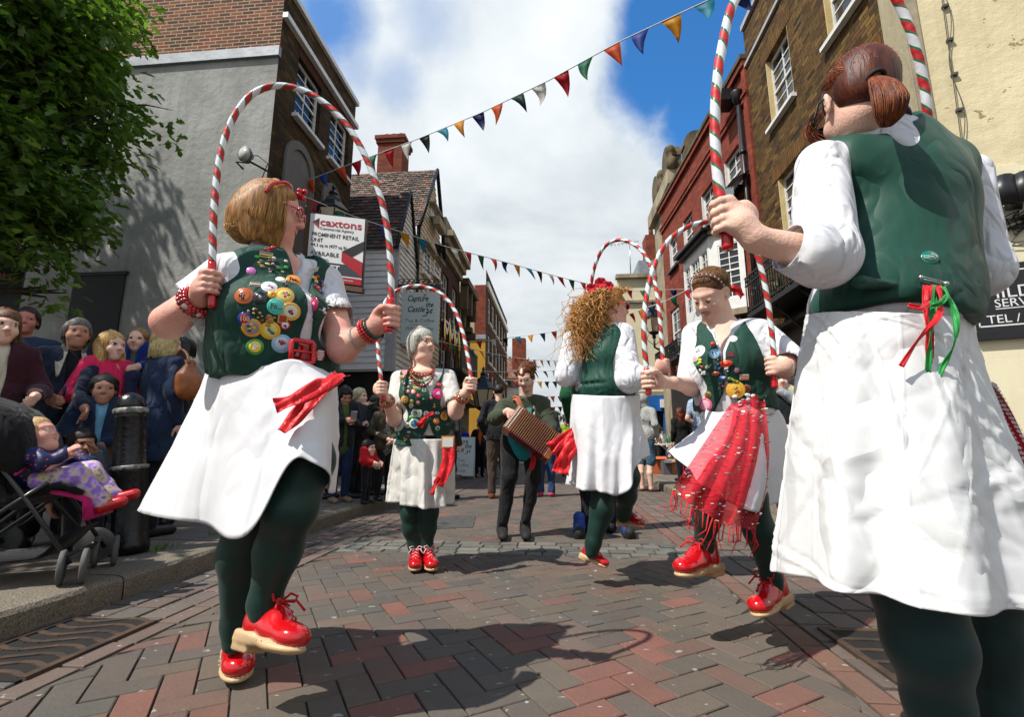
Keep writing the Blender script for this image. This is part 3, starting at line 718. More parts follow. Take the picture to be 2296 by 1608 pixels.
# roof tiles
def tiles_m():
 m, nt, b = nodes('clay_roof_tiles'); b.inputs['Roughness'].default_value = .9; at = nt.nodes.new('ShaderNodeVertexColor'); at.layer_name = 'tile'; v = coords(nt)
 nt.links.new(mix(nt, ramp(nt, noise(nt, v, 8, 5), [(.4, 0.), (.7, .5)]), at.outputs[0], (.035, .028, .022)), b.inputs['Base Color']); return m
mtile = tiles_m()
TC = [(.17, .10, .07), (.10, .07, .055), (.22, .12, .075), (.075, .06, .05), (.14, .11, .085), (.19, .15, .11), (.055, .045, .04)]
def tiled_roof(name, a, b, c, d, parent, row=.12, tw=.17, cols=TC):
 """tiles over the quad a-b (eave) to d-c (ridge), street coords"""
 a, b, c, d = [np.array(S(*p)) for p in (a, b, c, d)]; up = (np.linalg.norm(d-a)+np.linalg.norm(c-b))/2; n = max(2, int(up/row)); Vv = []; Fs = []; Cc = []
 nm = nrm(np.cross(b-a, d-a)); nm = nm if nm[2] > 0 else -nm; rr = random.Random(11)
 for i in range(n):
  t0, t1 = i/n, (i+1.12)/n; e0 = a+(d-a)*t0; f0 = b+(c-b)*t0; e1 = a+(d-a)*min(t1, 1); f1 = b+(c-b)*min(t1, 1); k = max(2, int(np.linalg.norm(f0-e0)/tw)); o = .5*(i % 2)/k
  for j in range(-1, k+1):
   x0 = min(max((j/k)+o, 0), 1); x1 = min(max((j+1)/k+o-.004, 0), 1)
   if x1-x0 < .2/k: continue
   h = rr.uniform(.016, .034); bs = len(Vv); p = [e0+(f0-e0)*x0+nm*h, e0+(f0-e0)*x1+nm*(h+rr.uniform(-.006, .006)), e1+(f1-e1)*x1+nm*.004, e1+(f1-e1)*x0+nm*.004, e0+(f0-e0)*x0, e0+(f0-e0)*x1]
   Vv += p; Fs += [(bs, bs+1, bs+2, bs+3), (bs+4, bs+5, bs+1, bs)]; cc = jit(rr.choice(cols), .25); Cc += [cc, cc]
 dn = nm*.015; bs = len(Vv); Vv += [a-dn, b-dn, c-dn, d-dn]; Fs.append((bs, bs+1, bs+2, bs+3)); Cc.append((.03, .025, .02))
 me = meshdata(name, Vv, Fs); ca = me.color_attributes.new('tile', 'FLOAT_COLOR', 'CORNER'); buf = []
 for p, c_ in zip(me.polygons, Cc): buf += list(c_+(1,))*p.loop_total
 ca.data.foreach_set('color', buf); return link(name, me, mtile, parent)
def block(b, name, lo, hi, mat):   # plain mass behind facades (street coords)
 mb = MB(); (u0, v0, z0), (u1, v1, z1) = lo, hi
 P = [S(u, v, z) for z in (z0, z1) for u, v in ((u0, v0), (u1, v0), (u1, v1), (u0, v1))]
 mb.add(P, [(0, 3, 2, 1), (4, 5, 6, 7), (0, 1, 5, 4), (1, 2, 6, 5), (2, 3, 7, 6), (3, 0, 4, 7)]); return mb.build(name, mat, b)
# ---- L1 brown brick house with grey rendered gable
b = bld('brick_house', 'tall brown brick house with a grey rendered end wall, sash windows and blind arches', -7, 9)
f = Wall(b, (-5, 7.35), (-5, 10.62), -1)
w1 = f.rect(zA(312, 45), zA(398, 720)); w2 = f.rect(zA(592, 545), zA(640, 1040)); w1 = (w1[0], w1[0]+.95, w1[2], w1[3]); w2 = (w2[0]-.02, w2[0]+.93, w1[2], w1[3])
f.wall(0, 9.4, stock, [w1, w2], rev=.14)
for w_ in (w1, w2): f.window(w_, 2, 3, .14)
f.boxes('parapet_coping', [(-.03, f.L+.05, -.2, .07, 9.39, 9.50), (-.0, f.L+.03, .0, .10, 8.72, 8.83)], M['wpaint'])
f.boxes('lintel', [(w_[0]-.02, w_[1]+.02, .002, .006, w_[3]+.002, w_[3]+.22) for w_ in (w1, w2)], brick_m('rubbed_brick', '4a2416', '5a2e1a', '2f2018', w=.07, h=.5))
def arch(W_, s0, s1, zs, zb, mat, n1, name='arch', wd=.16):
 c = (s0+s1)/2; r = (s1-s0)/2; mb = MB(); o = []; q = []
 for i in range(25):
  t = math.pi*i/24; o.append((c-r*math.cos(t), zs+r*math.sin(t))); q.append((c-(r-wd)*math.cos(t), zs+(r-wd)*math.sin(t)))
 o = [(s0, zb)]+o+[(s1, zb)]; q = [(s0+wd, zb)]+q+[(s1-wd, zb)]
 for i in range(len(o)-1):
  A, B, C, D = o[i], o[i+1], q[i+1], q[i]
  mb.add([(A[0], n1, A[1]), (B[0], n1, B[1]), (C[0], n1, C[1]), (D[0], n1, D[1]), (A[0], 0, A[1]), (B[0], 0, B[1]), (C[0], .012, C[1]), (D[0], .012, D[1])], [(0, 1, 2, 3), (0, 4, 5, 1), (3, 2, 6, 7)])
 mb.add([(p[0], .012, p[1]) for p in q], [tuple(range(len(q)))]); return W_.mesh(name, mb, mat)
a1 = f.px(*zA(175, 950)); a2 = f.px(*zA(432, 1100)); at_ = f.px(*zA(290, 775)); r1 = (a2[0]-a1[0])/2
arch(f, a1[0], a2[0], at_[1]-r1, 2.4, M['greyarch'], .05)
b1 = f.px(*zA(505, 1230)); b2 = f.px(*zA(668, 1385)); bt = f.px(*zA(580, 1165))
arch(f, max(b1[0], a2[0]+.05), b2[0], at_[1]-r1, 2.4, M['greyarch'], .05)
f.boxes('shopfront_cornice', [(.0, .62, .012, .20, 4.92, 5.02), (.0, .60, .012, .14, 4.82, 4.919), (.0, .56, .012, .10, 2.2, 4.819)], M['greyp'])
f.boxes('cornice_moulding', [(-.02, .66, .012, .25, 5.021, 5.10), (-.02, .64, .012, .22, 5.101, 5.14)], M['wpaint'])
g = Wall(b, (-5, 7.35), (-15, 7.35), 1)
g.wall(.12, 7.95, grey_r, name='rendered_wall')
g.wall(7.95, 9.5, oldred, top=[(0, 9.5), (10, 9.5), (6.2, 11.5), (2.5, 11.5)], name='brick_wall')
g.boxes('flashing', [(-.03, 10, -.02, .06, 7.86, 8.06)], M['lead'])
g.boxes('boarded_window', [(2.4, 3.36, .002, .03, 1.6, 3.72), (2.36, 3.40, .002, .045, 3.721, 3.78)], pm('dark_board', (.02, .02, .021), .7, .3, 4))
g.boxes('service_door', [(4.6, 5.6, .002, .02, .12, 2.3)], pm('dark_door', (.018, .018, .02), .6, .3, 4))
block(b, 'house_body', (-15, 7.56, 0), (-5.21, 10.6, 9.3), dkbr)
# floodlight on the grey wall
fl = thing('floodlight', 'round floodlight on a bent arm on the grey rendered wall', 'floodlight', W(548, 345, 7.45))
p = W(548, 345, 7.42); mb = MB(); Rf = frame((-.25, -1, -.25)); Rl = np.stack([Rf[:, 0], Rf[:, 2], Rf[:, 1]], 1)
mb.lathe([(.05, -.16), (.10, -.08), (.135, -.02), (.14, .0), (.12, .004)], p, 20, 0, Rl); mb.build('lamp_housing', pm('grey_housing', (.10, .10, .10), .5), fl)
mb = MB(); mb.lathe([(.118, .002), (.118, .006)], p, 20, 0, Rl); mb.build('lens', pm('lamp_lens', (.5, .5, .47), .15, .2, 30), fl)
mb = MB(); q = W(585, 372, 7.72); mb.tube([p+(.03, .1, -.1), p+(.02, .02, -.14), p+(-.12, .0, -.15), p+(-.05, .1, -.22)], .02, 6); mb.tube([p+(.0, .1, .04), p+(.16, .12, .05), p+(.30, .2, -.05), q+(0, .05, -.25)], .009, 5); mb.tube([p+(.0, .1, -.05), p+(.28, .3, -.15)], .02, 6); mb.build('bracket', M['black'], fl)
# ---- L2 low weatherboarded house
b = bld('clapboard_house', 'low grey weatherboarded house with a steep dark tiled roof', -5, 11.5)
U2 = -3.8; ez = 5.62; pz = 7.35
nw = Wall(b, (U2, 10.75), (-5.6, 10.75), 1); st = Wall(b, (U2, 10.75), (U2, 12.3), -1)
nw.wall(2.5, ez, M['greyp'], name='wall'); nw.boards(2.55, ez, lambda z: (.16, nw.L), .15, wood_w)
nw.boxes('corner_board', [(0, .16, 0, .045, 2.5, ez)], M['greyp'])
st.wall(2.5, ez, M['greyp'], top=[(0, ez), (st.L, ez), (.72, pz)], name='wall')
hw = (.55, .95, 2.9, 4.15); so_ = lambda z: (.1 if z < ez else .72*(z-ez)/(pz-ez), st.L if z < ez else st.L-(st.L-.72)*(z-ez)/(pz-ez))
st.boards(2.55, pz-.05, so_, .14, stripe_rows('cream_grey_boards', 'e4e0d6', 'c8c4ba', .14, amt=.3))
st.boxes('bargeboard', [(0, .1, .0, .06, 2.5, ez)], M['greyp'])
st.window((.62, 1.28, 3.3, 4.6), 2, 2, -.02, sillw=.1)
nw.boxes('opening_shade_panel', [(0, 1.8, -.3, -.25, 0, 2.5)], M['blackpaint']); st.boxes('shop_front', [(0, st.L, -.3, -.25, 0, 2.5), (0, st.L, -.02, .12, 2.3, 2.49)], M['blackpaint'])  # black panels set back, painting the darkness below the boards
tiled_roof('roof', (-6.2, 10.62, ez-.12), (U2+.04, 10.62, ez-.12), (U2+.04, 11.47, pz+.04), (-6.2, 11.47, pz+.04), b, cols=[(.10, .055, .04), (.055, .04, .034), (.15, .07, .045), (.04, .034, .03), (.08, .06, .045), (.07, .035, .028)])
mb = MB(); mb.tube([S(U2+.05, 10.6, ez-.15), S(U2+.05, 11.47, pz+.05), S(U2+.05, 12.32, ez)], .05, 4); mb.build('verge_board', M['black'], b)
block(b, 'house_body', (-8, 10.9, 0), (U2-.2, 12.25, 5.5), M['blackpaint'])
# ---- L3 taller weatherboarded house
b = bld('gabled_timber_house', 'taller timber boarded gable house with mottled clay tile roof and brick chimney', -5, 13.7)
st = Wall(b, (U2, 12.3), (U2, 15.1), -1); e3 = 6.98; p3 = 9.42; ps = 1.52
W3 = [st.rect(z6(763, 560), z6(812, 728)), st.rect(z6(700, 940), z6(745, 1260)), st.rect(z6(803, 1075), z6(838, 1275))]
W3[0] = (1.2, 1.85, W3[0][2], W3[0][3]); W3[1] = (.55, 1.3, W3[1][2], W3[1][3]); W3[2] = (1.75, 2.45, W3[2][2], W3[2][3])
st.wall(0, e3, wood_d, top=[(0, e3), (st.L, e3), (ps, p3)]); so_ = lambda z: (0 if z < e3 else ps*(z-e3)/(p3-e3), st.L if z < e3 else st.L-(st.L-ps)*(z-e3)/(p3-e3))
st.boards(2.6, p3-.05, so_, .15, wood_d)
for w_ in W3:
 st.window(w_, 2, 2, -.02, sillw=.14); st.boxes('hood', [(w_[0]-.12, w_[1]+.12, .03, .22, w_[3]+.05, w_[3]+.13), (w_[0]-.08, w_[1]+.08, .03, .14, w_[3], w_[3]+.049)], M['stone'])
st.boxes('flower_box', [(W3[0][0]-.1, W3[0][1]+.1, .16, .36, W3[0][2]-.34, W3[0][2]-.08)], M['stone'])
st.boxes('gutter_pipe', [(.02, .09, .04, .1, 2.5, 6.9)], M['black'])
st.boxes('shop_front', [(0, st.L, .035, .1, .1, 2.5)], M['blackpaint'])
tiled_roof('roof', (-8.2, 12.16, e3-.2), (U2+.12, 12.16, e3-.2), (U2+.12, 12.3+ps, p3+.05), (-8.2, 12.3+ps, p3+.05), b)
mb = MB(); mb.tube([S(U2+.13, 12.14, e3-.22), S(U2+.13, 12.3+ps, p3+.06), S(U2+.13, 15.15, e3)], .06, 4); mb.build('verge_board', M['black'], b)
block(b, 'house_body', (-8, 12.4, 0), (U2-.1, 15.05, 6.7), M['blackpaint'])
cw = Wall(b, (-4.95, 14.1), (-5.78, 14.1), 1); cw.wall(9, 11.0, farred, name='chimney'); ch = cw.boxes('chimney', [(-.002, .832, -.7, -.003, 9, 11.0), (-.06, .89, -.75, .05, 10.72, 10.85), (-.1, .93, -.8, .09, 10.851, 10.98)], farred)
mb = MB()
for k in range(3): mb.lathe([(.09, 0), (.075, .22), (.09, .24), (.07, .25)], S(-5.1-.25*k, 14.4, 10.98), 10)
mb.build('chimney_pot', pm('clay_pot', (.30, .11, .06), .8), b)
# ---- L4 brown house with cornice, L5 ornate stone, L6 modern brick
b = bld('cornice_house', 'dark brick town house with heavy stone cornice and gold swags', -5, 16.7)
st = Wall(b, (U2, 15.1), (U2, 18.3), -1); hs = [(s, s+.8, z, z+1.7) for s in (.4, 1.9) for z in (5.0, 2.75)]
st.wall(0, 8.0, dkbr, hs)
for h in hs: st.window(h, 2, 2)
st.boxes('cornice', [(0, st.L, .0, .12, 7.3, 7.55), (0, st.L, .0, .26, 7.551, 7.8), (-.05, st.L+.05, 0, .42, 7.801, 8.0), (0, st.L, -.1, .15, 8.001, 8.5)], M['stone'])
st.boxes('shop_fascia', [(0, st.L, .01, .3, 2.2, 2.6)], M['blackpaint'])
mb = MB()
for k in range(9):
 s = .15+.37*k; G = [(s+(t-.5)*.0, .1, 5.9-.3*k % .2) for t in (0, 1)]
for k in range(4):
 s = .3+.8*k; mb.tube([(s, .1, 5.2), (s+.02, .12, 4.5), (s, .1, 3.9)], [.02, .06, .03], 7)
st.mesh('gold_swag', mb, M['gold'])
mb = MB()
for k in range(3):
 s = .3+.8*k; mb.sheet([[(s+.8*t, .11, 5.25-.5*math.sin(math.pi*t)-q) for t in np.linspace(0, 1, 9)] for q in (0, .22)])
st.mesh('white_swag', mb, M['wpaint'])
block(b, 'house_body', (-8, 15.12, 0), (U2-.22, 18.28, 7.9), M['blackpaint'])
b = bld('ornate_stone_building', 'dark ornate stone front with carved brackets', -5, 19.5)
st = Wall(b, (U2+.02, 18.3), (U2+.02, 20.7), -1); hs = [(s, s+.75, z, z+1.6) for s in (.3, 1.4) for z in (4.9, 2.9)]
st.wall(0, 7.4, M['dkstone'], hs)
for h in hs: st.window(h, 1, 2, frame='dkstone', sill='dkstone')
st.boxes('cornice', [(0, st.L, 0, .35, 7.2, 7.45), (.1, .3, 0, .28, 6.2, 7.19), (1.1, 1.3, 0, .28, 6.2, 7.19), (2.1, 2.3, 0, .28, 6.2, 7.19), (0, st.L, 0, .3, 4.6, 4.75), (-.05, .3, 0, .5, 5.2, 5.4), (.1, .35, .0, .6, 4.95, 5.19), (0, st.L, 0, .45, 2.4, 2.6)], M['dkstone'])
block(b, 'house_body', (-8, 18.32, 0), (U2-.2, 20.6, 7.2), M['dkstone'])
b = bld('balcony', 'black iron balcony with gold studs on the dark town house front', -3.5, 17); b['category'] = 'balcony'
st = Wall(b, (U2, 15.3), (U2, 18.4), -1); st.boxes('balcony_floor', [(0, st.L, .03, .75, 3.2, 3.3)], M['black'])
mb = MB()
for k in range(26): s = st.L*k/25; mb.box((s-.012, .72, 3.3), (s+.012, .745, 4.2))
mb.box((0, .70, 4.2), (st.L, .76, 4.25)); st.mesh('railing', mb, M['black'])
mb = MB()
for k in range(12): mb.ball((st.L*(k+.5)/12, .77, 3.26), .035, 0, 5)
st.mesh('gold_stud', mb, M['gold'])
b = bld('modern_brick_building', 'modern dark brick block with rows of white windows and an ochre end wall', -6, 30)
st = Wall(b, (U2, 25.4), (U2, 36.8), -1); hs = []; k6 = 6
for i in range(6):
 for z0, z1 in ((7.7, 9.3), (5.4, 7.05), (3.3, 4.9)): hs.append((1.0+i*1.72, 2.0+i*1.72, z0, z1))
st.wall(0, 10.5, dkbr, hs)
for h in hs: st.window(h, 1, 2, sill='wpaint', fw=.1)
st.boxes('gutter_band', [(.2, st.L, 0, .12, 9.55, 9.85)], M['wpaint'])
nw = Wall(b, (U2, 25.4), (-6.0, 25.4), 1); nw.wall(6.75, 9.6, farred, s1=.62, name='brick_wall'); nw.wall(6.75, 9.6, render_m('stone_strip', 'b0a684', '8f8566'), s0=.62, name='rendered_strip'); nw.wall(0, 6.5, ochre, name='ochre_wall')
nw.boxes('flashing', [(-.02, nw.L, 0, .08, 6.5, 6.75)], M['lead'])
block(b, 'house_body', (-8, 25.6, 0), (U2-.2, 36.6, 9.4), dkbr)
b = bld('far_house', 'distant low house with red tile roof and brick chimney beyond the modern block', -5, 40)
block(b, 'wall', (-9, 37.2, 0), (-2.9, 44, 5.4), M['wpaint']); tiled_roof('roof', (-9, 37.0, 5.3), (-2.8, 37.0, 5.3), (-2.8, 40.5, 8.2), (-9, 40.5, 8.2), b, .3, .3, cols=[(.25, .10, .06), (.2, .09, .06), (.16, .09, .06)])
block(b, 'chimney', (-3.6, 39, 7), (-2.5, 40, 9.6), farred)
b = bld('far_shops', 'distant low row of grey fronted shops closing the left side', -4, 50); block(b, 'wall', (-9, 44.5, 0), (-3.0, 75, 5.0), cream2); block(b, 'roof', (-9.2, 44.4, 5.0), (-2.9, 75, 5.5), pm('slate', (.08, .08, .09), .7))
# ---- R1 cream building
b = bld('cream_building', 'cream painted building with peeling walls nearest on the right', 6, 3.5)
cdir = np.array((.905, -.425)); c0 = S(3.67, 4.7); c1 = c0+np.array((cdir[0], cdir[1], 0))*6
q0 = toS(c0)[:2]; q1 = toS(c1)[:2]
R1 = Wall(b, q0, q1, -1); R1.wall(.1, 3.35, cream2, s1=6, name='lower_wall'); R1.wall(3.35, 11, cream, name='wall')
R1.boxes('pilaster', [(.0, .62, .003, .045, .12, 3.35)], cream2); R1.boxes('corner_strip', [(0, .12, .003, .02, 3.36, 11)], M['stone'])
R1s = Wall(b, q0, tuple(np.array(q0)+(.95, 1.6)), 1); R1s.wall(.1, 11, cream)
mb = MB(); k0 = R1.px(2108, -10); k1 = R1.px(2150, 300)
for (o1, o2) in ((0, 0), (.03, .02)):
 pts = [(k0[0]+(k1[0]-k0[0])*t+o1*math.sin(t*9)+o2, .03, k0[1]+(k1[1]-k0[1])*t) for t in np.linspace(0, 1.35, 30)]; mb.tube(pts, .004, 5)
for t in (.1, .35, .6, .85): mb.box((k0[0]+(k1[0]-k0[0])*t-.005, .0, k0[1]+(k1[1]-k0[1])*t-.006), (k0[0]+(k1[0]-k0[0])*t+.045, .038, k0[1]+(k1[1]-k0[1])*t+.02))
R1.mesh('wall_cable', mb, pm('cable', (.06, .06, .05), .6))
mb = MB(); mb.box((1.2, .004, .5), (5.5, .06, 1.25)); R1.mesh('shop_plinth', mb, M['blackpaint']); mb = MB(); mb.box((.9, .02, 1.72), (3.0, .16, 1.80)); R1.mesh('shelf', mb, pm('brown_wood', (.11, .04, .02), .5)); mb = MB(); mb.box((1.0, .01, .6), (3.0, .05, 1.52)); mb.box((1.0, .01, 1.54), (3, .09, 1.70)); R1.mesh('shop_window', mb, M['glass'])
mb = MB(); mb.box((1.15, .052, 1.15), (1.6, .07, 1.45)); R1.mesh('blue_notice', mb, pm('blue_print', (.01, .04, .25), .4))
# ---- R2 brown brick house
b = bld('brown_brick_house', 'brown stock brick house with white sash windows beside the cream wall', 6, 8)
f = Wall(b, (4.6, 5.0), (4.6, 10.5), 1)
H = [(3.62, 4.62, 7.38, 8.95), (1.45, 2.45, 7.38, 8.95), (3.62, 4.62, 4.75, 6.2), (1.45, 2.45, 4.75, 6.2)]
f.wall(2.9, 10.6, stock2, H, rev=.16); f.wall(0, 2.9, M['blackpaint'], name='shopfront')
for h in H: f.window(h, 2, 3, .16, sillw=.1)
f.boxes('string_course', [(0, f.L, 0, .05, 9.62, 9.70), (0, f.L, -.2, .06, 10.6, 10.72)], M['greyp'])
f.boxes('lintel', [(h[0]-.18, h[1]+.18, .002, .007, h[3]+.002, h[3]+.3) for h in H], brick_m('gauged_brick', '6a4a24', '7d5a30', '3a2c1c', w=.075, h=.6))
f.boxes('reveal_jamb', [(h[1]-.03, h[1]-.002, -.15, -.01, h[2], h[3]) for h in H]+[(h[0]+.002, h[0]+.03, -.15, -.01, h[2], h[3]) for h in H], render_m('ochre_reveal', 'cdb98a', 'a08c5c'))
block(b, 'house_body', (4.85, 5.0, 0), (9, 10.49, 10.5), stock2)
block(b, 'chimney', (5.2, 10.0, 10.5), (6.6, 10.9, 13.0), stock2)
mb = MB()
for k in range(3): mb.lathe([(.14, 0), (.12, .15), (.15, .16), (.12, .3), (.15, .31), (.12, .5), (.13, .52)], S(5.5+.4*k, 10.4, 13.0), 10)
mb.build('chimney_pot', M['black'], b)
# ---- R3 red brick house
b = bld('red_brick_house', 'red brick house with white bay window and black iron balcony', 6.5, 14)
r0 = (4.6, 10.5); r1_ = (4.15, 18.0); f = Wall(b, r0, r1_, 1)
H = []
for tl, br in ((zR(455, 765), zR(512, 905)), (zR(345, 962), zR(372, 1062)), (zR(222, 1110), zR(265, 1222)), (zR(140, 1215), zR(185, 1340))):
 H.append(f.rect(tl, br))
H = [(h[0]-.15, max(h[1], h[0]+.8), h[2]+.05, h[3]) for h in H]
H[0] = (H[0][0], H[0][0]+.9, 7.0, 8.15); H[1] = (H[1][0], H[1][0]+.9, 7.0, 8.15); H[2] = (H[2][0], H[2][0]+.9, 7.0, 8.15); H[3] = (H[3][0], H[3][0]+.9, 7.0, 8.15)
lw = f.rect(zR2(255, 940), zR2(320, 1310)); H2 = [(lw[0]-.3, lw[0]+.7, 3.9, 5.6)]
f.wall(3.0, 9.7, redbr, H+H2, rev=.14); f.wall(0, 3.0, M['blackpaint'], name='pub_front')
for h in H: f.window(h, 2, 2, .14, sill='blackpaint')
for h in H2: f.window(h, 2, 2, .1, sill='wpaint', fw=.12)
for h in H: f.boxes('reveal_jamb', [(h[1]-.025, h[1]-.002, -.13, -.005, h[2], h[3])], M['wpaint'])
f.boxes('parapet', [(0, f.L, -.25, .10, 9.7, 9.86), (0, f.L, .0, .06, 8.85, 8.97), (0, f.L, 0, .09, 8.971, 9.05)], redbr); f.boxes('coping', [(-.02, f.L+.05, -.3, .14, 9.861, 9.98)], M['dkstone'])
f.boxes('pier', [(0, .18, .002, .06, 3.0, 9.69)], redbr)
pp = MB(); pp.tube([(.35, .1, 3.0), (.35, .1, 9.0)], .055, 10); pp.lathe([(.06, 0), (.13, .2), (.15, .3), (.15, .34)], (.35, .12, 8.9), 10)
for z in (5.9, 7.6, 4.2): pp.lathe([(.075, 0), (.075, .09)], (.35, .1, z), 10)
f.mesh('downpipe', pp, M['black']); f.boxes('box_gutter', [(.45, .95, .05, .45, 9.15, 9.45)], M['black'])
block(b, 'house_body', (4.85, 10.6, 0), (9.5, 17.5, 9.6), redbr)
# bay
f3 = Wall(b, (4.5, 11.35), (3.85, 11.85), 1); f4 = Wall(b, (3.85, 11.85), (3.68, 13.6), 1)
bz0, bz1 = 4.15, 6.0
h = (.1, .60, bz0+.15, bz1-.32); f3.wall(bz0-.15, bz1, M['wpaint'], [h], rev=.06, name='bay_side'); f3.window(h, 2, 4, .06, sill=None, sash=True, fw=.035)
hs = [(.1, .5, bz0+.25, bz1-.3), (.6, 1.18, bz0+.25, bz1-.3), (1.28, 1.66, bz0+.25, bz1-.3)]
f4.wall(bz0-.15, bz1, M['wpaint'], hs, rev=.07, name='bay_front')
for h_, c_ in zip(hs, (2, 3, 2)): f4.window(h_, c_, 3, .07, sill=None, fw=.03)
f4.boxes('bay_roof', [(-.12, f4.L+.1, -.9, .14, bz1, bz1+.09), (-.2, f4.L+.1, -.9, .24, bz1+.091, bz1+.15)], M['blackpaint']); f3.boxes('bay_cornice', [(-.02, f3.L+.05, -.2, .12, bz1+.002, bz1+.12), (0, f3.L, 0, .08, bz0-.3, bz0-.152)], M['stone'])
f4.boxes('bay_base', [(0, f4.L, -.8, .0, bz0-.3, bz0-.152)], M['stone'])
# scalloped canopy of the lead porch beside the downpipe
cn = MB(); cc = f.px(*zR2(860, 160))
for k in range(10): cn.prism([(0, 0), (.12, 0), (.12, -.18), (.06, -.3), (0, -.18)], np.stack([(1, 0, 0), (0, 0, 1), (0, 1, 0)], 1), (cc[0]-.7+.125*k, .45, cc[1]+.28-.008*(k-5)**2), 0, .015)
cn.sheet([[(cc[0]-.7+1.25*t, .02, cc[1]+.5) for t in (0, .5, 1)], [(cc[0]-.7+1.25*t, .45, cc[1]+.28) for t in (0, .5, 1)]])
f.mesh('lead_canopy', cn, M['lead'])
# balconies
def balcony(label, p0, p1, dep, zf, h, grp):
 b = bld('balcony', label, *p0); b['category'] = 'balcony'; w_ = Wall(b, p0, p1, 1); L = w_.L
 w_.boxes('balcony_floor', [(0, L, .02, dep, zf-.09, zf)], M['black'])
 mb = MB(); n = int(L/.10)
 for k in range(n+1): s = L*k/n; mb.box((s-.009, dep-.03, zf), (s+.009, dep-.012, zf+h))
 for k in range(6): y = .03+(dep-.06)*k/6; mb.box((-.009, y, zf), (.009, y+.018, zf+h)); mb.box((L-.009, y, zf), (L+.009, y+.018, zf+h))
 for z in (zf+h, zf+h*.78, zf+.06): mb.box((-.015, dep-.04, z-.012), (L+.015, dep-.004, z+.012)); mb.box((-.016, .02, z-.011), (.014, dep-.041, z+.011))
 for k in range(n//2):
  s = L*(k+.5)/(n//2); pts = [(s+.055*math.cos(t), dep-.02, zf+h*.89+.05*math.sin(t)) for t in np.linspace(0, 6.28, 9)]; mb.tube(pts, .008, 4)
 for k in range(4):
  s = .1+(L-.2)*k/3; mb.tube([(s, .05, zf-.6), (s, .25, zf-.5), (s, dep-.1, zf-.1)], .02, 5)
 w_.mesh('railing', mb, M['black'])
 pl = MB(); rr = random.Random(2)
 for k in range(260):
  s, y, z = rr.uniform(.05, L-.05), rr.uniform(.1, dep-.06), zf+rr.uniform(.05, h*.85); a, b2 = rr.uniform(0, 6), rr.uniform(0, 3); d = np.array((math.cos(a), math.sin(a)*.5, math.cos(b2)))*.06; e = np.array((-math.sin(a), math.cos(a), .3))*.035; c = np.array((s, y, z))
  pl.add([c-d, c+e, c+d, c-e], [(0, 1, 2, 3)], 1 if rr.random() < .1 else (2 if rr.random() < .08 else 0))
 w_.mesh('balcony_plants', pl, [pm('balcony_leaf', (.05, .10, .02), .6), pm('purple_petal', (.16, .02, .42), .6), pm('yellow_petal', (.55, .35, .03), .6)]); return b
balcony('black wrought iron balcony with flowers beside the white bay window', (4.6, 6.9), (4.6, 9.9), .72, 3.42, .76, 'b')
balcony('small black iron balcony under the far window of the red brick house', (4.15, 15.0), (4.0, 17.6), .45, 3.55, .5, 'b')
# pub lettering and awning under the balcony
pb = bld('pub_fascia', 'black pub fascia with gold lettering under the balcony', 4.4, 8); pb['category'] = 'shop sign'; w_ = Wall(pb, (4.55, 6.2), (4.55, 17.4), 1)
w_.boxes('fascia_board', [(0, w_.L, .03, .12, 2.35, 3.0), (0, w_.L, .03, .3, 3.001, 3.08)], M['blackpaint'])
mb = MB()
put_text(mb, 'CIT', .34, (9.9, .125, 2.65), np.stack([(-1, 0, 0), (0, 0, 1), (0, 1, 0)], 1), 0); w_.mesh('gold_letters', mb, M['gold'])
hs_ = [(s, s+1.2, .7, 2.1) for s in (5.6, 7.2, 8.8)]
for h in hs_: w_.window(h, 3, 1, -.06, sill=None, sash=False, frame='greyp')
# ---- R4 stone gables, R5 cream building with blue shop
b = bld('stone_gable_building', 'ornate stone building with curved pediment and ball finials above the red brick house', 5, 19)
block(b, 'wall', (4.75, 18.2, 0), (8, 22, 11.0), M['stone']); block(b, 'cornice', (4.5, 18.0, 11.0), (8.2, 22.2, 11.6), M['stone'])
def ped(u, v, w, z, hh, face):
 mb = MB(); pts = [(0, 0), (w, 0), (w, hh*.5)]+[(w/2+w/2*math.cos(t)*1.1, hh*.5+hh*.5*math.sin(t)) for t in np.linspace(0, math.pi, 12)]+[(0, hh*.5)]
 o = S(u, v, z); ex = nrm(S(*face)-S(0, 0)); mb.prism(pts, np.stack([ex, (0, 0, 1), np.cross(ex, (0, 0, 1))], 1), o, 0, .5); mb.build('pediment', M['dkstone'], b)
ped(4.6, 18.1, 1.1, 11.6, 1.3, (0, 1)); ped(5.1, 18.0, .9, 11.6, 1.3, (1, 0)); ped(4.6, 20.3, 1.1, 11.6, 1.3, (0, 1))
mb = MB()
for u, v in ((4.7, 18.1), (6.3, 18.1), (4.7, 19.9)): mb.lathe([(.2, 0), (.2, .5), (.08, .6), (.16, .75), (.19, .9), (.12, 1.05), (.02, 1.12)], S(u, v, 11.6), 10)
mb.build('finial', M['dkstone'], b)
b = bld('cream_corner_building', 'cream rendered building facing down the street with a blue shopfront', 5, 26)
nw = Wall(b, (3.2, 24), (8, 24), -1); nw.wall(3.2, 9.2, cream2); nw.boxes('shopfront', [(0, 4.8, -.3, -.2, 0, 3.1)], M['blackpaint']); nw.boxes('blue_fascia', [(.25, 4.8, -.1, .15, 2.45, 3.19), (1.9, 2.15, -.1, .12, 0, 2.449)], M['blue']); nw.boxes('coping', [(-.1, 4.8, -.2, .2, 9.2, 9.4), (-.05, 4.8, 0, .12, 7.9, 8.02), (-.05, 4.8, 0, .1, 3.2, 3.4)], M['stone'])
nw.boxes('alarm_box', [(1.75, 2.0, .155, .3, 2.6, 3.0)], M['wpaint'])
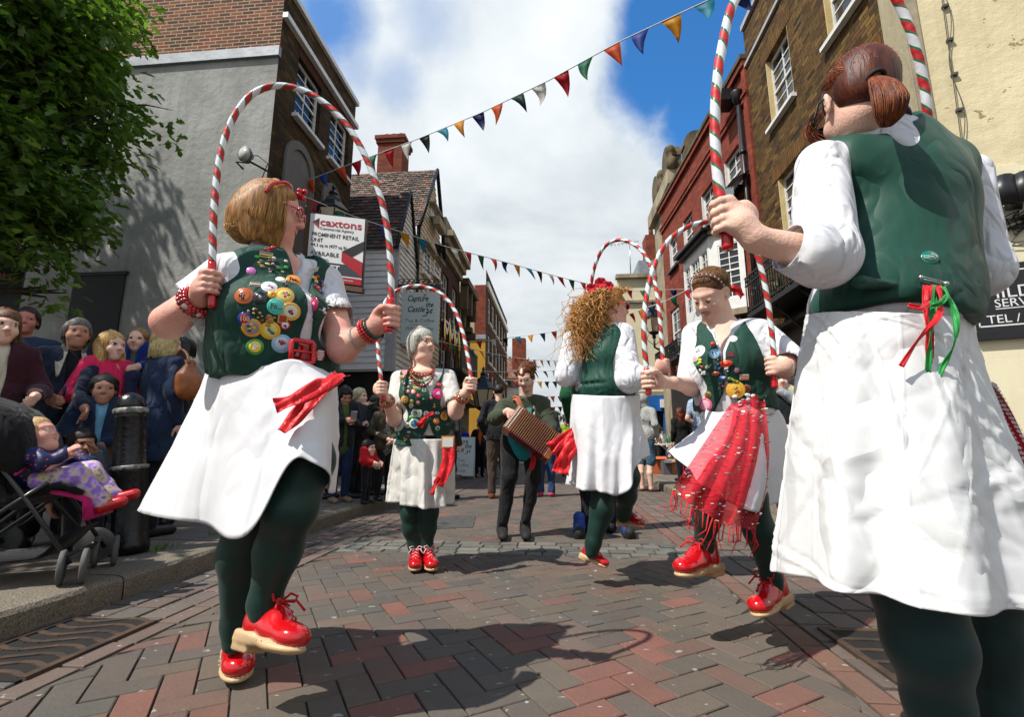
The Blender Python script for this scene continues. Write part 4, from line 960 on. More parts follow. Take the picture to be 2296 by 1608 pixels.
sw_ = Wall(b, (3.2, 24), (3.2, 60), 1); sw_.wall(0, 9.2, cream2); block(b, 'house_body', (3.4, 24.4, 0), (9, 60, 9.1), cream2)
block(b, 'dormer', (4.4, 24.6, 9.2), (6.5, 27, 10.4), M['lead']); block(b, 'chimney', (4.9, 25, 10.3), (6.2, 26, 12.0), farred)
mb = MB(); mb.lathe([(.18, 0), (.15, .5), (.19, .55), (.19, .7), (.15, .8)], S(5.9, 25.5, 12), 10, 0); mb.lathe([(.14, 0), (.12, .6), (.14, .7)], S(5.3, 25.5, 12), 10, 1); mb.build('chimney_pot', [pm('buff_pot', (.42, .3, .17), .8), pm('clay_pot', (.30, .11, .06), .8)], b)
mb = MB(); A0 = S(3.95, 24.5, 9.3); mb.tube([A0, A0+(0, 0, 2.2)], .03, 5); mb.tube([A0+(-1.0, 0, 1.95), A0+(.5, 0, 2.15)], .02, 4)
for k in range(7): c = A0+(-.95+.2*k, 0, 1.97+.028*k); mb.tube([c+(0, 0, -.14), c+(0, 0, .14)], .012, 4)
mb.build('aerial', M['steel'], b)
# ---------------------------------------------------------------- street furniture, signs, bunting, tree
FACE = np.stack([(1, 0, 0), (0, 0, 1), (0, -1, 0)], 1).astype(float)
# bollard
bp = ground(286, 1240, .12); bo = thing('bollard', 'black iron bollard with a domed top and chipped white rings on the pavement edge', 'bollard', bp)
MB().lathe([(.118, 0), (.118, .06), (.108, .08), (.098, .50), (.100, .505), (.102, .53), (.095, .55), (.085, .86), (.088, .87), (.088, .90), (.082, .905), (.080, .93), (.085, .94), (.083, .96), (.072, 1.0), (.045, 1.03), (.001, 1.045)], bp, 28).build('post', pm('gloss_black_iron', (.008, .008, .009), .28, .3, 10, .006, 35), bo)
for pr in ([(.094, .895), (.099, .905), (.099, .925), (.092, .935), (.089, .93), (.089, .90)], [(.100, .525), (.107, .532), (.107, .55), (.100, .556)]): MB().lathe(pr, bp, 28).build('ring', pm('chipped_ring', (.02, .02, .02), .4, 0, 30, .004, 60, col2=(.30, .29, .26), detail=6), bo)
bo.rotation_euler = (.02, -.10, 0)
# lamps
def lantern(c, s, par, hang=False):
 mb = MB(); mb.lathe([(.30, .0), (.34, .02), (.33, .05), (.20, .20), (.16, .24), (.16, .30), (.10, .34), (.07, .40), (.10, .43), (.06, .47), (.02, .52), (.05, .56), (.01, .64)], c+np.array((0, 0, .45*s)), 6, 0, np.eye(3)*s, False)
 mb.lathe([(.05, -.22), (.08, -.16), (.05, -.12), (.17, -.04), (.19, .0)], c, 6, 0, np.eye(3)*s, False)
 for k in range(6):
  a = math.pi*k/3; mb.tube([c+s*np.array((.185*math.cos(a), .185*math.sin(a), 0)), c+s*np.array((.315*math.cos(a), .315*math.sin(a), .46))], .014*s, 4)
 mb.build('lantern_frame', M['black'], par)
 g = MB(); g.lathe([(.175, .005), (.30, .45)], c, 6, 0, np.eye(3)*s, False); g.build('lantern_glass', pm('cream_lamp_glass', (.55, .47, .33), .2, .1, 4, spec=.6), par)
c = S(3.45, 17, 4.75); lp = thing('wall_lantern', 'black six sided lantern on a bracket in front of the red brick house', 'street lamp', c); lantern(c, 1.05, lp)
MB().tube([c+(0, 0, -.2), c+(0, 0, -.55), c+(.12, .0, -.62), c+(.75, .1, -.6)], .04, 6).tube([c+(-.2, 0, -.1), c+(-.25, 0, -.28), c+(-.05, 0, -.45), c+(.05, 0, -.45), c+(.25, 0, -.28), c+(.2, 0, -.1)], .012, 4).build('bracket', M['black'], lp)
c = S(-2.42, 15.8, 2.05); lp = thing('street_lamp', 'black lamp post with a six sided lantern by the ochre wall', 'street lamp', S(-2.42, 15.8, 0.1)); lantern(c, 1.25, lp)
MB().lathe([(.16, 0), (.16, .4), (.09, .5), (.07, .6), (.05, 1.75), (.07, 1.8)], S(-2.42, 15.8, .1), 12).build('post', M['black'], lp)
c = S(-4.35, 8.5, 4.9); lp = thing('wall_lantern', 'green black lantern with a finial on the brown house, behind the blonde dancer', 'street lamp', c); lantern(c, .95, lp)
MB().tube([c+(0, 0, -.2), c+(0, 0, -.4), c+(-.6, 0, -.5)], .03, 6).build('bracket', M['black'], lp)
pq = S(-4.80, 8.8, 5.45)
dm = MB(); Rq = np.stack([(0, 0, 1.), nrm(np.cross(nrm(S(.6, -1)), (0, 0, 1.))), nrm(S(.6, -1))], 1)
dm.lathe([(.001, -.03), (.27, -.03), (.275, .0), (.27, .03), (.001, .032)], pq, 26, 0, Rq).lathe([(.262, .026), (.272, .04), (.284, .026)], pq, 26, 1, Rq).ball(pq+Rq@np.array((0, 0, .04)), .04, 1)
dm.tube([pq, pq+S(-.22, .15)], .02, 5); tag(dm.build('round_plaque', [M['black'], M['gold']]), 'round black plaque with a gold rim projecting from the brown house arches', 'sign')
# signs
def board(name, label, c, w, h, R, faces, cat='sign', t=.04, grp=None):
 th = thing(name, label, cat, c, 0, grp); return th
blk = pm('sign_black', (.012, .012, .014), .4, .1); wht = pm('sign_white', (.66, .66, .66), .45, .05, 3); redp = pm('sign_red', (.36, .008, .02), .4, .08); slate = pm('sign_slate', (.035, .048, .062), .4, .08)
p0, p1, p3 = [W(*q) for q in ((697, 478, 8.2), (819, 492, 8.1), (685, 622, 8.2))]
ex = nrm(p1-p0); ez_ = np.array((0, 0, 1.)); ey = nrm(np.cross(ez_, ex)); bw_ = np.linalg.norm(p1-p0); bh = p0[2]-p3[2]+.02; oc = p0
th = thing('estate_board', 'white to let board with red and black arrow shapes bracketed beside the brown house', 'sign', oc)
RB = np.stack([ex, ez_, -ey], 1)
def bp_(x, y, n=0): return oc+ex*(x*bw_)-ez_*(y*bh)-ey*n
mb = MB(); mb.obox(bp_(.5, .5)+ey*.03, np.stack([ex, ey, ez_], 1), (bw_/2+.02, .028, bh/2+.02)); mb.build('backing', blk, th)
def poly(pts, mat, n, name='panel'): 
 o = MB(); V = [bp_(x, y, n) for x, y in pts]; o.add(V+[v+ey*.0015 for v in V], [tuple(range(len(V)))]+[(i, i+len(V), (i+1) % len(V)+len(V), (i+1) % len(V)) for i in range(len(V))]); return o.build(name, mat, th)
poly([(0, 1), (1, 1), (1, 0), (0, 0)], wht, .004); poly([(0, .89), (1, .89), (1, .72), (0, .72)], slate, .007); poly([(0, 1), (1, 1), (1, .91), (0, .91)], redp, .007)
poly([(.62, .68), (1, .88), (1, .66), (.62, .53)], redp, .010); poly([(.62, .53), (.80, .60), (1, .48), (1, .34)], blk, .010, 'arrow')
poly([(.05, .13), (.17, .20), (.17, .13), (.17, .06)], blk, .010, 'arrow'); poly([(.05, .13), (.17, .22), (.17, .17), (.10, .13)], redp, .012, 'arrow')
tx = MB()
put_text(tx, 'caxtons', .20, bp_(.57, .12, .009), RB, 1, width=.76*bw_, bold=.003); put_text(tx, 'Commercial Agency', .075, bp_(.50, .215, .009), RB, 0, width=.62*bw_)
for t, y, wd in (('PROMINENT RETAIL', .315, .86), ('UNIT', .40, .21), ('44.3 sq m (477 sq ft)', .475, .66), ('AVAILABLE', .60, .52)): put_text(tx, t, .105 if t != '44.3 sq m (477 sq ft)' else .085, bp_(.05+wd/2, y, .009), RB, 0, width=wd*bw_, bold=.0005)
put_text(tx, 'TO LET', .15, bp_(.34, .80, .011), RB, 2, width=.52*bw_, bold=.003); put_text(tx, '7666', .085, bp_(.48, .955, .011), RB, 2, width=.16*bw_, bold=.002); put_text(tx, 'caxtons.com', .06, bp_(.72, .95, .011), RB, 2, width=.26*bw_)
tx.build('lettering', [blk, redp, wht], th)
mb = MB(); mb.obox(bp_(.5, 1.06)+ey*.05, np.stack([ex, ey, ez_], 1), (bw_/2+.02, .06, .045)); mb.obox(bp_(-.06, .55)+ey*.05, np.stack([ex, ey, ez_], 1), (.04, .04, bh*.75)); mb.build('timber_post', pm('brown_timber', (.10, .045, .022), .6, .3, 20), th)
# hanging sign
gs = pm('sage_sign', (.50, .57, .57), .5, .06, 4); ink = pm('dark_ink', (.02, .018, .02), .5); gink = pm('grey_ink', (.12, .14, .15), .5); plum = pm('plum_ink', (.09, .03, .045), .5)
def leaf_logo(mb, c, R, s, m):
 for a, L in ((.5, 1), (2.2, .9), (-.5, .8), (3.6, .8)):
  d = np.array((math.cos(a), math.sin(a))); e = np.array((-d[1], d[0]))
  mb.prism([tuple(d*s*L*.1), tuple(d*s*L*.55+e*s*.2), tuple(d*s*L), tuple(d*s*L*.55-e*s*.2)], R, c, 0, .002, m)
 mb.tube([c+R@np.array((-s*1.3, -s*.9, .001)), c+R@np.array((-s*.5, -s*.8, .001)), c+R@np.array((0, 0, .001))], s*.09, 4, m)
p0, p1 = W(902, 655, 10.95), W(985, 655, 10.87); ex = nrm(p1-p0); ey = nrm(np.cross(ez_, ex)); bw_ = np.linalg.norm(p1-p0); bh = 1.24; oc = p0; RB = np.stack([ex, ez_, -ey], 1)
th = thing('hanging_sign', 'pale grey tea shop sign hanging from a scrolled iron bracket on the weatherboarded house', 'sign', oc)
mb = MB(); mb.obox(bp_(.5, .5)+ey*.03, np.stack([ex, ey, ez_], 1), (bw_/2, .03, bh/2), 0, .01); mb.build('board', gs, th)
tx = MB()
for t, s, x, y, wd, m, it in (('Capture', .2, .42, .13, .56, 0, .35), ('the', .17, .74, .25, .2, 0, .35), ('Castle', .2, .38, .34, .46, 0, .35), ('Tea & Coffee', .11, .5, .56, .78, 1, 0), ('Gifts for the', .11, .5, .71, .74, 1, 0), ('Home &', .11, .5, .81, .44, 1, 0), ('Garden', .11, .5, .91, .4, 1, 0)): put_text(tx, t, s, bp_(x, y, .003), RB, m, width=wd*bw_, italic=it, bold=.003 if m == 0 else 0)
leaf_logo(tx, bp_(.74, .38, .003), RB, .12, 2); leaf_logo(tx, bp_(.62, .06, .003), RB, .05, 2); tx.obox(bp_(.5, .635, .003), np.stack([ex, ey, ez_], 1), (.25*bw_, .001, .004), 1)
tx.build('lettering', [ink, gink, plum], th)
mb = MB(); t0 = bp_(-.12, -.10); t1 = bp_(1.05, -.10); mb.obox((t0+t1)/2, np.stack([ex, ey, ez_], 1), (np.linalg.norm(t1-t0)/2, .03, .05)); mb.tube([bp_(-.12, -.95), bp_(1.0, -.2)], .012, 5)
for k in range(8):
 c = bp_(-.05+.14*k, -.20); mb.tube([c+ex*(.09*math.cos(t)*(1-t/12))+ez_*(.09*math.sin(t)*(1-t/12)) for t in np.linspace(0, 7, 16)], .01, 4)
for x in (.12, .88): mb.tube([bp_(x, -.1), bp_(x, 0)], .012, 4)
mb.build('iron_bracket', M['black'], th)
ab = thing('alarm_box', 'yellow and black alarm box on the weatherboarded house', 'alarm box', W(852, 735, 11.0)); mb = MB(); mb.obox(W(852, 735, 11.05), rotz(-AY), (.09, .13, .16), 0, .02); mb.build('casing', pm('amber_box', (.45, .22, .02), .4), ab); mb = MB(); mb.obox(W(852, 752, 11.04), rotz(-AY), (.092, .132, .05), 0, .01); mb.build('base', M['black'], ab)
# A-board
bb_ = ground(1033, 1076); cA = np.array((bb_[0], bb_[1], 0)); sc = pxm(cA[1]); wA = 62/sc; hA = wA*1.5
th = thing('sandwich_board', 'pale tea shop sandwich board standing in the street behind the short-haired dancer', 'sandwich board', cA)
ex = nrm(np.array((1, .12, 0))); ey = nrm(np.cross(ez_, ex)); zz = nrm(ez_+ey*.16); oc = cA-ex*wA/2+zz*hA; bw_ = wA; bh = hA; RB = np.stack([ex, zz, np.cross(ex, zz)], 1)
def bp_(x, y, n=0): return oc+ex*(x*bw_)-zz*(y*bh)+RB[:, 2]*n
mb = MB(); mb.obox(bp_(.5, .46)-RB[:, 2]*.012, np.stack([ex, -RB[:, 2], zz], 1), (bw_/2, .012, bh*.46), 0, .005); mb.build('board', gs, th)
mb = MB(); mb.tube([bp_(.97, 0), bp_(.97, 1.0)], .018, 5); mb.tube([bp_(.03, 0), bp_(.03, 1.0)], .018, 5); mb.obox(cA+ey*.30+ez_*hA*.5, np.stack([ex, ey, ez_], 1)@np.array(((1, 0, 0), (0, math.cos(.3), math.sin(.3)), (0, -math.sin(.3), math.cos(.3)))), (bw_/2, .012, hA*.48)); mb.build('leg_frame', gs, th)
tx = MB()
for t, s, x, y, wd, m, it in (('Capture', .11, .42, .11, .62, 0, .35), ('the', .10, .74, .22, .24, 0, .35), ('Castle', .11, .33, .30, .5, 0, .35), ('Tea', .075, .5, .55, .26, 1, 0), ('& Coffee', .075, .5, .67, .56, 1, 0), ('Shop', .075, .5, .79, .34, 1, 0)): put_text(tx, t, s*1.6, bp_(x, y, .003), RB, m, width=wd*bw_, italic=it, bold=.002 if m == 0 else 0)
leaf_logo(tx, bp_(.76, .34, .003), RB, .07, 2); tx.build('lettering', [ink, gink, plum], th)
# service sign and book sign on the cream wall
th = thing('shop_sign', 'black sign with white serif lettering on the cream wall behind the ponytailed dancer', 'shop sign', R1.org+(0, 0, 2))
s0, z1 = R1.px(2160, 606); s1, _ = R1.px(2292, 606); _, z0 = R1.px(2170, 752); mb = MB(); mb.box((s0, .003, z0), (s0+2.3, .06, z1)); R1.mesh('sign_board', mb, blk, th)
th_o = [o for o in bpy.data.objects if o.parent == th]
for o in th_o: o.location = tuple(R1.org-np.array(th.location)); o.rotation_euler = (0, 0, R1.rz)
mb = MB(); RT = np.stack([(1, 0, 0), (0, 0, 1), (0, 1, 0)], 1).astype(float)
def sz(px, py): return R1.px(px, py)
for t, (a, b), size, al in (('CHILDGA', (2166, 668), .15, 'LEFT'), ('SERVICE', (2222, 686), .105, 'LEFT'), ('TEL / FAX', (2206, 722), .105, 'LEFT')):
 s, z = sz(a, b); put_text(mb, t, size, (s, .062, z), RT, 0, 'LEFT')
for (a, b, c, d) in ((s0+.02, s0+2.28, z0+.05, z0+.062), (s0+.02, s0+2.28, z1-.072, z1-.06), (s0+.02, s0+.03, z0+.05, z1-.06)): mb.box((a, .06, c), (b, .063, d))
s, z = sz(2226, 698); mb.box((s, .06, z), (s+.5, .063, z+.008))
o = R1.mesh('lettering', mb, wht, th); o.location = tuple(R1.org-np.array(th.location)); o.rotation_euler = (0, 0, R1.rz)
mb = MB(); mb.box((s0-.02, .003, z0-.07), (s0+2.32, .10, z0-.002)); o = R1.mesh('ledge', mb, M['blackpaint'], th); o.location = tuple(R1.org-np.array(th.location)); o.rotation_euler = (0, 0, R1.rz)
th = thing('book_sign', 'black sign shaped like an open book with gold emblems on the cream wall', 'sign', R1.org+(0, 0, 3))
a, z1 = sz(2203, 430); b_, _ = sz(2250, 430); _, z0 = sz(2215, 488)
mb = MB()
for k, (x0, x1) in enumerate(((a, b_), (b_, b_+(b_-a)))):
 mb.sheet([[(x0+(x1-x0)*t, .14+.05*math.sin(math.pi*(t if k else t))*1.0-(.05 if (t == (1 if k == 0 else 0)) else 0), z1+.035*math.sin(math.pi*t) if q == 1 else z0+.03*math.sin(math.pi*t)) for t in np.linspace(0, 1, 9)] for q in (1, 0)])
o = R1.mesh('book', mb, blk, th); o.location = tuple(R1.org-np.array(th.location)); o.rotation_euler = (0, 0, R1.rz); solidify(o, .06, 1)
mb = MB()
for k in range(4): mb.box((b_+.10+.045*k, .20, z1-.10), (b_+.135+.045*k, .213, z1-.05))
for k in range(2): mb.box((b_+.13+.05*k, .20, z1-.045), (b_+.165+.05*k, .213, z1-.015))
mb.box((b_+.15, .20, z0+.06), (b_+.32, .213, z0+.09)); mb.ball((b_+.15, .206, z0+.075), .025, 0, 5)
o = R1.mesh('gold_emblem', mb, M['gold'], th); o.location = tuple(R1.org-np.array(th.location)); o.rotation_euler = (0, 0, R1.rz)
mb = MB(); rr = random.Random(4)
for k in range(16):
 x = a+rr.uniform(.15, .55); pts = [(x+rr.uniform(-.09, .09)*t*3, .05+rr.uniform(0, .05), z0-.02-t*rr.uniform(.12, .42)*(1 if k < 6 else .5)+(.12*t*t if k % 2 else 0)) for t in np.linspace(0, 1, 7)]; mb.tube(pts, .006, 4)
o = R1.mesh('loose_wires', mb, M['black'], th); o.location = tuple(R1.org-np.array(th.location)); o.rotation_euler = (0, 0, R1.rz)
# menu board
Ym = 5.6; th = thing('menu_board', 'tall black menu board with pink lettering under the tree', 'menu board', W(0, 700, Ym))
ex = nrm((1, .35, 0)); a = W(64, 560, Ym); RBm = np.stack([ex, ez_, nrm(np.cross(ex, ez_))], 1); zb = W(52, 690, Ym)[2]
mb = MB(); c = a-ex*.5; c[2] = (a[2]+.2)/2; mb.obox(c-RBm[:, 2]*.02, np.stack([ex, -RBm[:, 2], ez_], 1), (.5, .02, (a[2]-.2)/2), 0, .006); mb.build('board', blk, th)
pk = pm('pink_letters', (.62, .14, .19), .6, .05); tx = MB(); Hm = (a[2]-zb)
for t, y, sz_, xr in (('THE HOGGY PIG', .16, .115, .05), ('PIES IN ROLL', .50, .12, .08), ('£4.50', .64, .10, .38), ('BURGER', .80, .11, .36), ('£4.00', .93, .10, .38), ('BIG BURGER', 1.12, .11, .22)):
 V_, F_ = text_geo(t, sz_, 'RIGHT', .003); q = a-ex*xr-ez_*(y*Hm)+RBm[:, 2]*.004; tx.add([q+RBm@v for v in V_], F_, 0)
for y in (.73, 1.02): tx.obox(a-ex*.5-ez_*(y*Hm)+RBm[:, 2]*.004, np.stack([ex, RBm[:, 2], ez_], 1), (.46, .001, .004))
tx.build('lettering', pk, th)
# ---- bunting
FL = {'y': 'e0a41c', 'n': '1c2f6e', 'o': 'd9602a', 'g': '0f7a55', 'r': 'c41e30', 'w': 'd8d8d2', 'd': '0d3b34', 't': '1f8fa8', 'k': '17181c', 'b': '2f52a8', 'p': 'd03a5a'}
fm = {}
for k, h in FL.items():
 m, nt, b = nodes('pennant_'+k); b.inputs['Base Color'].default_value = rgb(hx(h)); b.inputs['Roughness'].default_value = .6
 b.inputs['Transmission Weight'].default_value = 0; tr = nt.nodes.new('ShaderNodeBsdfTranslucent'); tr.inputs[0].default_value = rgb(hx(h)); mx = nt.nodes.new('ShaderNodeMixShader'); mx.inputs[0].default_value = .6
 nt.links.new(b.outputs[0], mx.inputs[1]); nt.links.new(tr.outputs[0], mx.inputs[2]); nt.links.new(mx.outputs[0], nt.nodes['Material Output'].inputs[0]); fm[k] = m
strm = pm('bunting_tape', (.62, .62, .6), .7)
def bunting(label, pts, cols, w=.25, h=.33, lean=.1, n=None):
 """pts: (px,py,Y) along the tape; one pennant per colour letter, '.' leaves a gap"""
 P = [W(*p) for p in pts]; th = thing('bunting', label, 'bunting', P[0], 0, 'bunting strung across the street')
 d = np.cumsum([0]+[np.linalg.norm(P[i+1]-P[i]) for i in range(len(P)-1)]); T = d[-1]
 Pa = np.array(P)
 def at(s): return np.array([np.interp(s, d, Pa[:, q]) for q in range(3)])
 MB().tube([at(T*i/60) for i in range(61)], .006+.0006*max(p[2] for p in pts)*.4, 5).build('tape', strm, th)
 rr = random.Random(len(cols)*7+int(pts[0][0])); n = len(cols); by = {}
 for i, c in enumerate(cols):
  if c == '.': continue
  s = T*(i+.5)/n; a, b = at(max(0, s-w/2)), at(min(T, s+w/2)); tip = (a+b)/2-np.array((0, 0, h))+np.array((rr.gauss(lean, .05), rr.gauss(0, .06), 0)); bow = np.array((rr.gauss(0, .02), rr.gauss(0, .035), 0)); G = []
  for r in range(5):
   t = r/4; k = (1-t); G.append([(a*(1-q)+b*q)*k+tip*t+bow*math.sin(math.pi*t)*(1+.5*math.sin(q*3)) for q in (0, .5, 1)])
  mb = MB(); mb.sheet(G); o = mb.build('pennant', fm[c], th); solidify(o, .002)
 return th
bunting('long bunting nearest the camera rising from the brown house to the top of the frame', [(640, 424, 9.3), (760, 377, 8.8), (935, 312, 8.0), (1080, 252, 7.2), (1230, 180, 6.4), (1390, 92, 5.7), (1600, -6, 5.0), (1700, -55, 4.7)], 'toborgrwktynodwrgobytn')
bunting('long bunting from the lantern of the brown house across to the red brick house', [(672, 436, 8.3), (790, 484, 8.9), (905, 522, 9.7), (1000, 553, 10.6), (1130, 587, 12.3), (1250, 620, 14.0), (1340, 642, 15), (1420, 652, 15.6), (1560, 648, 15.3)], 'rgobytkwrgonytkwrgonkwrgony', .25, .34)
bunting('bunting with yellow pennant at its end rising over the accordion player to the right', [(1000, 772, 18), (1120, 760, 18.5), (1200, 750, 18), (1285, 736, 17), (1400, 708, 15), (1490, 676, 13), (1560, 640, 12)], 'ogrwktynogrwktyrynogr', .25, .34)
bunting('bunting dipping in front of the dark brick block from the ornate stone front', [(945, 752, 14), (1010, 772, 16), (1110, 795, 19), (1180, 806, 22), (1290, 812, 26)], 'ryrgonyntkwrgonykwrkw', .26, .36)
bunting('low bunting in front of the ochre wall at shoulder height of the lantern', [(1050, 832, 17), (1120, 834, 20), (1200, 834, 24), (1290, 828, 27)], 'kwrgonrykkwrk', .28, .38)
bunting('bunting high above the far street, fifth from the front', [(1130, 852, 26), (1210, 856, 27), (1290, 855, 28), (1380, 846, 29)], 'kokwynkrokykwrk', .32, .42)
bunting('small bunting over the far street, sixth from the front', [(1150, 884, 32), (1220, 890, 33), (1300, 886, 34), (1380, 870, 36)], 'kwyrkonkwrkowkrk', .36, .46)
bunting('tiny bunting far down the street, seventh from the front', [(1160, 908, 40), (1225, 914, 41), (1300, 910, 42), (1370, 900, 44)], 'rkwkyrkwokwrkwkr', .42, .5)
bunting('farthest tiny bunting just above the distant trees', [(1170, 930, 52), (1230, 934, 53), (1300, 930, 54), (1360, 924, 56)], 'kwrkowkrkwkywk', .5, .6)
# ---- trees
mleaf = []
for i, c in enumerate(((.075, .14, .018), (.045, .095, .013), (.12, .20, .028))):
 m, nt, b = nodes('lime_leaf_%s' % 'abc'[i]); b.inputs['Roughness'].default_value = .38; b.inputs['Specular IOR Level'].default_value = .5; b.inputs['Base Color'].default_value = rgb(c)
 tr = nt.nodes.new('ShaderNodeBsdfTranslucent'); tr.inputs[0].default_value = rgb((c[0]*2.0, c[1]*2.2, c[2]*1.2)); mx = nt.nodes.new('ShaderNodeMixShader'); mx.inputs[0].default_value = .36
 nt.links.new(b.outputs[0], mx.inputs[1]); nt.links.new(tr.outputs[0], mx.inputs[2]); nt.links.new(mx.outputs[0], nt.nodes['Material Output'].inputs[0]); mleaf.append(m)
LEAF = [(0, 0), (.22, .10), (.50, .30), (.46, .12), (.80, .18), (1, 0), (.80, -.18), (.46, -.12), (.50, -.30), (.22, -.10)]
def leaves(mb, c, r, n, size, rr, sq=(1, 1, .75)):
 for k in range(n):
  d = nrm([rr.gauss(0, 1) for _ in range(3)]); q = c+d*r*np.array(sq)*rr.random()**.4
  o = nrm(d*np.array((1, 1, .35))+np.array((rr.gauss(0, .5), rr.gauss(0, .5), -.35+rr.gauss(0, .35)))); up = nrm(np.array((rr.gauss(0, .35), rr.gauss(0, .35), 1))+d*.4); e = nrm(np.cross(up, o)); n_ = np.cross(o, e); L = size*rr.uniform(.65, 1.2)
  V = [q+o*x*L+e*y*L*1.3+n_*L*(abs(y)*.35-.14*x*x) for x, y in LEAF]
  mb.add(V, [(0, 1, 2, 3), (0, 3, 4, 5), (0, 5, 6, 7), (0, 7, 8, 9)], rr.choices((0, 1, 2), (5, 3, 2))[0], False)
def tree(name, label, base, h, clumps, leafn, size, limb, group=None, seed=1):
 rr = random.Random(seed); t = thing(name, label, 'tree', base, 0, group); tm = pm('bark', (.07, .055, .04), .95, .5, 10, .02, 18)
 top = base+np.array((0, 0, h)); mb = MB(); mb.tube([base+(0, 0, -.1), base+(.05, 0, h*.3), base+(0, .1, h*.65), top], [.26, .2, .14, .05], 10)
 for c, r in clumps:
  a = base+np.array((0, 0, max(1.8, min(h*.8, c[2]*.6)))); m_ = (a+c)/2+np.array((0, 0, .25)); mb.tube([a, m_, c], [.08, .05, .015], 6)
  for k in range(limb):
   d = nrm([rr.gauss(0, 1) for _ in range(3)]); mb.tube([c*.7+m_*.3, c+d*r*.5, c+d*r*.95], [.02, .012, .004], 4)
 mb.build('trunk', tm, t); mb = MB()
 for c, r in clumps:
  for k in range(max(2, int(leafn*r*r))):
   d = nrm([rr.gauss(0, 1) for _ in range(3)]); leaves(mb, c+d*r*rr.random()**.5*.85, .30, 26, size, rr)
 mb.build('crown', mleaf, t); return t
def Cn(u, v, z): return S(u, v, z)
cl = [(W(x, y, Y_), r) for x, y, Y_, r in ((45, 30, 4.6, .75), (150, 60, 5.2, .75), (240, 20, 5.6, .5), (15, 190, 4.7, .8), (135, 190, 5.0, .7), (190, 230, 5.5, .55), (45, 330, 4.8, .75), (150, 330, 5.3, .6), (225, 365, 5.6, .42), (105, 440, 5.0, .62), (175, 440, 5.4, .42), (25, 500, 4.8, .62), (120, 520, 5.2, .42), (5, 20, 4.4, .8), (80, 570, 5.1, .38), (-75, 420, 4.6, .8), (-85, 200, 4.5, .9), (-65, 40, 4.3, .9), (200, 130, 5.6, .45), (95, 655, 5.2, .22), (260, 345, 5.7, .25))]
rr = random.Random(21)
for k in range(58): cl.append((S(rr.uniform(-9.8, -5.1), rr.uniform(.9, 5.4), rr.uniform(3.9, 6.8)), rr.uniform(.6, .9)))
tree('lime_tree', 'large green lime tree overhanging the crowd at the left edge', S(-8.0, 3.9, .1), 6.4, cl, 34, .145, 4)
cl = []
SH = [(-9.1, 8.2, .18), (-9.15, 7.75, .25), (-9.35, 7.3, .35), (-8.95, 7.1, .35), (-9.2, 6.7, .45), (-8.75, 6.4, .4), (-9.3, 6.1, .5), (-8.6, 5.8, .4), (-9.6, 5.6, .5), (-8.9, 5.3, .5), (-10.1, 6.6, .3), (-10.15, 6.1, .4), (-8.35, 5.1, .4), (-8.2, 4.5, .5), (-10.4, 5.2, .6)]
for k in range(34): SH.append((rr.uniform(-12.6, -7.6)+.25*k % 1, rr.uniform(1.2, 4.9), rr.uniform(.5, .7)))
for k in range(6): SH.append((rr.uniform(-7.9, -6.9), rr.uniform(2.2, 4.2), .4))
for u, z, r in SH: t = rr.uniform(2.7, 3.6); cl.append((S(u-.821*t, 7.35-.571*t, z+1.43*t), r))
tree('tall_tree', 'tall tree beyond the left edge that shades the grey wall', S(-12.2, 5.4, .1), 9, cl, 26, .16, 2, seed=5)
cl = []
for k in range(14): cl.append((S(-1.2+rr.uniform(-1.6, 1.6), 78, 3.0+rr.uniform(0, 3.4)), 1.1))
tree('far_tree', 'small green tree closing the far end of the street', S(-1.2, 78, 0), 4.5, cl, 7, .5, 1, seed=8)
# ---------------------------------------------------------------- people: heads, hands, shoes
def Rhead(yaw, pitch=0, roll=0):
 """yaw 0 faces the camera, +90 faces image right; pitch + looks down; columns right(of picture when yaw 0), forward, up"""
 y, p, r = R_(yaw), R_(pitch), R_(roll)
 f = np.array((math.sin(y)*math.cos(p), -math.cos(y)*math.cos(p), -math.sin(p))); rt = np.array((math.cos(y), math.sin(y), 0)); u = np.cross(rt, -f)*-1
 u = np.cross(f, rt); u = u if u[2] > 0 else -u
 rt2 = rt*math.cos(r)+u*math.sin(r); u2 = u*math.cos(r)-rt*math.sin(r)
 return np.stack([rt2, f, u2], 1)
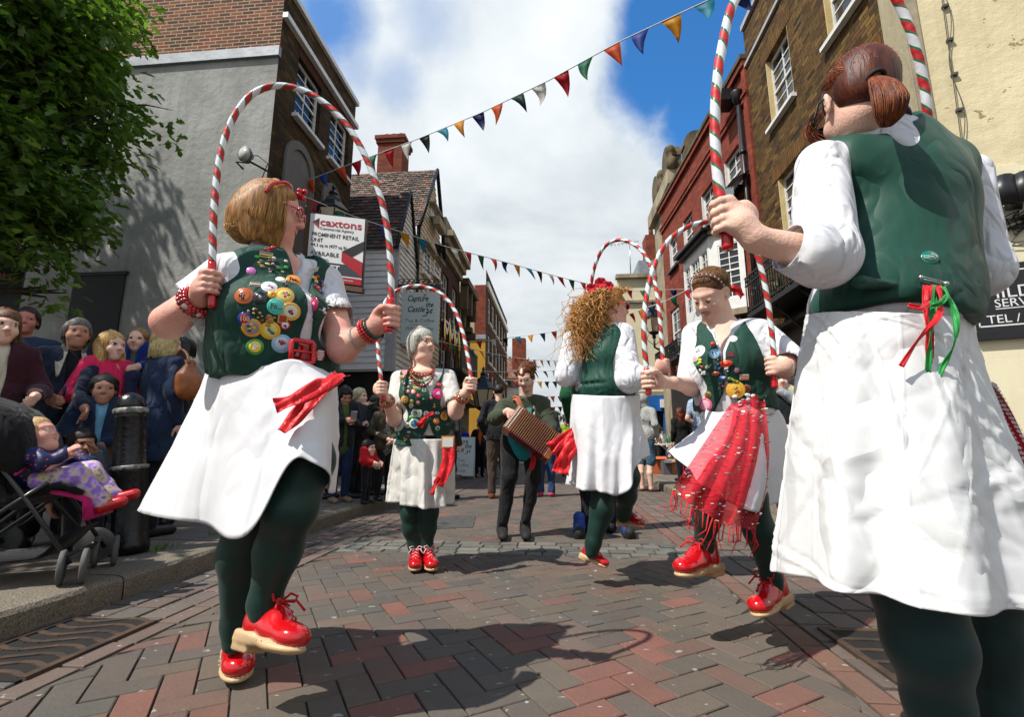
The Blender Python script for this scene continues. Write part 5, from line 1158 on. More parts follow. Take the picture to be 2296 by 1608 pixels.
# head materials: 0 skin 1 lip 2 eye white 3 iris 4 brow
def head(b, c, R, s=1.0, fat=0.0, nose=1.0, eyes=True, smile=0.0, fine=True, chin=1.0, closed=False):
 b.at(R, c, s)
 b.ell((0, -.012, .036), (.0745+fat*.004, .094, .083), 0, .02)
 b.ell((0, .022, -.028), (.058+fat*.010, .068, .080), 0, .03)
 b.ell((0, .058, -.088), (.026+fat*.006, .024, .022*chin), 0, .035)
 if fat: b.ell((0, .02, -.105), (.052, .052, .026), 0, .04)
 for x in (-1, 1):
  b.ell((x*.036, .056, -.030), (.026, .026, .026+smile*.004), 0, .025)
  b.cap((x*.012, .082, .031), (x*.044, .066, .030), .009, .007, 0, .02)
  b.ell((x*.074, -.008, -.004), (.007, .016, .029), 0, .006)
  b.ell((x*.080, -.012, .006), (.005, .013, .020), 0, .006)
  if fine: b.ell((x*.0815, -.006, .0), (.005, .007, .014), 0, .004, sub=True)
 b.cap((0, .082, .020), (0, .104*(.5+.5*nose), -.020), .0075, .0105, 0, .014)
 b.ell((0, .103*(.5+.5*nose), -.023), (.0115, .0125, .0105), 0, .010)
 for x in (-1, 1): b.ell((x*.0125, .092, -.0265), (.0085, .010, .0075), 0, .006)
 if closed:
  for x in (-1, 1): b.ell((x*.031, .076, .008), (.015, .0125, .010), 0, .006); b.chain([(x*.021, .0862, .003), (x*.031, .0872, .0005), (x*.043, .079, .003)], [.0014, .0020, .0012], 4, .002)
  for x in (-1, 1): b.cap((x*.016, .0895, .028), (x*.044, .0755, .028), .0026, .0016, 4, .003)
 elif eyes:
  for x in (-1, 1):
   b.ell((x*.031, .089, .010), (.0155, .010, .0095), 0, .012, sub=True)
   b.ell((x*.031, .0735, .010), (.0118, .0118, .0118), 2, .001)
   b.ell((x*.031, .0805, .010), (.0062, .0062, .0062), 3, .001)
   b.cap((x*.020, .0845, .0148), (x*.044, .0765, .0140), .0050, .0042, 0, .004)
   b.cap((x*.021, .0825, .0035), (x*.042, .0765, .0045), .0032, .003, 0, .004)
   if fine: b.cap((x*.016, .0885, .0295), (x*.046, .0735, .031), .0035, .002, 4, .003)
 w = .024+.006*smile; up = .005*smile
 b.ell((0, .073, -.055), (.026, .016, .020), 0, .012)
 b.chain([(-w, .079, -.056+up), (-w*.45, .0900, -.0525), (0, .0915, -.0545), (w*.45, .0900, -.0525), (w, .079, -.056+up)], [.0022, .0038, .0038, .0038, .0022], 1, .002)
 b.chain([(-w*.9, .080, -.0595+up), (0, .0895, -.0640), (w*.9, .080, -.0595+up)], [.0022, .0048, .0022], 1, .002)
 b.at()
def neck(b, c, R, base, r=.052, s=1.0, m=0):
 a = np.asarray(c)+R@(np.array((0, -.018, -.06))*s); b.at().cap(a, base, r*s, r*1.12*s, m, .03)
def basis(a, n):
 a = nrm(a); n = np.asarray(n, float); n = nrm(n-a*(n@a)); return a, n
def grip(b, P, a, n, f, rp=.015, s=1.0, wrist=None, fore=None, fr=(.028, .036), m=0, thumb=True, k=.004):
 """fist closed round a pole at P: a pole axis (thumb end), n back of hand, f knuckle direction"""
 P = np.asarray(P, float); a, n = basis(a, n); f = np.asarray(f, float); f = nrm(f-a*(f@a)-n*(f@n)); b.at()
 off = [.033, .011, -.011, -.031]; rr = [.0098, .0102, .0097, .0085]; ln = [1, 1.06, 1.0, .86]; q = rp+.0095*s
 wr = P+n*(rp+.012)*1.0-f*.078*s if wrist is None else np.asarray(wrist, float)
 K = []
 for i in range(4):
  o = P+a*(off[i]*s); pt = lambda ang, ex=0: o+(q+ex)*(math.cos(R_(ang))*n+math.sin(R_(ang))*f)
  kn = o+n*(q+.003)+f*(.004*s*ln[i]); K.append(kn)
  pts = [kn, pt(48, .007*s), pt(88, .006*s), pt(130, .002), pt(172, .001), pt(212, .001)]
  b.chain(pts, [rr[i]*s*1.12, rr[i]*s*1.05, rr[i]*s, rr[i]*s*.95, rr[i]*s*.9, rr[i]*s*.78], m, k)
  b.cap(wr*.62+kn*.38+n*.004, kn, .0145*s, .0105*s, m, .012)
 b.ell((P+n*(rp+.012*s)-f*.038*s), (.036*s, .018*s, .033*s), m, .018, R=np.stack([a, n, f], 1))
 b.cap(wr, (K[1]+K[2])/2*.55+wr*.45, .024*s, .030*s, m, .02)
 if thumb:
  t0 = P+a*.024*s+n*(rp+.004)-f*.042*s; t1 = P+a*.034*s-f*(q+.004)-n*.004; t2 = P+a*.032*s-f*(q*.55)-n*(q+.003); t3 = P+a*.026*s+f*.012-n*(q+.006)
  b.chain([t0, t1, t2, t3], [.0165*s, .0125*s, .011*s, .0088*s], m, .006)
 if fore is not None: b.cap(wr, fore, fr[0]*s, fr[1]*s, m, .025)
 return wr
def hand(b, wr, d, n, s=1.0, curl=.5, side=1, m=0, k=.004):
 """relaxed hand: d finger direction, n back of the hand, side = +1 thumb towards d x n"""
 wr = np.asarray(wr, float); d = nrm(d); n = np.asarray(n, float); n = nrm(n-d*(d@n)); t = np.cross(d, n)*side; b.at()
 b.ell(wr+d*.045*s, (.038*s, .016*s, .045*s), m, .015, R=np.stack([t, n, d], 1)); b.cap(wr, wr+d*.03*s, .025*s, .027*s, m, .02)
 for i, (o, L, r) in enumerate(((.029, .072, .0092), (.010, .080, .0095), (-.010, .074, .009), (-.028, .058, .008))):
  p = wr+d*.082*s+t*o*s; pts = [p-d*.02*s, p]; a = 0
  for j, q in enumerate((.45, .32, .25)):
   a += curl*(.55, .8, .6)[j]; p = p+(d*math.cos(a)-n*math.sin(a))*L*q*s; pts.append(p)
  b.chain(pts, [r*1.15*s, r*1.1*s, r*s, r*.93*s, r*.78*s], m, k)
 p = wr+d*.022*s+t*.030*s; b.chain([p, p+(d*.6+t*.6-n*.3)*.032*s, p+(d*.95+t*.55-n*.55)*.058*s, p+(d*1.25+t*.35-n*.7)*.080*s], [.014*s, .012*s, .0105*s, .0085*s], m, .006)
def new_person(label, foot, group=None): return thing('person', label, 'person', foot, 0, group)
def clog(par, heel, toe, up, s=1.0, lace='red', h=.004, gold=False, name='shoe', upper='patent', sole='sole', laces=True):
 """wooden-soled clog from heel point to toe point (sole underside), up = ankle direction"""
 heel = np.asarray(heel, float); toe = np.asarray(toe, float); L = np.linalg.norm(toe-heel); f = (toe-heel)/L; u = nrm(np.asarray(up, float)-f*(f@np.asarray(up))); r = np.cross(f, u); R = np.stack([r, f, u], 1); k = L/.25
 b = SDF(h).at(R, heel, k)
 b.ell((0, .155, .058), (.044, .092, .030), 0, .02); b.ell((0, .205, .052), (.043, .045, .028), 0, .02); b.ell((0, .105, .080), (.036, .065, .045), 0, .03); b.ell((0, .045, .070), (.036, .046, .042), 0, .02); b.cap((0, .052, .06), (0, .050, .125), .038, .040, 0, .02)
 b.ell((0, .045, .150), (.031, .040, .035), 0, .008, sub=True); b.box((0, .1, .0), (.1, .2, .026), .002, 0, .004, sub=True)
 o = b.build(name, M[upper], par)
 b = SDF(h).at(R, heel, k); b.ell((0, .175, .026), (.046, .078, .017), 0, .02); b.box((0, .045, .032), (.030, .040, .008), .008, 0, .02); b.box((0, .10, .032), (.030, .06, .003), .008, 0, .02); b.box((0, .036, .016), (.027, .030, .014), .008, 0, .008); b.ell((0, .255, .0), (.06, .03, .012), 0, .01, sub=True)
 b.build('sole', M[sole], o)
 mb = MB(); T = lambda p: heel+R@(np.array(p)*k)
 for i in range(26):
  t = math.pi*2*i/26; q = T((.047*math.sin(t)*(1 if math.cos(t) < 0.2 else .95), .125+.125*-math.cos(t)*.98, .037+.004*math.cos(t))); mb.ball(q, .0022*k, 1 if gold else 0, 4)
 mb.build('welt_tack', [M['wpaint'], M['gold']], o)
 if laces:
  mb = MB(); lm = M['redlace'] if lace == 'red' else M['candy']
  for i in range(4):
   y = .112+.022*i; z = .122-.014*i
   mb.tube([T((-.022, y, z)), T((0, y+.008, z+.006)), T((.022, y+.016, z-.004))], .0032*k, 5); mb.tube([T((.022, y, z)), T((0, y+.008, z+.008)), T((-.022, y+.016, z-.004))], .0032*k, 5)
  for sx in (-1, 1):
   mb.tube([T((0, .115, .128)), T((sx*.022, .118, .150)), T((sx*.042, .125, .145)), T((sx*.034, .128, .130)), T((0, .118, .129))], .004*k, 5); mb.tube([T((0, .117, .128)), T((sx*.03, .14, .135)), T((sx*.048, .165, .112))], .0036*k, 5)
  mb.build('laces', lm, o)
 return o
def strip(par, name, P, w0, w1, mat, n=None, wave=0.0, seed=0, th=.0012):
 """ribbon along points P"""
 P = [np.asarray(p, float) for p in P]; rr = random.Random(seed); k = len(P); Q = []
 for i in range((k-1)*5+1):
  t = i/5; j = min(int(t), k-2); x = t-j; a = P[max(j-1, 0)]; b_ = P[j]; c = P[j+1]; d = P[min(j+2, k-1)]
  Q.append(.5*((2*b_)+(c-a)*x+(2*a-5*b_+4*c-d)*x*x+(3*b_-a-3*c+d)*x**3))
 ph = rr.uniform(0, 6); G = []
 for i, q in enumerate(Q):
  T = nrm(Q[min(i+1, len(Q)-1)]-Q[max(i-1, 0)]); nn_ = np.array((0, -1., 0)) if n is None else np.asarray(n, float); sd_ = nrm(np.cross(T, nn_)); tw = wave*math.sin(i*.55+ph); sd_ = sd_*math.cos(tw)+nrm(np.cross(T, sd_))*math.sin(tw); w = w0+(w1-w0)*i/(len(Q)-1)
  nq = nrm(np.cross(T, sd_)); G.append([q+sd_*w*(c_/8-.5)+nq*w*(.09*math.sin(c_*1.25+i*.35+ph)+.07*math.sin(c_*.5-i*.7+ph*2)) for c_ in range(9)])
 mb = MB(); mb.sheet(G); o = mb.build(name, mat, par); solidify(o, th); return o
def cr(pts, t, closed=False):
 """Catmull-Rom through pts, t in 0..1"""
 n = len(pts); m = n if closed else n-1; x = t*m; j = int(math.floor(x)); j = min(j, m-1) if not closed else j; f = x-j
 g = (lambda i: pts[i % n]) if closed else (lambda i: pts[min(max(i, 0), n-1)])
 a, b_, c, d = g(j-1), g(j), g(j+1), g(j+2)
 return .5*((2*b_)+(c-a)*f+(2*a-5*b_+4*c-d)*f*f+(3*b_-a-3*c+d)*f**3)
def skirt(par, rings, mat, folds=9, amp=.02, seed=1, nu=120, nv=26, name='skirt', th=.003, pw=1.4, crease=46, ca=.004, seams=6, cw=1.):
 """loops of points (world) from waist to hem, folds deepening to the hem"""
 rings = [[np.asarray(p, float) for p in r] for r in rings]; rr = random.Random(seed); ph = [rr.uniform(0, 6) for _ in range(5)]; G = []; CR = [(rr.random(), rr.uniform(.08, 1), rr.uniform(-1.3, 1.3), rr.uniform(.05, .22), rr.uniform(.004, .010)*cw, rr.choice((-1, 1))*rr.uniform(.4, 1)*ca) for _ in range(crease)]; CA = np.array(CR).T
 for i in range(nv+1):
  t = i/nv; row = []; cen = cr([np.mean(r, 0) for r in rings], t)
  for j in range(nu):
   q = j/nu; col = [cr(r, q, True) for r in rings]; p = cr(col, t)
   o = p-cen; o[2] = 0; L = np.linalg.norm(o)+1e-6
   f = math.sin(q*2*math.pi*folds+ph[0]+.6*math.sin(3*t+ph[1]))+.5*math.sin(q*2*math.pi*(folds*1.7)+ph[2]+t*1.5)
   if crease: dq = (q-CA[0]+.5) % 1-.5; dt_ = (t-CA[1])*.45; u_ = dq*np.cos(CA[2])+dt_*np.sin(CA[2]); v_2 = -dq*np.sin(CA[2])+dt_*np.cos(CA[2]); p = p+o/L*float((CA[5]*np.exp(-(v_2/CA[4])**2-(u_/CA[3])**2)).sum())
   if seams: sq_ = (q*seams) % 1; p = p+o/L*.0022*(math.exp(-((sq_-.5)*60)**2)-(.0 if t < .93 else .8*math.exp(-((t-.955)*160)**2)))
   row.append(p+o/L*amp*f*t**pw+np.array((0, 0, amp*.25*math.sin(q*12.6+ph[3])*t)))
  row.append(row[0]); G.append(row)
 mb = MB(); mb.sheet(G); o = mb.build(name, mat, par); solidify(o, th); return o
def strands(par, name, mat, paths, r=.0016, sides=3):
 mb = MB()
 for P in paths: k = len(P); mb.tube(P, [r*(.6+.8*math.sin(math.pi*min(.95, .15+.75*i/(k-1)))) for i in range(k)], sides, 0, False)
 return mb.build(name, mat, par)
def bvh(o):
 me = o.data; Mx = o.matrix_world if o.parent is None else None
 off = Vector((0, 0, 0)); p = o.parent
 while p: off += p.location; p = p.parent
 return BVHTree.FromPolygons([v.co+off for v in me.vertices], [list(p.vertices) for p in me.polygons])
def hit(tree, px, py):
 d = Vector(ray(px, py)).normalized(); co, n, i, dist = tree.ray_cast(Vector((0, 0, CAMH)), d)
 return (None, None) if co is None else (np.array(co), np.array(n))
_bm = {}
def bmat(h):
 if h not in _bm:
  m, nt, b = nodes('badge_'+h); b.inputs['Base Color'].default_value = rgb(hx(h)); b.inputs['Roughness'].default_value = .22; b.inputs['Coat Weight'].default_value = .4; _bm[h] = m
 return _bm[h]
def badge(par, tr, px, py, r, cols, kind='disc', txt=None, tcol='101010', th=.003, rot=0.0, name='badge', seed=0, lines=None):
 """a badge pinned where pixel (px,py) meets the cloth; r in metres"""
 co, n = hit(tr, px, py)
 if co is None: return
 v = nrm(np.array((0, 0, CAMH))-co); n = n if n@v > 0 else -n; n = nrm(n+.25*v); up = nrm(np.array((.0, 0, 1.))-n*n[2]); rt = np.cross(up, n); a = R_(rot); rt, up = rt*math.cos(a)+up*math.sin(a), up*math.cos(a)-rt*math.sin(a); R = np.stack([rt, up, n], 1); mb = MB(); ms = [bmat(c) for c in cols]; rr = random.Random(int(px*7+py))
 if kind == 'disc':
  mb.lathe([(r*1.0, 0), (r*1.02, th*.5), (r*.93, th*.95), (r*.5, th*1.25), (.0005, th*1.35)], co, 18, 0, R)
  if len(ms) > 1: mb.lathe([(r*.70, th*1.12), (r*.68, th*1.32), (r*.4, th*1.46), (.0005, th*1.5)], co, 16, 1, R)
  if len(ms) > 2:
   for k in range(5): a = rr.uniform(0, 6.3); q = r*.33*rr.random()**.5; mb.lathe([(r*.26, th*1.40), (.0005, th*1.62)], co+R@np.array((q*math.cos(a), q*math.sin(a), 0)), 6, 2+k % (len(ms)-2), R)
 elif kind == 'rect': mb.obox(co+n*th*.5, R, (r, r*.62, th*.5), 0, .001); [mb.obox(co+n*th*1.02+up*(r*.62*(.5-.5*k)), R, (r*.9, r*.16, .0005), 1+k % (len(ms)-1)) for k in range(3) if len(ms) > 1]
 elif kind == 'sq': mb.obox(co+n*th*.5, R, (r, r, th*.5), 0, .001); len(ms) > 1 and mb.obox(co+n*th*1.02, R, (r*.7, r*.7, .0006), 1)
 elif kind == 'tri': mb.prism([(-r, r*.6), (r, r*.6), (0, -r*.9)], R, co, 0, th, 0)
 elif kind == 'oval': mb.lathe([(1, 0), (.98, 1), (.6, 1.3), (.001, 1.4)], co, 14, 0, R@np.diag((r, r*.55, th))); len(ms) > 1 and mb.lathe([(.6, 1.3), (.001, 1.7)], co, 12, 1, R@np.diag((r, r*.55, th)))
 else:
  for k in range(6): mb.ball(co+R@np.array((rr.gauss(0, r*.55), rr.gauss(0, r*.55), th*rr.uniform(.3, .8))), r*rr.uniform(.3, .55), k % len(ms), 5, (1, rr.uniform(.5, 1), .4), R)
 if txt:
  ms.append(bmat(tcol)); L_ = lines or [txt]; hh = len(L_)
  for k, t in enumerate(L_): put_text(mb, t, r*(.95 if hh == 1 else .5), co+n*th*1.55+up*(r*.46*((hh-1)/2-k)), R, len(ms)-1, width=r*1.25 if len(t) > 2 else None, bold=.0006, ext=.0004)
 return mb.build(name, ms, par)
def bracelet(par, c, ax, r, br, mat, n=18, name='bracelet', tube=False):
 ax = nrm(ax); t = np.cross(ax, (0, 0, 1.)); t = nrm(t) if np.linalg.norm(t) > .1 else np.array((1., 0, 0)); q = np.cross(ax, t); mb = MB()
 if tube: mb.tube([c+r*(math.cos(a)*t+math.sin(a)*q) for a in np.linspace(0, 2*math.pi, 25)[:-1]], br, 6, 0, False, True)
 else:
  for k in range(n): a = 2*math.pi*k/n; mb.ball(c+(r+br*.5)*(math.cos(a)*t+math.sin(a)*q), br, k % (len(mat) if isinstance(mat, list) else 1), 6)
 return mb.build(name, mat, par)
def hoop(label, P, r0, par_hand=(.09, .10), pitch=.13, ph=0.0, name='dance_hoop'):
 """P: dense list of points along the arch"""
 P = [np.asarray(p, float) for p in P]; d = np.cumsum([0]+[np.linalg.norm(P[i+1]-P[i]) for i in range(len(P)-1)]); T = d[-1]; Pa = np.array(P)
 th = thing(name, label, 'dance hoop', P[0], 0, 'striped hoops held by the dancers'); n = int(T/.008); ns = 18; K = 20; st_ = pitch/K
 at = lambda s: np.array([np.interp(s, d, Pa[:, q]) for q in range(3)])
 k0 = int(par_hand[0]/T*n); k1 = n-int(par_hand[1]/T*n); s0, s1 = par_hand[0]*.97, T-par_hand[1]*.97
 m_ = int((s1-s0)/st_)+K+1; fr = {}; N = None; ss = np.linspace(0, T, 400); Nl = []
 for s in ss:
  t = nrm(at(min(T, s+.01))-at(max(0, s-.01))); N = nrm(np.array((0, 1., 0))-t*t[1]) if N is None else nrm(N-t*(N@t)); Nl.append((t, N, np.cross(t, N)))
 Vv = []; Fs = []; Mi = []; rr = random.Random(int(T*1000)); wobb = [rr.uniform(-.25, .25) for _ in range(m_//K+3)]
 for i in range(m_+1):
  for j in range(ns):
   s = min(max(s0+(i-j/ns*K)*st_, s0), s1); t, a, b = Nl[min(399, int(s/T*399))]; q = 2*math.pi*j/ns; x = (i/K+ph) % 1.; e = 1+.035*math.sin(s*210)*(x > .4)+.02*math.sin(s*61+j); Vv.append(at(s)+r0*e*(math.cos(q)*a+math.sin(q)*b))
 for i in range(m_):
  x = (i/K+ph) % 1.0; w_ = wobb[int(i/K+ph)]*.16; mt = 0 if x < .42+w_ else (2 if x < .52+w_ else (1 if x < .88 else 2))
  for j in range(ns):
   a, b = (i, j+1) if j < ns-1 else (i-K, 0)
   if a < 0: continue
   Fs.append((i*ns+j, (i+1)*ns+j, (a+1)*ns+b, a*ns+b)); Mi.append(mt)
 link('arch', meshdata('arch', Vv, Fs, Mi, True), [M['hoop_w'], M['hoop_r'], M['hoop_g']], th)
 for lo, hi in ((0, k0), (k1, n)):
  m2 = MB(); q = [at(T*i/n) for i in range(lo, hi+1)]; m2.tube(q, r0*1.12, 14); m2.build('handle', M['redtape'], th)
 return th
def arc(keys, n=160): return [cr([np.asarray(k, float) for k in keys], i/n) for i in range(n+1)]
m_, nt, b_ = nodes('red_white_lace'); v_ = coords(nt); wv = nn(nt, 'ShaderNodeTexWave', Scale=90.); nt.links.new(v_, wv.inputs['Vector']); nt.links.new(mix(nt, ramp(nt, wv.outputs['Fac'], [(.45, 0.), (.55, 1.)]), hx('c01525'), hx('e8e0e0')), b_.inputs['Base Color']); M['candy'] = m_
SKIN = lambda k, lip='lip', brow='brow': [M[k], M[lip], M['eyew'], M['iris'], M[brow]]
def glasses(par, c, R, s, mat, lens=None, rx=.024, rz=.018, th=.0022, name='glasses'):
 mb = MB(); T = lambda p: np.asarray(c)+R@(np.array(p)*s)
 for x in (-1, 1):
  mb.tube([T((x*.032+rx*math.cos(a), .098-.18*abs(x*.032+rx*math.cos(a))*.5, .008+rz*math.sin(a))) for a in np.linspace(0, 6.283, 21)[:-1]], th*s, 6, 0, False, True)
  mb.tube([T((x*(.032+rx), .090, .012)), T((x*.076, .06, .014)), T((x*.083, .0, .014)), T((x*.080, -.02, .004))], th*.9*s, 5)
 mb.tube([T((-.009, .099, .010)), T((0, .101, .013)), T((.009, .099, .010))], th*s, 5)
 o = mb.build(name, mat, par)
 if lens:
  g = MB()
  for x in (-1, 1): V = [T((x*.032+rx*.95*math.cos(a), .097-.09*abs(x*.032+rx*math.cos(a)), .008+rz*.95*math.sin(a))) for a in np.linspace(0, 6.283, 17)[:-1]]; g.add(V, [tuple(range(16))])
  g.build('lens', lens, o)
 return o
# ---------------------------------------------------------------- the dancers
def torso(b, L, infl=0.0, k=.06, m=0):
 for q in L:
  if q[0] == 'e': b.at().ell(q[1], np.array(q[2])+infl, m, k, R=q[3])
  else: b.at().cap(q[1], q[2], q[3]+infl, (q[4] if len(q) > 4 else q[3])+infl, m, k)
def local(R, c):
 c = np.asarray(c, float)
 def g(X, Y, Z):
  dx, dy, dz = X-c[0], Y-c[1], Z-c[2]
  return [dx*R[0, i]+dy*R[1, i]+dz*R[2, i] for i in range(3)]
 return g
def front_cut(R, c, zs, ws, x0=0.0):
 g = local(R, c)
 def f(X, Y, Z):
  x, y, z = g(X, Y, Z); w = np.interp(np.broadcast_to(Z, x.shape).ravel(), zs, ws).reshape(x.shape)
  return np.maximum(np.abs(x-x0)-w, -(y-.02))
 return f
def below(zf): return lambda X, Y, Z: (Z-zf(X, Y))+0*X+0*Y
def collar(par, c, R, rn=.062, w=.05, drop=.055, gap=24, lift=.03, mat=None, pt=.03, sq=1.0, name='collar'):
 """turned-down shirt collar: ring about c in frame R, open at the front"""
 G = []
 for i in range(41):
  a = R_(gap+(360-2*gap)*i/40); fr = max(0, math.cos(a)); d = np.array((math.sin(a), math.cos(a)*sq, 0)); e = math.exp(-((i if i < 20 else 40-i)/3.0)**2)
  p0 = d*rn*.98+np.array((0, 0, lift-.045*fr)); p1 = d*(rn+.012)+np.array((0, 0, lift+.004-.05*fr)); p2 = d*(rn+w*(.75+.55*e))+np.array((0, 0, -drop*.55-.05*fr*(.4+e)-pt*e))
  G.append([np.asarray(c)+R@q for q in (p0, p1, p2)])
 mb = MB(); mb.sheet(G); o = mb.build(name, mat or M['white_cotton'], par); solidify(o, .0025); subsurf(o, 1); return o
def make_p1():
 w = lambda x, y, Y: W(x, y, Y+.09)
 P = new_person('laughing blonde dancer in badge covered green waistcoat and red spotted glasses holding a hoop overhead', w(540, 1540, 1.6)*np.array((1, 1, 0)))
 RT = Rhead(42); hc = w(612, 480, 1.62); RH = Rhead(104, 8)
 sR, sL = w(512, 612, 1.50), w(730, 632, 1.74); eR, eL = w(380, 722, 1.50), w(768, 782, 1.60); wR, wL = w(446, 672, 1.43), w(832, 738, 1.55)
 T = [('e', w(612, 690, 1.64), (.205, .150, .165), RT), ('e', w(620, 790, 1.63), (.205, .178, .15), RT), ('e', w(618, 880, 1.66), (.19, .165, .13), RT), ('c', sR*.8+sL*.2, sL*.8+sR*.2, .082), ('e', w(648, 705, 1.54), (.12, .09, .085), RT), ('e', w(575, 700, 1.5), (.10, .085, .085), RT)]
 b = SDF(.0042); head(b, hc, RH, 1.02, fat=1.1, smile=1); neck(b, hc, RH, w(622, 590, 1.66), .054, 1.02); torso(b, [T[0], T[3]], -.008, .06)
 b.at().cap(sR, eR, .050, .050, 0, .03).cap(eR, wR, .052, .031, 0, .03); b.cap(sL, eL, .050, .050, 0, .03).cap(eL, wL, .048, .031, 0, .03)
 pR = w(473, 637, 1.40); pL = w(872, 712, 1.51)
 grip(b, pR, (.0, .0, 1), (-.72, -.55, .1), (.62, -.75, .12), .0127, .96, wR); grip(b, pL, (-.03, 0, 1), (-.15, 1, .1), (1, .1, .1), .0127, .96, wL)
 b.build('body', SKIN('skin_a', 'liprd'), P)
 # hair
 b = SDF(.006).at(RH, hc, 1.02); b.ell((0, -.02, .04), (.086, .102, .090), 0, .02); b.ell((0, -.085, -.04), (.088, .062, .095), 0, .04)
 for x in (-1, 1): b.ell((x*.072, -.028, -.045), (.026, .056, .105), 0, .03)
 b.ell((0, .125, -.055), (.062, .105, .135), 0, .02, sub=True); hm = hair_m('blonde_hair', '4a2a10', 'b98445', (50, 50, 4)); b.build('hair', hm, P)
 rr = random.Random(3); paths = []; TT = lambda p: hc+RH@(np.array(p)*1.02)
 for k in range(2000):
  th = R_(rr.choice((-1, 1))*rr.uniform(52, 180)); lay = rr.uniform(.95, 1.05); wv = rr.uniform(0, 6.3); am = rr.uniform(.002, .007); zend = -.095-.045*max(0, math.cos(th)+.5)-rr.uniform(0, .018); bk = max(0, -math.cos(th)); pts = []
  for i in range(11):
   t = i/10; z = .128*lay-(.128-zend)*t**1.1; r = np.interp(z, [-.15, -.10, -.06, -.02, .03, .07, .10, .128], [.094, .102, .106, .103, .098, .084, .058, .012])*lay*(1-.13*(t > .88)-.08*max(0, t-.8)*5*.4); r += .062*bk*max(0, (t-.45))**1.2+am*math.sin(wv+t*7)*t
   a = th+.10*math.sin(wv*2+t*4)*t*.6; fr = .022*max(0, math.cos(th)+.62); pts.append(TT((math.sin(a)*r*.88, math.cos(a)*r*1.02-.016+fr*t, z+.004)))
  paths.append(pts)
 strands(P, 'hair_strands', hair_m('blonde_strand', '7a4a1e', 'd9ab66', (40, 40, 3)), paths, .0013)
 mb = MB(); mb.tube(arc([TT(q) for q in ((-.094, -.012, .035), (-.088, .002, .075), (-.055, .026, .108), (0, .036, .124), (.055, .026, .108), (.088, .002, .075), (.094, -.012, .035))], 30), .0062, 8); mb.build('headband', M['redtape'], P)
 mb = MB(); [mb.ball(TT((.01+.014*math.sin(a), .075+.01*math.cos(a*2), .108+.014*math.cos(a))), .011, 0, 6) for a in np.linspace(0, 5.2, 6)]; mb.build('headband_bow', M['redtape'], P)
 glasses(P, hc+RH@np.array((0, .004, .004)), RH, 1.04, spotm, None, .027, .020, .0042)
 # shirt, vest
 b = SDF(.006); torso(b, T, .004)
 def sleeve(b, s, e, t, r0, r1): q = s+(e-s)*t; b.at().cap(s+(q-s)*.03, q, r0*.88, r1, 0, .03); d = nrm(e-s); b.cap(q+d*.012, q+d*.12, r1*.86, r1*.9, 0, .004, sub=True)
 sleeve(b, sR, eR, .62, .080, .082); sleeve(b, sL, eL, .55, .078, .078); b.at().cap(w(622, 600, 1.64), w(622, 585, 1.64), .07, .066, 0, .03)
 b.fn(lambda X, Y, Z: Z-w(0, 842, 1.65)[2]+0*X+0*Y)
 # sleeve holes must not eat the arm: cut keeps a rim only
 b.fn(front_cut(RT, w(622, 600, 1.64), [w(0, 660, 1.5)[2], w(0, 560, 1.5)[2]], [.0, .055], .0)); b.at().cap(w(624, 585, 1.66), w(622, 540, 1.66), .070, .078, 0, .008, sub=True)
 b.build('shirt', M['white_cotton'], P, wob(.0045, 26, 3))
 collar(P, w(624, 572, 1.66), Rhead(48, 0), .078, .060, .05, 24, .034, pt=.06)
 b = SDF(.005); torso(b, T, .020)
 for s, e in ((sR, eR), (sL, eL)): d = nrm(e-s); b.at().cap(s+d*.085+(0, 0, -.012), s+d*.28, .070, .095, 0, .012, sub=True)
 zc = [w(0, y, 1.5)[2] for y in (960, 880, 830, 780, 700, 660, 600, 545)]
 b.fn(front_cut(RT, w(612, 700, 1.63), zc, [.22, .12, .055, .02, .010, .014, .034, .056], .055), sub=True, k=.004)
 g = local(RT, w(612, 700, 1.63)); zh = w(0, 846, 1.5)[2]
 def hem(X, Y, Z):
  x, y, z = g(X, Y, Z); q = np.where(x > .03, -.07*np.clip(1-np.abs(x-.13)/.12, 0, 1), .03*np.clip(1-np.abs(x+.02)/.08, 0, 1))
  return Z-(zh+q*np.where(y > 0, 1, 0)+.025*np.where(y < 0, 1, 0))
 b.fn(hem, sub=True); b.at().cap(w(622, 588, 1.66), w(624, 520, 1.66), .084, .095, 0, .01, sub=True)
 vest = b.build('vest', M['vest'], P, wob(.007, 22, 8)); tr = bvh(vest)
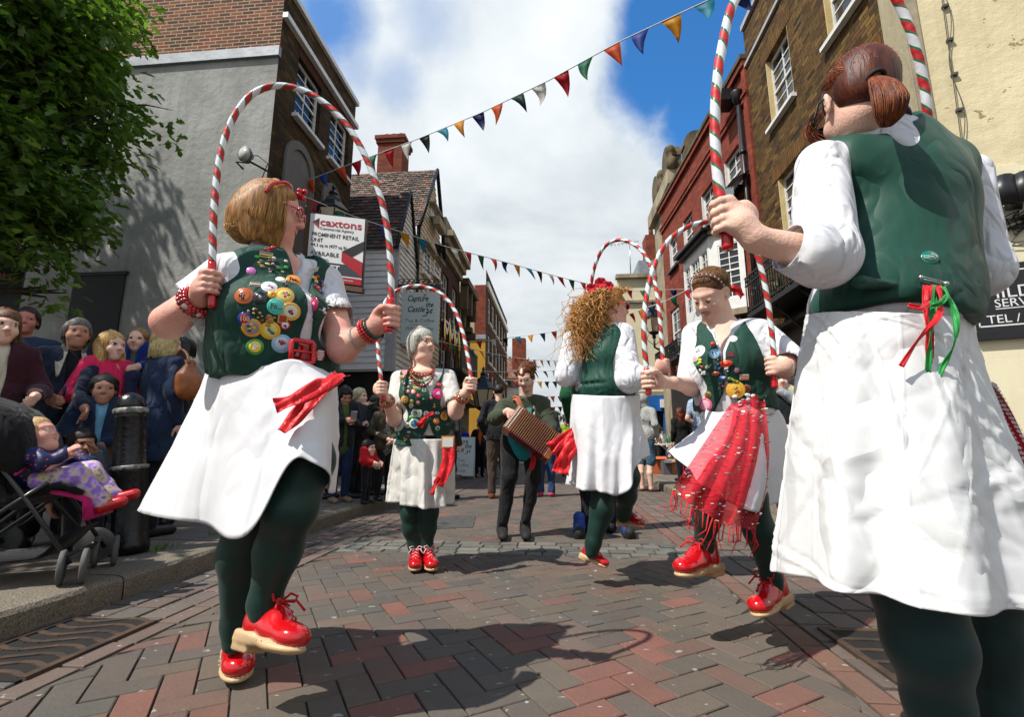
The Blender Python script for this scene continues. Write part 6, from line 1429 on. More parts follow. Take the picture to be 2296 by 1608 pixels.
 BD = [(563, 608, .0145, ['d77ac8', 'd77ac8'], 'disc', None), (610, 608, .012, ['b9b3aa', '8a2a2a', '2a2a2a'], 'charm', None), (582, 580, .02, ['2f9a3a', '1d6b2a', 'd8d8a0'], 'charm', None), (630, 602, .018, ['2f9a3a', '1d6b2a', 'e0e0c0'], 'charm', None), (570, 544, .018, ['e8dcc0', 'd9742a'], 'rect', None), (597, 572, .021, ['d8b41c', '2a7aa8', 'd8c41c', 'b03020'], 'rect', None), (592, 594, .010, ['a01818', 'c8a030'], 'charm', None), (612, 590, .017, ['c8c8c8', '8a2a2a', '4a4a4a'], 'charm', None),
      (655, 596, .0165, ['e4e2cc', 'd0c878'], 'disc', None), (630, 628, .0165, ['e6e4d4', 'e6e4d4'], 'disc', None), (659, 629, .025, ['e8902a', 'e8902a'], 'disc', 'Fee..'), (604, 644, .0245, ['e2e2e0', 'e2e2e0', 'c03a7a', '8ad0c8'], 'disc', None), (573, 638, .016, ['b8a890', '5a3a2a', 'd8c8a8'], 'rect', None), (640, 642, .012, ['4a1a1a', '1a1a1a'], 'charm', None), (687, 636, .026, ['161a16', '1d8a3a'], 'disc', None), (695, 622, .013, ['12384a', '12384a'], 'oval', None),
      (548, 664, .0285, ['b8581e', 'b8581e', '3a1c10'], 'disc', None), (583, 668, .0215, ['14161a', '14161a', '8a8a8a'], 'disc', None), (611, 661, .0145, ['d8a41c', 'd8a41c', 'c02020'], 'disc', None), (638, 663, .030, ['dca838', 'e8d078', 'c83838', '4a8a3a', 'd85a8a'], 'disc', None), (619, 688, .0265, ['4ac0b0', '4ac0b0'], 'disc', 'Fo...'), (652, 699, .030, ['dca838', 'd8d8c0', 'c02848', '1a1a1a'], 'disc', None), (703, 684, .028, ['a82050', 'a82050', 'e8a8b8'], 'disc', None), (695, 664, .0125, ['c8a030', '2a2a2a'], 'oval', None),
      (549, 715, .021, ['1c3a9a', 'c0202c'], 'disc', '100'), (583, 712, .014, ['b89a3a', '6a4a1a'], 'charm', None), (607, 717, .021, ['a8742a', 'a8742a'], 'charm', None), (634, 715, .015, ['c8a070', 'a83a2a', '2a4a8a'], 'sq', None), (639, 729, .0155, ['c8202c', 'e8e8e8', '20307a'], 'disc', None), (565, 735, .030, ['dc9a38', '8a8a8a', 'e0b020', '3a3a3a'], 'disc', None), (606, 741, .030, ['e0b020', 'd8d070', '3a6aa8', '3a7a3a'], 'disc', None), (682, 733, .027, ['e4e2e0', 'e4e2e0', 'c84868', 'c84868'], 'disc', None), (572, 778, .026, ['3a8a3a', 'e8c830', 'e8e8e0'], 'disc', None), (632, 771, .031, ['8ab0d0', 'b8c8d8', 'c03030', '2a3a6a'], 'disc', None),
      (718, 736, .025, ['a8a8a8', '6a9a5a', '4a4a4a'], 'disc', None), (741, 743, .025, ['dc9a38', 'd8a848', '3a7a5a'], 'disc', None), (736, 771, .017, ['e6e4dc', 'e6e4dc'], 'disc', 'ALL'), (717, 797, .0195, ['c81c28', 'c81c28'], 'disc', 'KEEP'), (748, 803, .016, ['2a6ab0', 'd8e0e8', 'c02020'], 'disc', None), (700, 712, .016, ['3a0a0a', 'a81a1a', 'c8c8c8'], 'charm', None), (708, 606, .017, ['a8b8c8', 'c8a84a'], 'rect', None), (700, 612, .010, ['c8a84a', '8a6a2a'], 'charm', None), (714, 632, .022, ['c8203a', 'e0b030', '2a50b0'], 'charm', None), (716, 651, .018, ['c02030', '2a4aa0', 'e0b030'], 'charm', None), (732, 640, .022, ['b8703a', '8a4a2a'], 'disc', None), (600, 556, .017, ['c81c2c'], 'charm', None), (722, 700, .014, ['d8d8d8', '8a8a8a'], 'charm', None), (731, 716, .013, ['3a90b0', 'd0e0e8'], 'rect', None), (571, 696, .014, ['b8a890', '6a3a2a', 'c8b890'], 'charm', None)]
 for q in BD:
  x = dict(txt=None); n = q[5]
  if n == 'KEEP': badge(vest, tr, q[0], q[1], q[2], q[3], q[4], 'KEEP', 'f0e0e0', lines=['KEEP', 'CALM', 'CARRY', 'ON'])
  else: badge(vest, tr, q[0], q[1], q[2], q[3], q[4], n, 'd8c0a0' if n == '100' else '151515')
 # belt
 zb0, zb1 = w(0, 815, 1.48)[2], w(0, 765, 1.48)[2]; b = SDF(.005); torso(b, T, .010); b.fn(lambda X, Y, Z: (Z-zb0)+0*X+0*Y); b.fn(lambda X, Y, Z: (zb1-Z)+0*X+0*Y); gb = local(RT, w(612, 790, 1.63)); b.fn(lambda X, Y, Z: np.maximum(np.abs(gb(X, Y, Z)[0]-.03)-.15, -gb(X, Y, Z)[1])*-1.0); b.build('belt', M['patent'], P)
 c = w(678, 789, 1.47); Rb = np.stack([RT[:, 0], np.array((0, 0, 1.)), RT[:, 1]], 1); mb = MB(); mb.tube([c+Rb@np.array((x, y, .0)) for x, y in ((-.034, -.034), (-.036, .03), (-.03, .036), (.03, .036), (.036, .03), (.036, -.03), (.03, -.036), (-.03, -.036))], .0085, 8, 0, False, True); mb.tube([c+Rb@np.array((-.036, 0, .002)), c+Rb@np.array((.03, 0, .006))], .004, 6); mb.build('belt_buckle', M['redtape'], P)
 # skirt
 loop = lambda L: [w(*q) for q in L]
 skirt(P, [loop([(470, 812, 1.66), (510, 822, 1.50), (585, 822, 1.45), (655, 806, 1.44), (716, 826, 1.52), (740, 836, 1.62), (738, 815, 1.78), (655, 815, 1.84), (560, 815, 1.84), (485, 812, 1.78)]),
      loop([(448, 880, 1.66), (505, 900, 1.48), (585, 905, 1.42), (660, 880, 1.40), (728, 870, 1.44), (756, 875, 1.6), (738, 880, 1.8), (650, 885, 1.87), (550, 885, 1.87), (470, 880, 1.80)]),
      loop([(388, 1010, 1.72), (462, 1040, 1.50), (560, 1050, 1.40), (650, 975, 1.34), (718, 965, 1.38), (754, 990, 1.58), (736, 1000, 1.84), (640, 1000, 1.93), (520, 1005, 1.93), (430, 1005, 1.85)]),
      loop([(316, 1150, 1.80), (425, 1176, 1.52), (545, 1200, 1.37), (652, 1036, 1.30), (706, 1042, 1.34), (752, 1108, 1.56), (732, 1100, 1.88), (640, 1085, 2.0), (500, 1100, 2.02), (385, 1128, 1.95)])], M['skirt'], 5, .022, 4)
 # red sash
 strip(P, 'red_sash', [w(768, 838, 1.46), (w(735, 856, 1.38)), w(690, 882, 1.33), w(650, 900, 1.30), w(616, 910, 1.28)], .055, .045, M['redribbon'], (0, -1, .2), .35, 2, .001)
 strip(P, 'red_sash', [w(755, 846, 1.47), w(722, 878, 1.39), w(690, 905, 1.35), w(660, 938, 1.33), w(632, 968, 1.31)], .05, .042, M['redribbon'], (0, -1, .2), .4, 5, .001)
 # legs and clogs
 b = SDF(.006); b.chain([w(650, 900, 1.62), w(684, 1035, 1.50), w(652, 1140, 1.44), w(624, 1235, 1.50), w(592, 1352, 1.52), w(596, 1375, 1.52)], [.11, .088, .074, .068, .044, .044], 0, .03); b.chain([w(570, 900, 1.66), w(566, 1050, 1.60), w(558, 1150, 1.58), w(540, 1245, 1.66), w(528, 1400, 1.72), w(526, 1440, 1.72)], [.11, .088, .072, .072, .043, .04], 0, .03); b.build('tights', M['tights'], P)
 clog(P, ground(523, 1478), ground(530, 1551), (0, .1, 1), h=.004); clog(P, w(541, 1452, 1.54), w(668, 1487, 1.40), (.18, .25, 1), h=.004)
 # jewellery
 rb = [M['patent'], pm('dark_red_bead', (.16, .006, .01), .12, .1, 20, coat=.5), pm('crystal_bead', (.62, .60, .50), .15, .2, 40, coat=.4)]
 ax = nrm(wR-eR); bracelet(P, wR-ax*.012, ax, .042, .011, rb, 20); bracelet(P, wR-ax*.026, ax, .044, .009, rb[:2], 22); bracelet(P, wR-ax*.002, ax, .040, .008, [M['patent']], 22)
 ax = nrm(wL-eL); bracelet(P, wL-ax*.008, ax, .037, .0065, [M['patent']], 26); bracelet(P, wL-ax*.020, ax, .038, .0065, [M['patent']], 26); bracelet(P, wL+ax*.004, ax, .035, .006, pm('green_bead', (.01, .06, .03), .2, coat=.4), 26); bracelet(P, wL-ax*.062, ax, .041, .0045, pm('watch_strap', (.38, .37, .30), .4), tube=True, name='watch')
 hoop('tall striped hoop held by the blonde dancer, arching over her head', arc([w(476, 690, 1.40), w(475, 640, 1.40), w(477, 560, 1.40), w(480, 470, 1.41), w(492, 360, 1.43), w(520, 270, 1.45), w(570, 208, 1.47), w(635, 192, 1.49), w(710, 218, 1.5), w(785, 290, 1.51), w(840, 400, 1.52), w(868, 510, 1.52), w(876, 600, 1.515), w(877, 660, 1.51), w(873, 715, 1.51), w(871, 745, 1.51)]), .0114, (.16, .125), .085, .3)
m_, nt, b_ = nodes('red_white_spots'); b_.inputs['Roughness'].default_value = .25; vo = nn(nt, 'ShaderNodeTexVoronoi', Scale=190., Randomness=0.); nt.links.new(coords(nt), vo.inputs['Vector']); nt.links.new(mix(nt, ramp(nt, vo.outputs['Distance'], [(.34, 1.), (.42, 0.)]), hx('b8101e'), hx('f0e0e0')), b_.inputs['Base Color']); spotm = m_
make_p1()
def make_p2():
 w = W
 P = new_person('ponytailed dancer seen from behind in a plain green waistcoat and long white skirt', w(2110, 1500, 1.1)*np.array((1, 1, 0)))
 RT = Rhead(-166); hc = w(1924, 232, 1.08); RH = Rhead(168, 13, 6)
 sL, sR = w(1838, 365, 1.09), w(2160, 392, 1.18); eL, eR = w(1852, 578, 1.00), w(2196, 606, 1.17); wL, wR = w(1694, 536, .99), w(2120, 575, 1.36)
 T = [('e', w(2030, 445, 1.13), (.160, .112, .165), RT), ('e', w(2010, 590, 1.13), (.156, .120, .14), RT), ('e', w(1992, 690, 1.13), (.172, .140, .12), RT), ('c', sL*.8+sR*.2, sR*.8+sL*.2, .062), ('e', w(1985, 330, 1.13), (.10, .075, .075), RT)]
 b = SDF(.0034); head(b, hc, RH, .95, fine=True); neck(b, hc, RH, w(1968, 300, 1.12), .050, .98)
 b.at().cap(sL, eL, .042, .043, 0, .03).cap(eL, wL, .043, .027, 0, .03); pL = w(1626, 490, 1.02)
 grip(b, pL, (-.06, .0, 1), (.25, -.95, .12), (-1, -.12, .12), .0128, .94, wL); b.cap(sR, eR, .042, .043, 0, .03).cap(eR, wR, .043, .028, 0, .03); grip(b, w(2100, 520, 1.37), (0, 0, 1), (.9, .3, 0), (-.2, 1, 0), .0128, .94, wR); b.ell(w(2000, 420, 1.13), (.12, .07, .15), 0, .03, R=RT)
 b.build('body', SKIN('skin_b'), P)
 mb = MB(); rc = pL+np.array((-.02, -.018, -.012)); mb.tube([rc+np.array((.0, .0105*math.cos(a), .0105*math.sin(a))) for a in np.linspace(0, 6.28, 15)[:-1]], .0014, 5, 0, False, True); mb.build('ring', M['gold'], P)
 # hair: pulled back into a ponytail
 TT = lambda p: hc+RH@(np.array(p)*.95)
 b = SDF(.005).at(RH, hc, .95); b.ell((0, -.016, .040), (.083, .103, .090), 0, .02); b.ell((0, -.055, -.015), (.066, .055, .06), 0, .03); b.ell((0, .11, -.06), (.09, .10, .105), 0, .02, sub=True); b.ell((-.085, .0, -.025), (.03, .032, .045), 0, .012, sub=True); b.ell((.085, .0, -.025), (.03, .032, .045), 0, .012, sub=True)
 hm = hair_m('auburn_hair', '2a1109', '622a14', (45, 45, 6)); b.build('hair', hm, P)
 Ri = RH.T; tie = Ri@(w(1962, 172, .985)-hc)/.95; tl = lambda px, py, Y: Ri@(w(px, py, Y)-hc)/.95
 rr = random.Random(9); paths = []; E = np.array((.0832, .1032, .0902)); O = np.array((0, -.016, .040))
 def surf(d, k): d = d/np.linalg.norm(d/E); return O+d*k
 td = tie-O
 for k in range(2300):
  th = rr.uniform(-math.pi, math.pi); zz = np.interp(abs(th), [0, .9, 1.45, 2.0, 2.6, 3.15], [.55, .45, .05, -.55, -.9, -1.0])+rr.uniform(0, .5); d0 = np.array((math.sin(th), math.cos(th), zz)); d0 = d0/np.linalg.norm(d0); d1 = td/np.linalg.norm(td); pts = []; ly = rr.uniform(.995, 1.016); wv = rr.uniform(-.05, .05)
  for i in range(10):
   t = i/9; d = d0*(1-t)+d1*t+np.array((0, 0, .12+wv))*math.sin(math.pi*t); d = d/np.linalg.norm(d); q = surf(d, ly-.03*(i == 0)+.006*math.sin(math.pi*t)); q = q if i < 8 else q*(1-(i-7)*.5)+tie*(i-7)*.5; pts.append(TT(q))
  paths.append(pts)
 strands(P, 'hair_strands', hair_m('auburn_strand', '4a1e0e', '9c5430', (50, 50, 8)), paths, .00085)
 paths = []; c0 = w(1962, 172, .985); path = [c0, w(1982, 188, .955), w(1996, 222, .94), w(1994, 258, .945), w(1986, 284, .955)]
 wd = [.012, .030, .036, .029, .010]
 for k in range(1300):
  a = rr.uniform(0, 6.3); q = rr.random()**.5; pts = []; e = rr.uniform(.82, 1.0)
  for i in range(10):
   t = i/9*e; c = cr(path, t); r = np.interp(t, [0, .25, .5, .75, 1], wd)*q; pts.append(c+np.array((math.cos(a)*r, math.sin(a)*r*.8, .3*math.sin(a)*r)))
  paths.append(pts)
 strands(P, 'ponytail', hair_m('auburn_tail', '44200f', '94502c', (50, 50, 8)), paths, .0010)
 paths = []
 for k in range(28):
  s0 = np.array((.05+rr.uniform(0, .03), .06+rr.uniform(-.02, .03), .05)); e0 = np.array((.062+rr.gauss(0, .012), .088+rr.gauss(0, .014), -.035+rr.gauss(0, .02))); paths.append([TT(s0*(1-t)+e0*t+np.array((.022*math.sin(math.pi*t), .012*math.sin(math.pi*t), 0))) for t in np.linspace(0, 1, 7)])
 strands(P, 'fringe', hair_m('auburn_strand2', '5a2410', 'a8552c', (50, 50, 8)), paths, .0011)
 mb = MB(); d = nrm(w(1985, 190, .955)-c0); t_ = nrm(np.cross(d, (0, 0, 1))); u_ = np.cross(d, t_); mb.tube([c0+d*.006+.0165*(math.cos(a)*t_+math.sin(a)*u_) for a in np.linspace(0, 6.28, 17)[:-1]], .005, 6, 0, False, True); mb.build('hair_tie', M['rubber'], P)
 glasses(P, hc+RH@np.array((0, .004, 0)), RH, 1.02, pm('teal_frame', (.005, .06, .05), .2, coat=.4), pm('dark_lens', (.02, .012, .01), .08), .030, .024, .003, 'sunglasses')
 # shirt
 b = SDF(.005); torso(b, T, .004); d = nrm(eL-sL)
 b.at().cap(sL+d*.01, eL, .058, .059, 0, .03); f = nrm(wL-eL); b.cap(eL, eL+f*.055, .057, .053, 0, .03); b.cap(eL+f*.060, eL+f*.2, .048, .046, 0, .004, sub=True)
 b.at().cap(sR+nrm(eR-sR)*.01, eR, .060, .060, 0, .03); b.cap(eR, eR+nrm(wR-eR)*.10, .06, .05, 0, .03); b.at().cap(w(1960, 312, 1.11), w(1952, 276, 1.10), .066, .056, 0, .02)
 b.build('shirt', M['white_cotton'], P, wob(.0055, 24, 2))
 cu = MB(); c0 = eL+f*.06; t_ = nrm(np.cross(f, (0, 0, 1.))); u_ = np.cross(t_, f); G = []
 for (o, r) in ((.028, .052), (.0, .062), (-.035, .067)): G.append([c0+f*o+(r*(1+.05*math.sin(a*2+o*40)))*(math.cos(a)*t_+math.sin(a)*u_)-f*(.028*max(0, math.cos(a+2.3)))*(o < .01) for a in np.linspace(.25, 6.1, 30)])
 cu.sheet(G); solidify(cu.build('cuff', M['white_cotton'], P), .003)
 collar(P, w(1955, 288, 1.10), Rhead(-172, 8), .064, .022, .010, 20, .034)
 # waistcoat
 b = SDF(.0045); torso(b, T, .019)
 d = nrm(eL-sL); b.at().cap(sL+d*.05+(-.040, 0, 0), sL+d*.24+(-.012, 0, 0), .060, .086, 0, .012, sub=True); d = nrm(eR-sR); b.at().cap(sR+d*.035+(.014, 0, 0), sR+d*.24+(.015, 0, 0), .066, .084, 0, .012, sub=True)
 g = local(RT, w(2000, 600, 1.13)); zl = w(0, 722, 1.0)[2]
 b.fn(lambda X, Y, Z: Z-(zl+.030*np.clip((X-w(1810, 700, 1.0)[0])/.09, 0, 1)+.015*np.sin((X-.6)*9))+0*Y); b.at().cap(w(1968, 312, 1.12), w(1964, 240, 1.10), .070, .082, 0, .012, sub=True); b.cap(w(1935, 300, 1.08), w(1935, 250, 1.06), .05, .06, 0, .012, sub=True)
 b.at().box(w(1992, 640, .985), (.075, .004, .001), .003, 0, .002, R=RT)
 cr_ = wob(.0065, 20, 5); ga = w(2085, 640, 1.0)
 vest = b.build('vest', M['vest2'], P, lambda X, Y, Z: cr_(X, Y, Z)+.0022*np.sin((X-ga[0])*260)*np.exp(-((X-ga[0])/.045)**2-((Z-ga[2])/.03)**2))
 tr = bvh(vest)
 bo = badge(vest, tr, 2084, 578, .0165, ['0a6a58', '0a6a58'], 'disc'); co, n = hit(tr, 2084, 578); n = nrm(n if n[1] < 0 else -n); n = nrm(n+np.array((-.2, -.2, 0))); up = nrm(np.array((0, 0, 1.))-n*n[2]); Rb = np.stack([np.cross(up, n), up, n], 1)
 mb = MB(); put_text(mb, 'STARBOARD', .0042, co+n*.0052-Rb[:, 0]*.002, Rb, 0, width=.017, ext=.0002); A_ = [(-.012, -.0035), (.004, -.0035), (.004, -.0075), (.0125, 0), (.004, .0075), (.004, .0035), (-.012, .0035)]; mb.tube([co+n*.0052+Rb@np.array((x, y, 0)) for x, y in A_], .0006, 4, 0, False, True); mb.build('arrow_emblem', bmat('d8e0dc'), bo)
 # safety pin and ribbons
 a0, _ = hit(tr, 2058, 628); a1, _ = hit(tr, 2114, 642); o_ = np.array((0, -.008, 0)); mb = MB(); mb.tube([a0+o_, a0*.5+a1*.5+o_*1.4, a1+o_], .0014, 5); mb.tube([a0+o_+(0, 0, .006), a1+o_+(0, 0, .006)], .0012, 5); mb.ball(a0+o_+(0, 0, .003), .005, 0, 6); mb.ball(a1+o_+(0, 0, .003), .0055, 0, 6); mb.build('safety_pin', M['steel'], P)
 gr = cloth('green_ribbon', '1f8a3c', .45, .003, 30, weave=False); yb = .93
 for pts, m in (([(2086, 640, .955), (2082, 690, .94), (2086, 740, .935), (2090, 800, .94), (2098, 835, .94)], 'r'), ([(2076, 640, .955), (2076, 700, .94), (2080, 760, .93), (2084, 815, .935)], 'r'), ([(2104, 640, .955), (2110, 680, .93), (2100, 715, .92), (2060, 760, .915), (2020, 822, .91)], 'r'), ([(2112, 642, .955), (2128, 665, .93), (2144, 720, .92), (2138, 775, .92), (2110, 830, .93), (2098, 862, .93)], 'g'), ([(2096, 642, .955), (2094, 690, .935), (2088, 740, .92), (2084, 790, .925), (2080, 835, .93)], 'g'), ([(2086, 676, .93), (2066, 690, .915), (2036, 684, .92)], 'r'), ([(2086, 684, .925), (2110, 678, .92), (2124, 662, .925)], 'g')):
  strip(P, 'ribbon', [w(*q) for q in pts], .0125, .009, M['redribbon'] if m == 'r' else gr, (0, -1, .1), .5, len(pts)+int(pts[0][0]), .0007)
 # skirt
 loop = lambda L: [w(*q) for q in L]
 skirt(P, [loop([(1808, 706, 1.14), (1860, 700, 1.02), (1960, 700, .975), (2070, 705, .97), (2150, 712, 1.02), (2182, 720, 1.14), (2150, 715, 1.26), (2050, 700, 1.3), (1930, 700, 1.3), (1840, 700, 1.26)]),
      loop([(1794, 800, 1.14), (1850, 800, 1.0), (1960, 800, .945), (2080, 810, .94), (2172, 815, .99), (2206, 830, 1.14), (2165, 820, 1.3), (2050, 810, 1.34), (1920, 800, 1.34), (1830, 800, 1.29)]),
      loop([(1766, 1040, 1.14), (1838, 1060, .97), (1962, 1070, .89), (2105, 1080, .87), (2240, 1080, .93), (2290, 1060, 1.14), (2210, 1050, 1.36), (2060, 1040, 1.42), (1910, 1040, 1.42), (1810, 1035, 1.33)]),
      loop([(1733, 1288, 1.14), (1845, 1312, .95), (1985, 1345, .85), (2145, 1364, .82), (2330, 1374, .88), (2400, 1340, 1.14), (2270, 1300, 1.40), (2070, 1270, 1.48), (1890, 1262, 1.48), (1780, 1265, 1.38)])], M['linen'], 6, .022, 12, 300, 80, crease=90, ca=.0045, cw=.6)
 # spotted apron at her side
 i_ = [w(*q) for q in ((2204, 858, 1.2), (2224, 920, 1.22), (2250, 1000, 1.24), (2280, 1110, 1.26), (2320, 1260, 1.28))]; o2 = [w(*q) for q in ((2212, 862, 1.24), (2262, 935, 1.3), (2310, 1030, 1.36), (2370, 1160, 1.42), (2440, 1330, 1.46))]; mb = MB(); nu = 40
 def ap(t, q): a = cr(i_, t); c = cr(o2, t); return a*(1-q)+c*q+np.array((0, -.02*math.sin(q*9+t*2), .0))
 mb.sheet([[ap(i/nu, j/14) for j in range(15)] for i in range(nu+1)], 0)
 for i in range(34):
  for j in range(9):
   t = (i+.5*(j % 2)+.2)/34; q = (j+.5)/9
   if t > 1: continue
   c = ap(t, q); du = nrm(ap(min(1, t+.01), q)-ap(max(0, t-.01), q)); dv = nrm(ap(t, min(1, q+.02))-ap(t, max(0, q-.02))); n = nrm(np.cross(du, dv))
   for sg in (1, -1): mb.add([c+n*.0016*sg+.0062*(math.cos(a)*du+math.sin(a)*dv) for a in np.linspace(0, 6.283, 11)[:-1]], [tuple(range(10))], 1)
 mb.build('spotted_apron', [cloth('red_spotted_cotton', 'b81530', .6, .003, 30), M['white_cotton']], P)
 b = SDF(.0055); b.chain([w(2060, 1250, 1.05), w(2052, 1330, 1.03), w(2080, 1440, 1.03), w(2103, 1580, 1.06), w(2122, 1760, 1.10), w(2128, 1830, 1.10)], [.075, .070, .070, .053, .036, .036], 0, .03); b.chain([w(2200, 1250, 1.16), w(2212, 1330, 1.16), w(2226, 1440, 1.18), w(2236, 1580, 1.20), w(2240, 1730, 1.22), w(2240, 1790, 1.22)], [.068, .062, .060, .048, .035, .035], 0, .03); b.build('tights', M['tights_teal'], P)
 gz = lambda x, y, Y: np.array((w(x, y, Y)[0], Y, .0)); clog(P, gz(2126, 1800, 1.06), gz(2110, 1800, 1.30), (0, 0, 1), h=.006, laces=False); clog(P, gz(2240, 1750, 1.18), gz(2230, 1750, 1.42), (0, 0, 1), h=.006, laces=False)
 hoop('largest striped hoop held by the ponytailed dancer, its top out of the picture', arc([w(1632, 560, 1.02), w(1628, 510, 1.02), w(1615, 440, 1.02), w(1606, 360, 1.02), w(1603, 270, 1.02), w(1608, 180, 1.02), w(1622, 90, 1.03), w(1648, 0, 1.04), w(1720, -110, 1.08), w(1830, -160, 1.12), w(1940, -100, 1.15), w(2005, -10, 1.17), w(2045, 80, 1.18), w(2070, 180, 1.2), w(2080, 260, 1.22), w(2084, 340, 1.26), w(2092, 440, 1.33), w(2100, 540, 1.38)], 240), .0116, (.12, .12), .085, .1)
make_p2()
PAL_B = ['d8a838', 'e4e2da', 'c8202c', '2a5aa8', '3a8a3a', 'd84a8a', 'b8b8b8', 'e0c030', '8a6a3a', '48b0a8', 'd86a28', '7a3a8a']
def scatter(vest, tr, pts, seed):
 rr = random.Random(seed)
 for (x, y, r) in pts: badge(vest, tr, x, y, r, [rr.choice(PAL_B), rr.choice(PAL_B), rr.choice(PAL_B), rr.choice(PAL_B)], rr.choice(['charm', 'charm', 'disc', 'sq', 'oval']))
def make_p3():
 w = lambda x, y, Y: W(x, y, Y-.02)
 P = new_person('short grey haired dancer standing in the middle with red bead necklaces and badge covered waistcoat', w(948, 1262, 3.4)*np.array((1, 1, 0)))
 RT = Rhead(12); hc = w(946, 773, 3.40); RH = Rhead(48, -2)
 sR, sL = w(896, 850, 3.42), w(1003, 848, 3.44); eR, eL = w(884, 940, 3.30), w(1022, 925, 3.30); wR, wL = w(866, 893, 3.12), w(1040, 884, 3.14)
 T = [('e', w(948, 880, 3.42), (.172, .130, .15), RT), ('e', w(947, 950, 3.42), (.182, .140, .15), RT), ('e', w(946, 1010, 3.42), (.19, .145, .12), RT), ('c', sR*.8+sL*.2, sL*.8+sR*.2, .068), ('e', w(948, 895, 3.34), (.15, .075, .08), RT)]
 b = SDF(.0055); head(b, hc, RH, 1.0, fat=.5, smile=.6, fine=False); neck(b, hc, RH, w(946, 830, 3.42), .055); b.at().ell(w(946, 838, 3.38), (.10, .07, .05), 0, .03)
 b.cap(sR, eR, .052, .046, 0, .03).cap(eR, wR, .046, .029, 0, .03).cap(sL, eL, .052, .046, 0, .03).cap(eL, wL, .045, .029, 0, .03)
 pR, pL = w(857, 871, 3.08), w(1056, 862, 3.10)
 grip(b, pR, (-.03, 0, 1), (-.75, -.5, 0), (.5, -.8, .2), .0142, 1.02, wR, k=.004); grip(b, pL, (.06, 0, 1), (.35, .9, 0), (.9, -.35, .2), .0142, 1.02, wL, k=.004)
 b.build('body', SKIN('skin_b'), P)
 TT = lambda p: hc+RH@np.array(p); hg = hair_m('silver_hair', '6a665c', 'cfccc0', (60, 60, 6))
 b = SDF(.007).at(RH, hc); b.ell((0, -.016, .04), (.084, .102, .09), 0, .02); b.ell((0, -.06, -.03), (.076, .055, .080), 0, .03); [b.ell((x*.072, -.015, -.01), (.020, .048, .065), 0, .03) for x in (-1, 1)]; b.ell((0, .125, -.058), (.070, .10, .105), 0, .02, sub=True); b.build('hair', hg, P)
 rr = random.Random(4); paths = []
 for k in range(900):
  th = R_(rr.choice((-1, 1))*rr.uniform(18, 180)); ly = rr.uniform(.98, 1.1); ze = np.interp(abs(th), [.3, 1.0, 1.6, 2.3, 3.14], [.040, -.01, -.055, -.080, -.105])+rr.uniform(-.015, .015); pts = []
  for i in range(8):
   t = i/7; z = .130*ly-(.130-ze)*t; r = np.interp(z, [-.12, -.06, 0, .04, .08, .11, .13], [.074, .088, .096, .096, .078, .05, .012])*ly; pts.append(TT((math.sin(th+.15*t)*r*.88, math.cos(th+.15*t)*r-.016, z)))
  paths.append(pts)
 strands(P, 'hair_strands', hg, paths, .0016)
 glasses(P, hc, RH, 1.0, pm('thin_frame', (.03, .02, .02), .3), None, .024, .015, .0014)
 b = SDF(.007); torso(b, T, .004)
 for s, e in ((sR, eR), (sL, eL)): d = nrm(e-s); q = s+(e-s)*.66; b.at().cap(s, q, .062, .066, 0, .03); b.cap(q+d*.012, q+d*.1, .054, .058, 0, .004, sub=True)
 b.fn(lambda X, Y, Z: Z-w(0, 978, 3.4)[2]+0*X+0*Y); b.build('shirt', M['cream_cloth'], P, wob(.003, 26, 2)); collar(P, w(946, 832, 3.42), RT, .064, .065, .045, 30, .03, M['cream_cloth'])
 b = SDF(.006); torso(b, T, .019)
 for s, e in ((sR, eR), (sL, eL)): d = nrm(e-s); b.at().cap(s+d*.045, s+d*.3, .070, .10, 0, .012, sub=True)
 zc = [w(0, y, 3.28)[2] for y in (1010, 985, 965, 945, 900, 880, 835, 815)]
 b.fn(front_cut(RT, w(962, 900, 3.42), zc, [.10, .055, .02, .002, .002, .012, .075, .09]), k=.004); zh = w(0, 996, 3.28)[2]; g = local(RT, w(962, 900, 3.42))
 def hem(X, Y, Z): x, y, z = g(X, Y, Z); return Z-(zh+.05*np.clip(1-np.abs(x)/.10, 0, 1)-.012+.02*(y < 0))
 b.fn(hem); b.at().cap(w(946, 836, 3.42), w(946, 800, 3.42), .090, .105, 0, .01, sub=True); vest = b.build('vest', M['vest'], P, wob(.004, 18, 3)); tr = bvh(vest)
 zz = Z(1160, 960, 1608/280.); z7 = Z(950, 1080, 1914/500.)
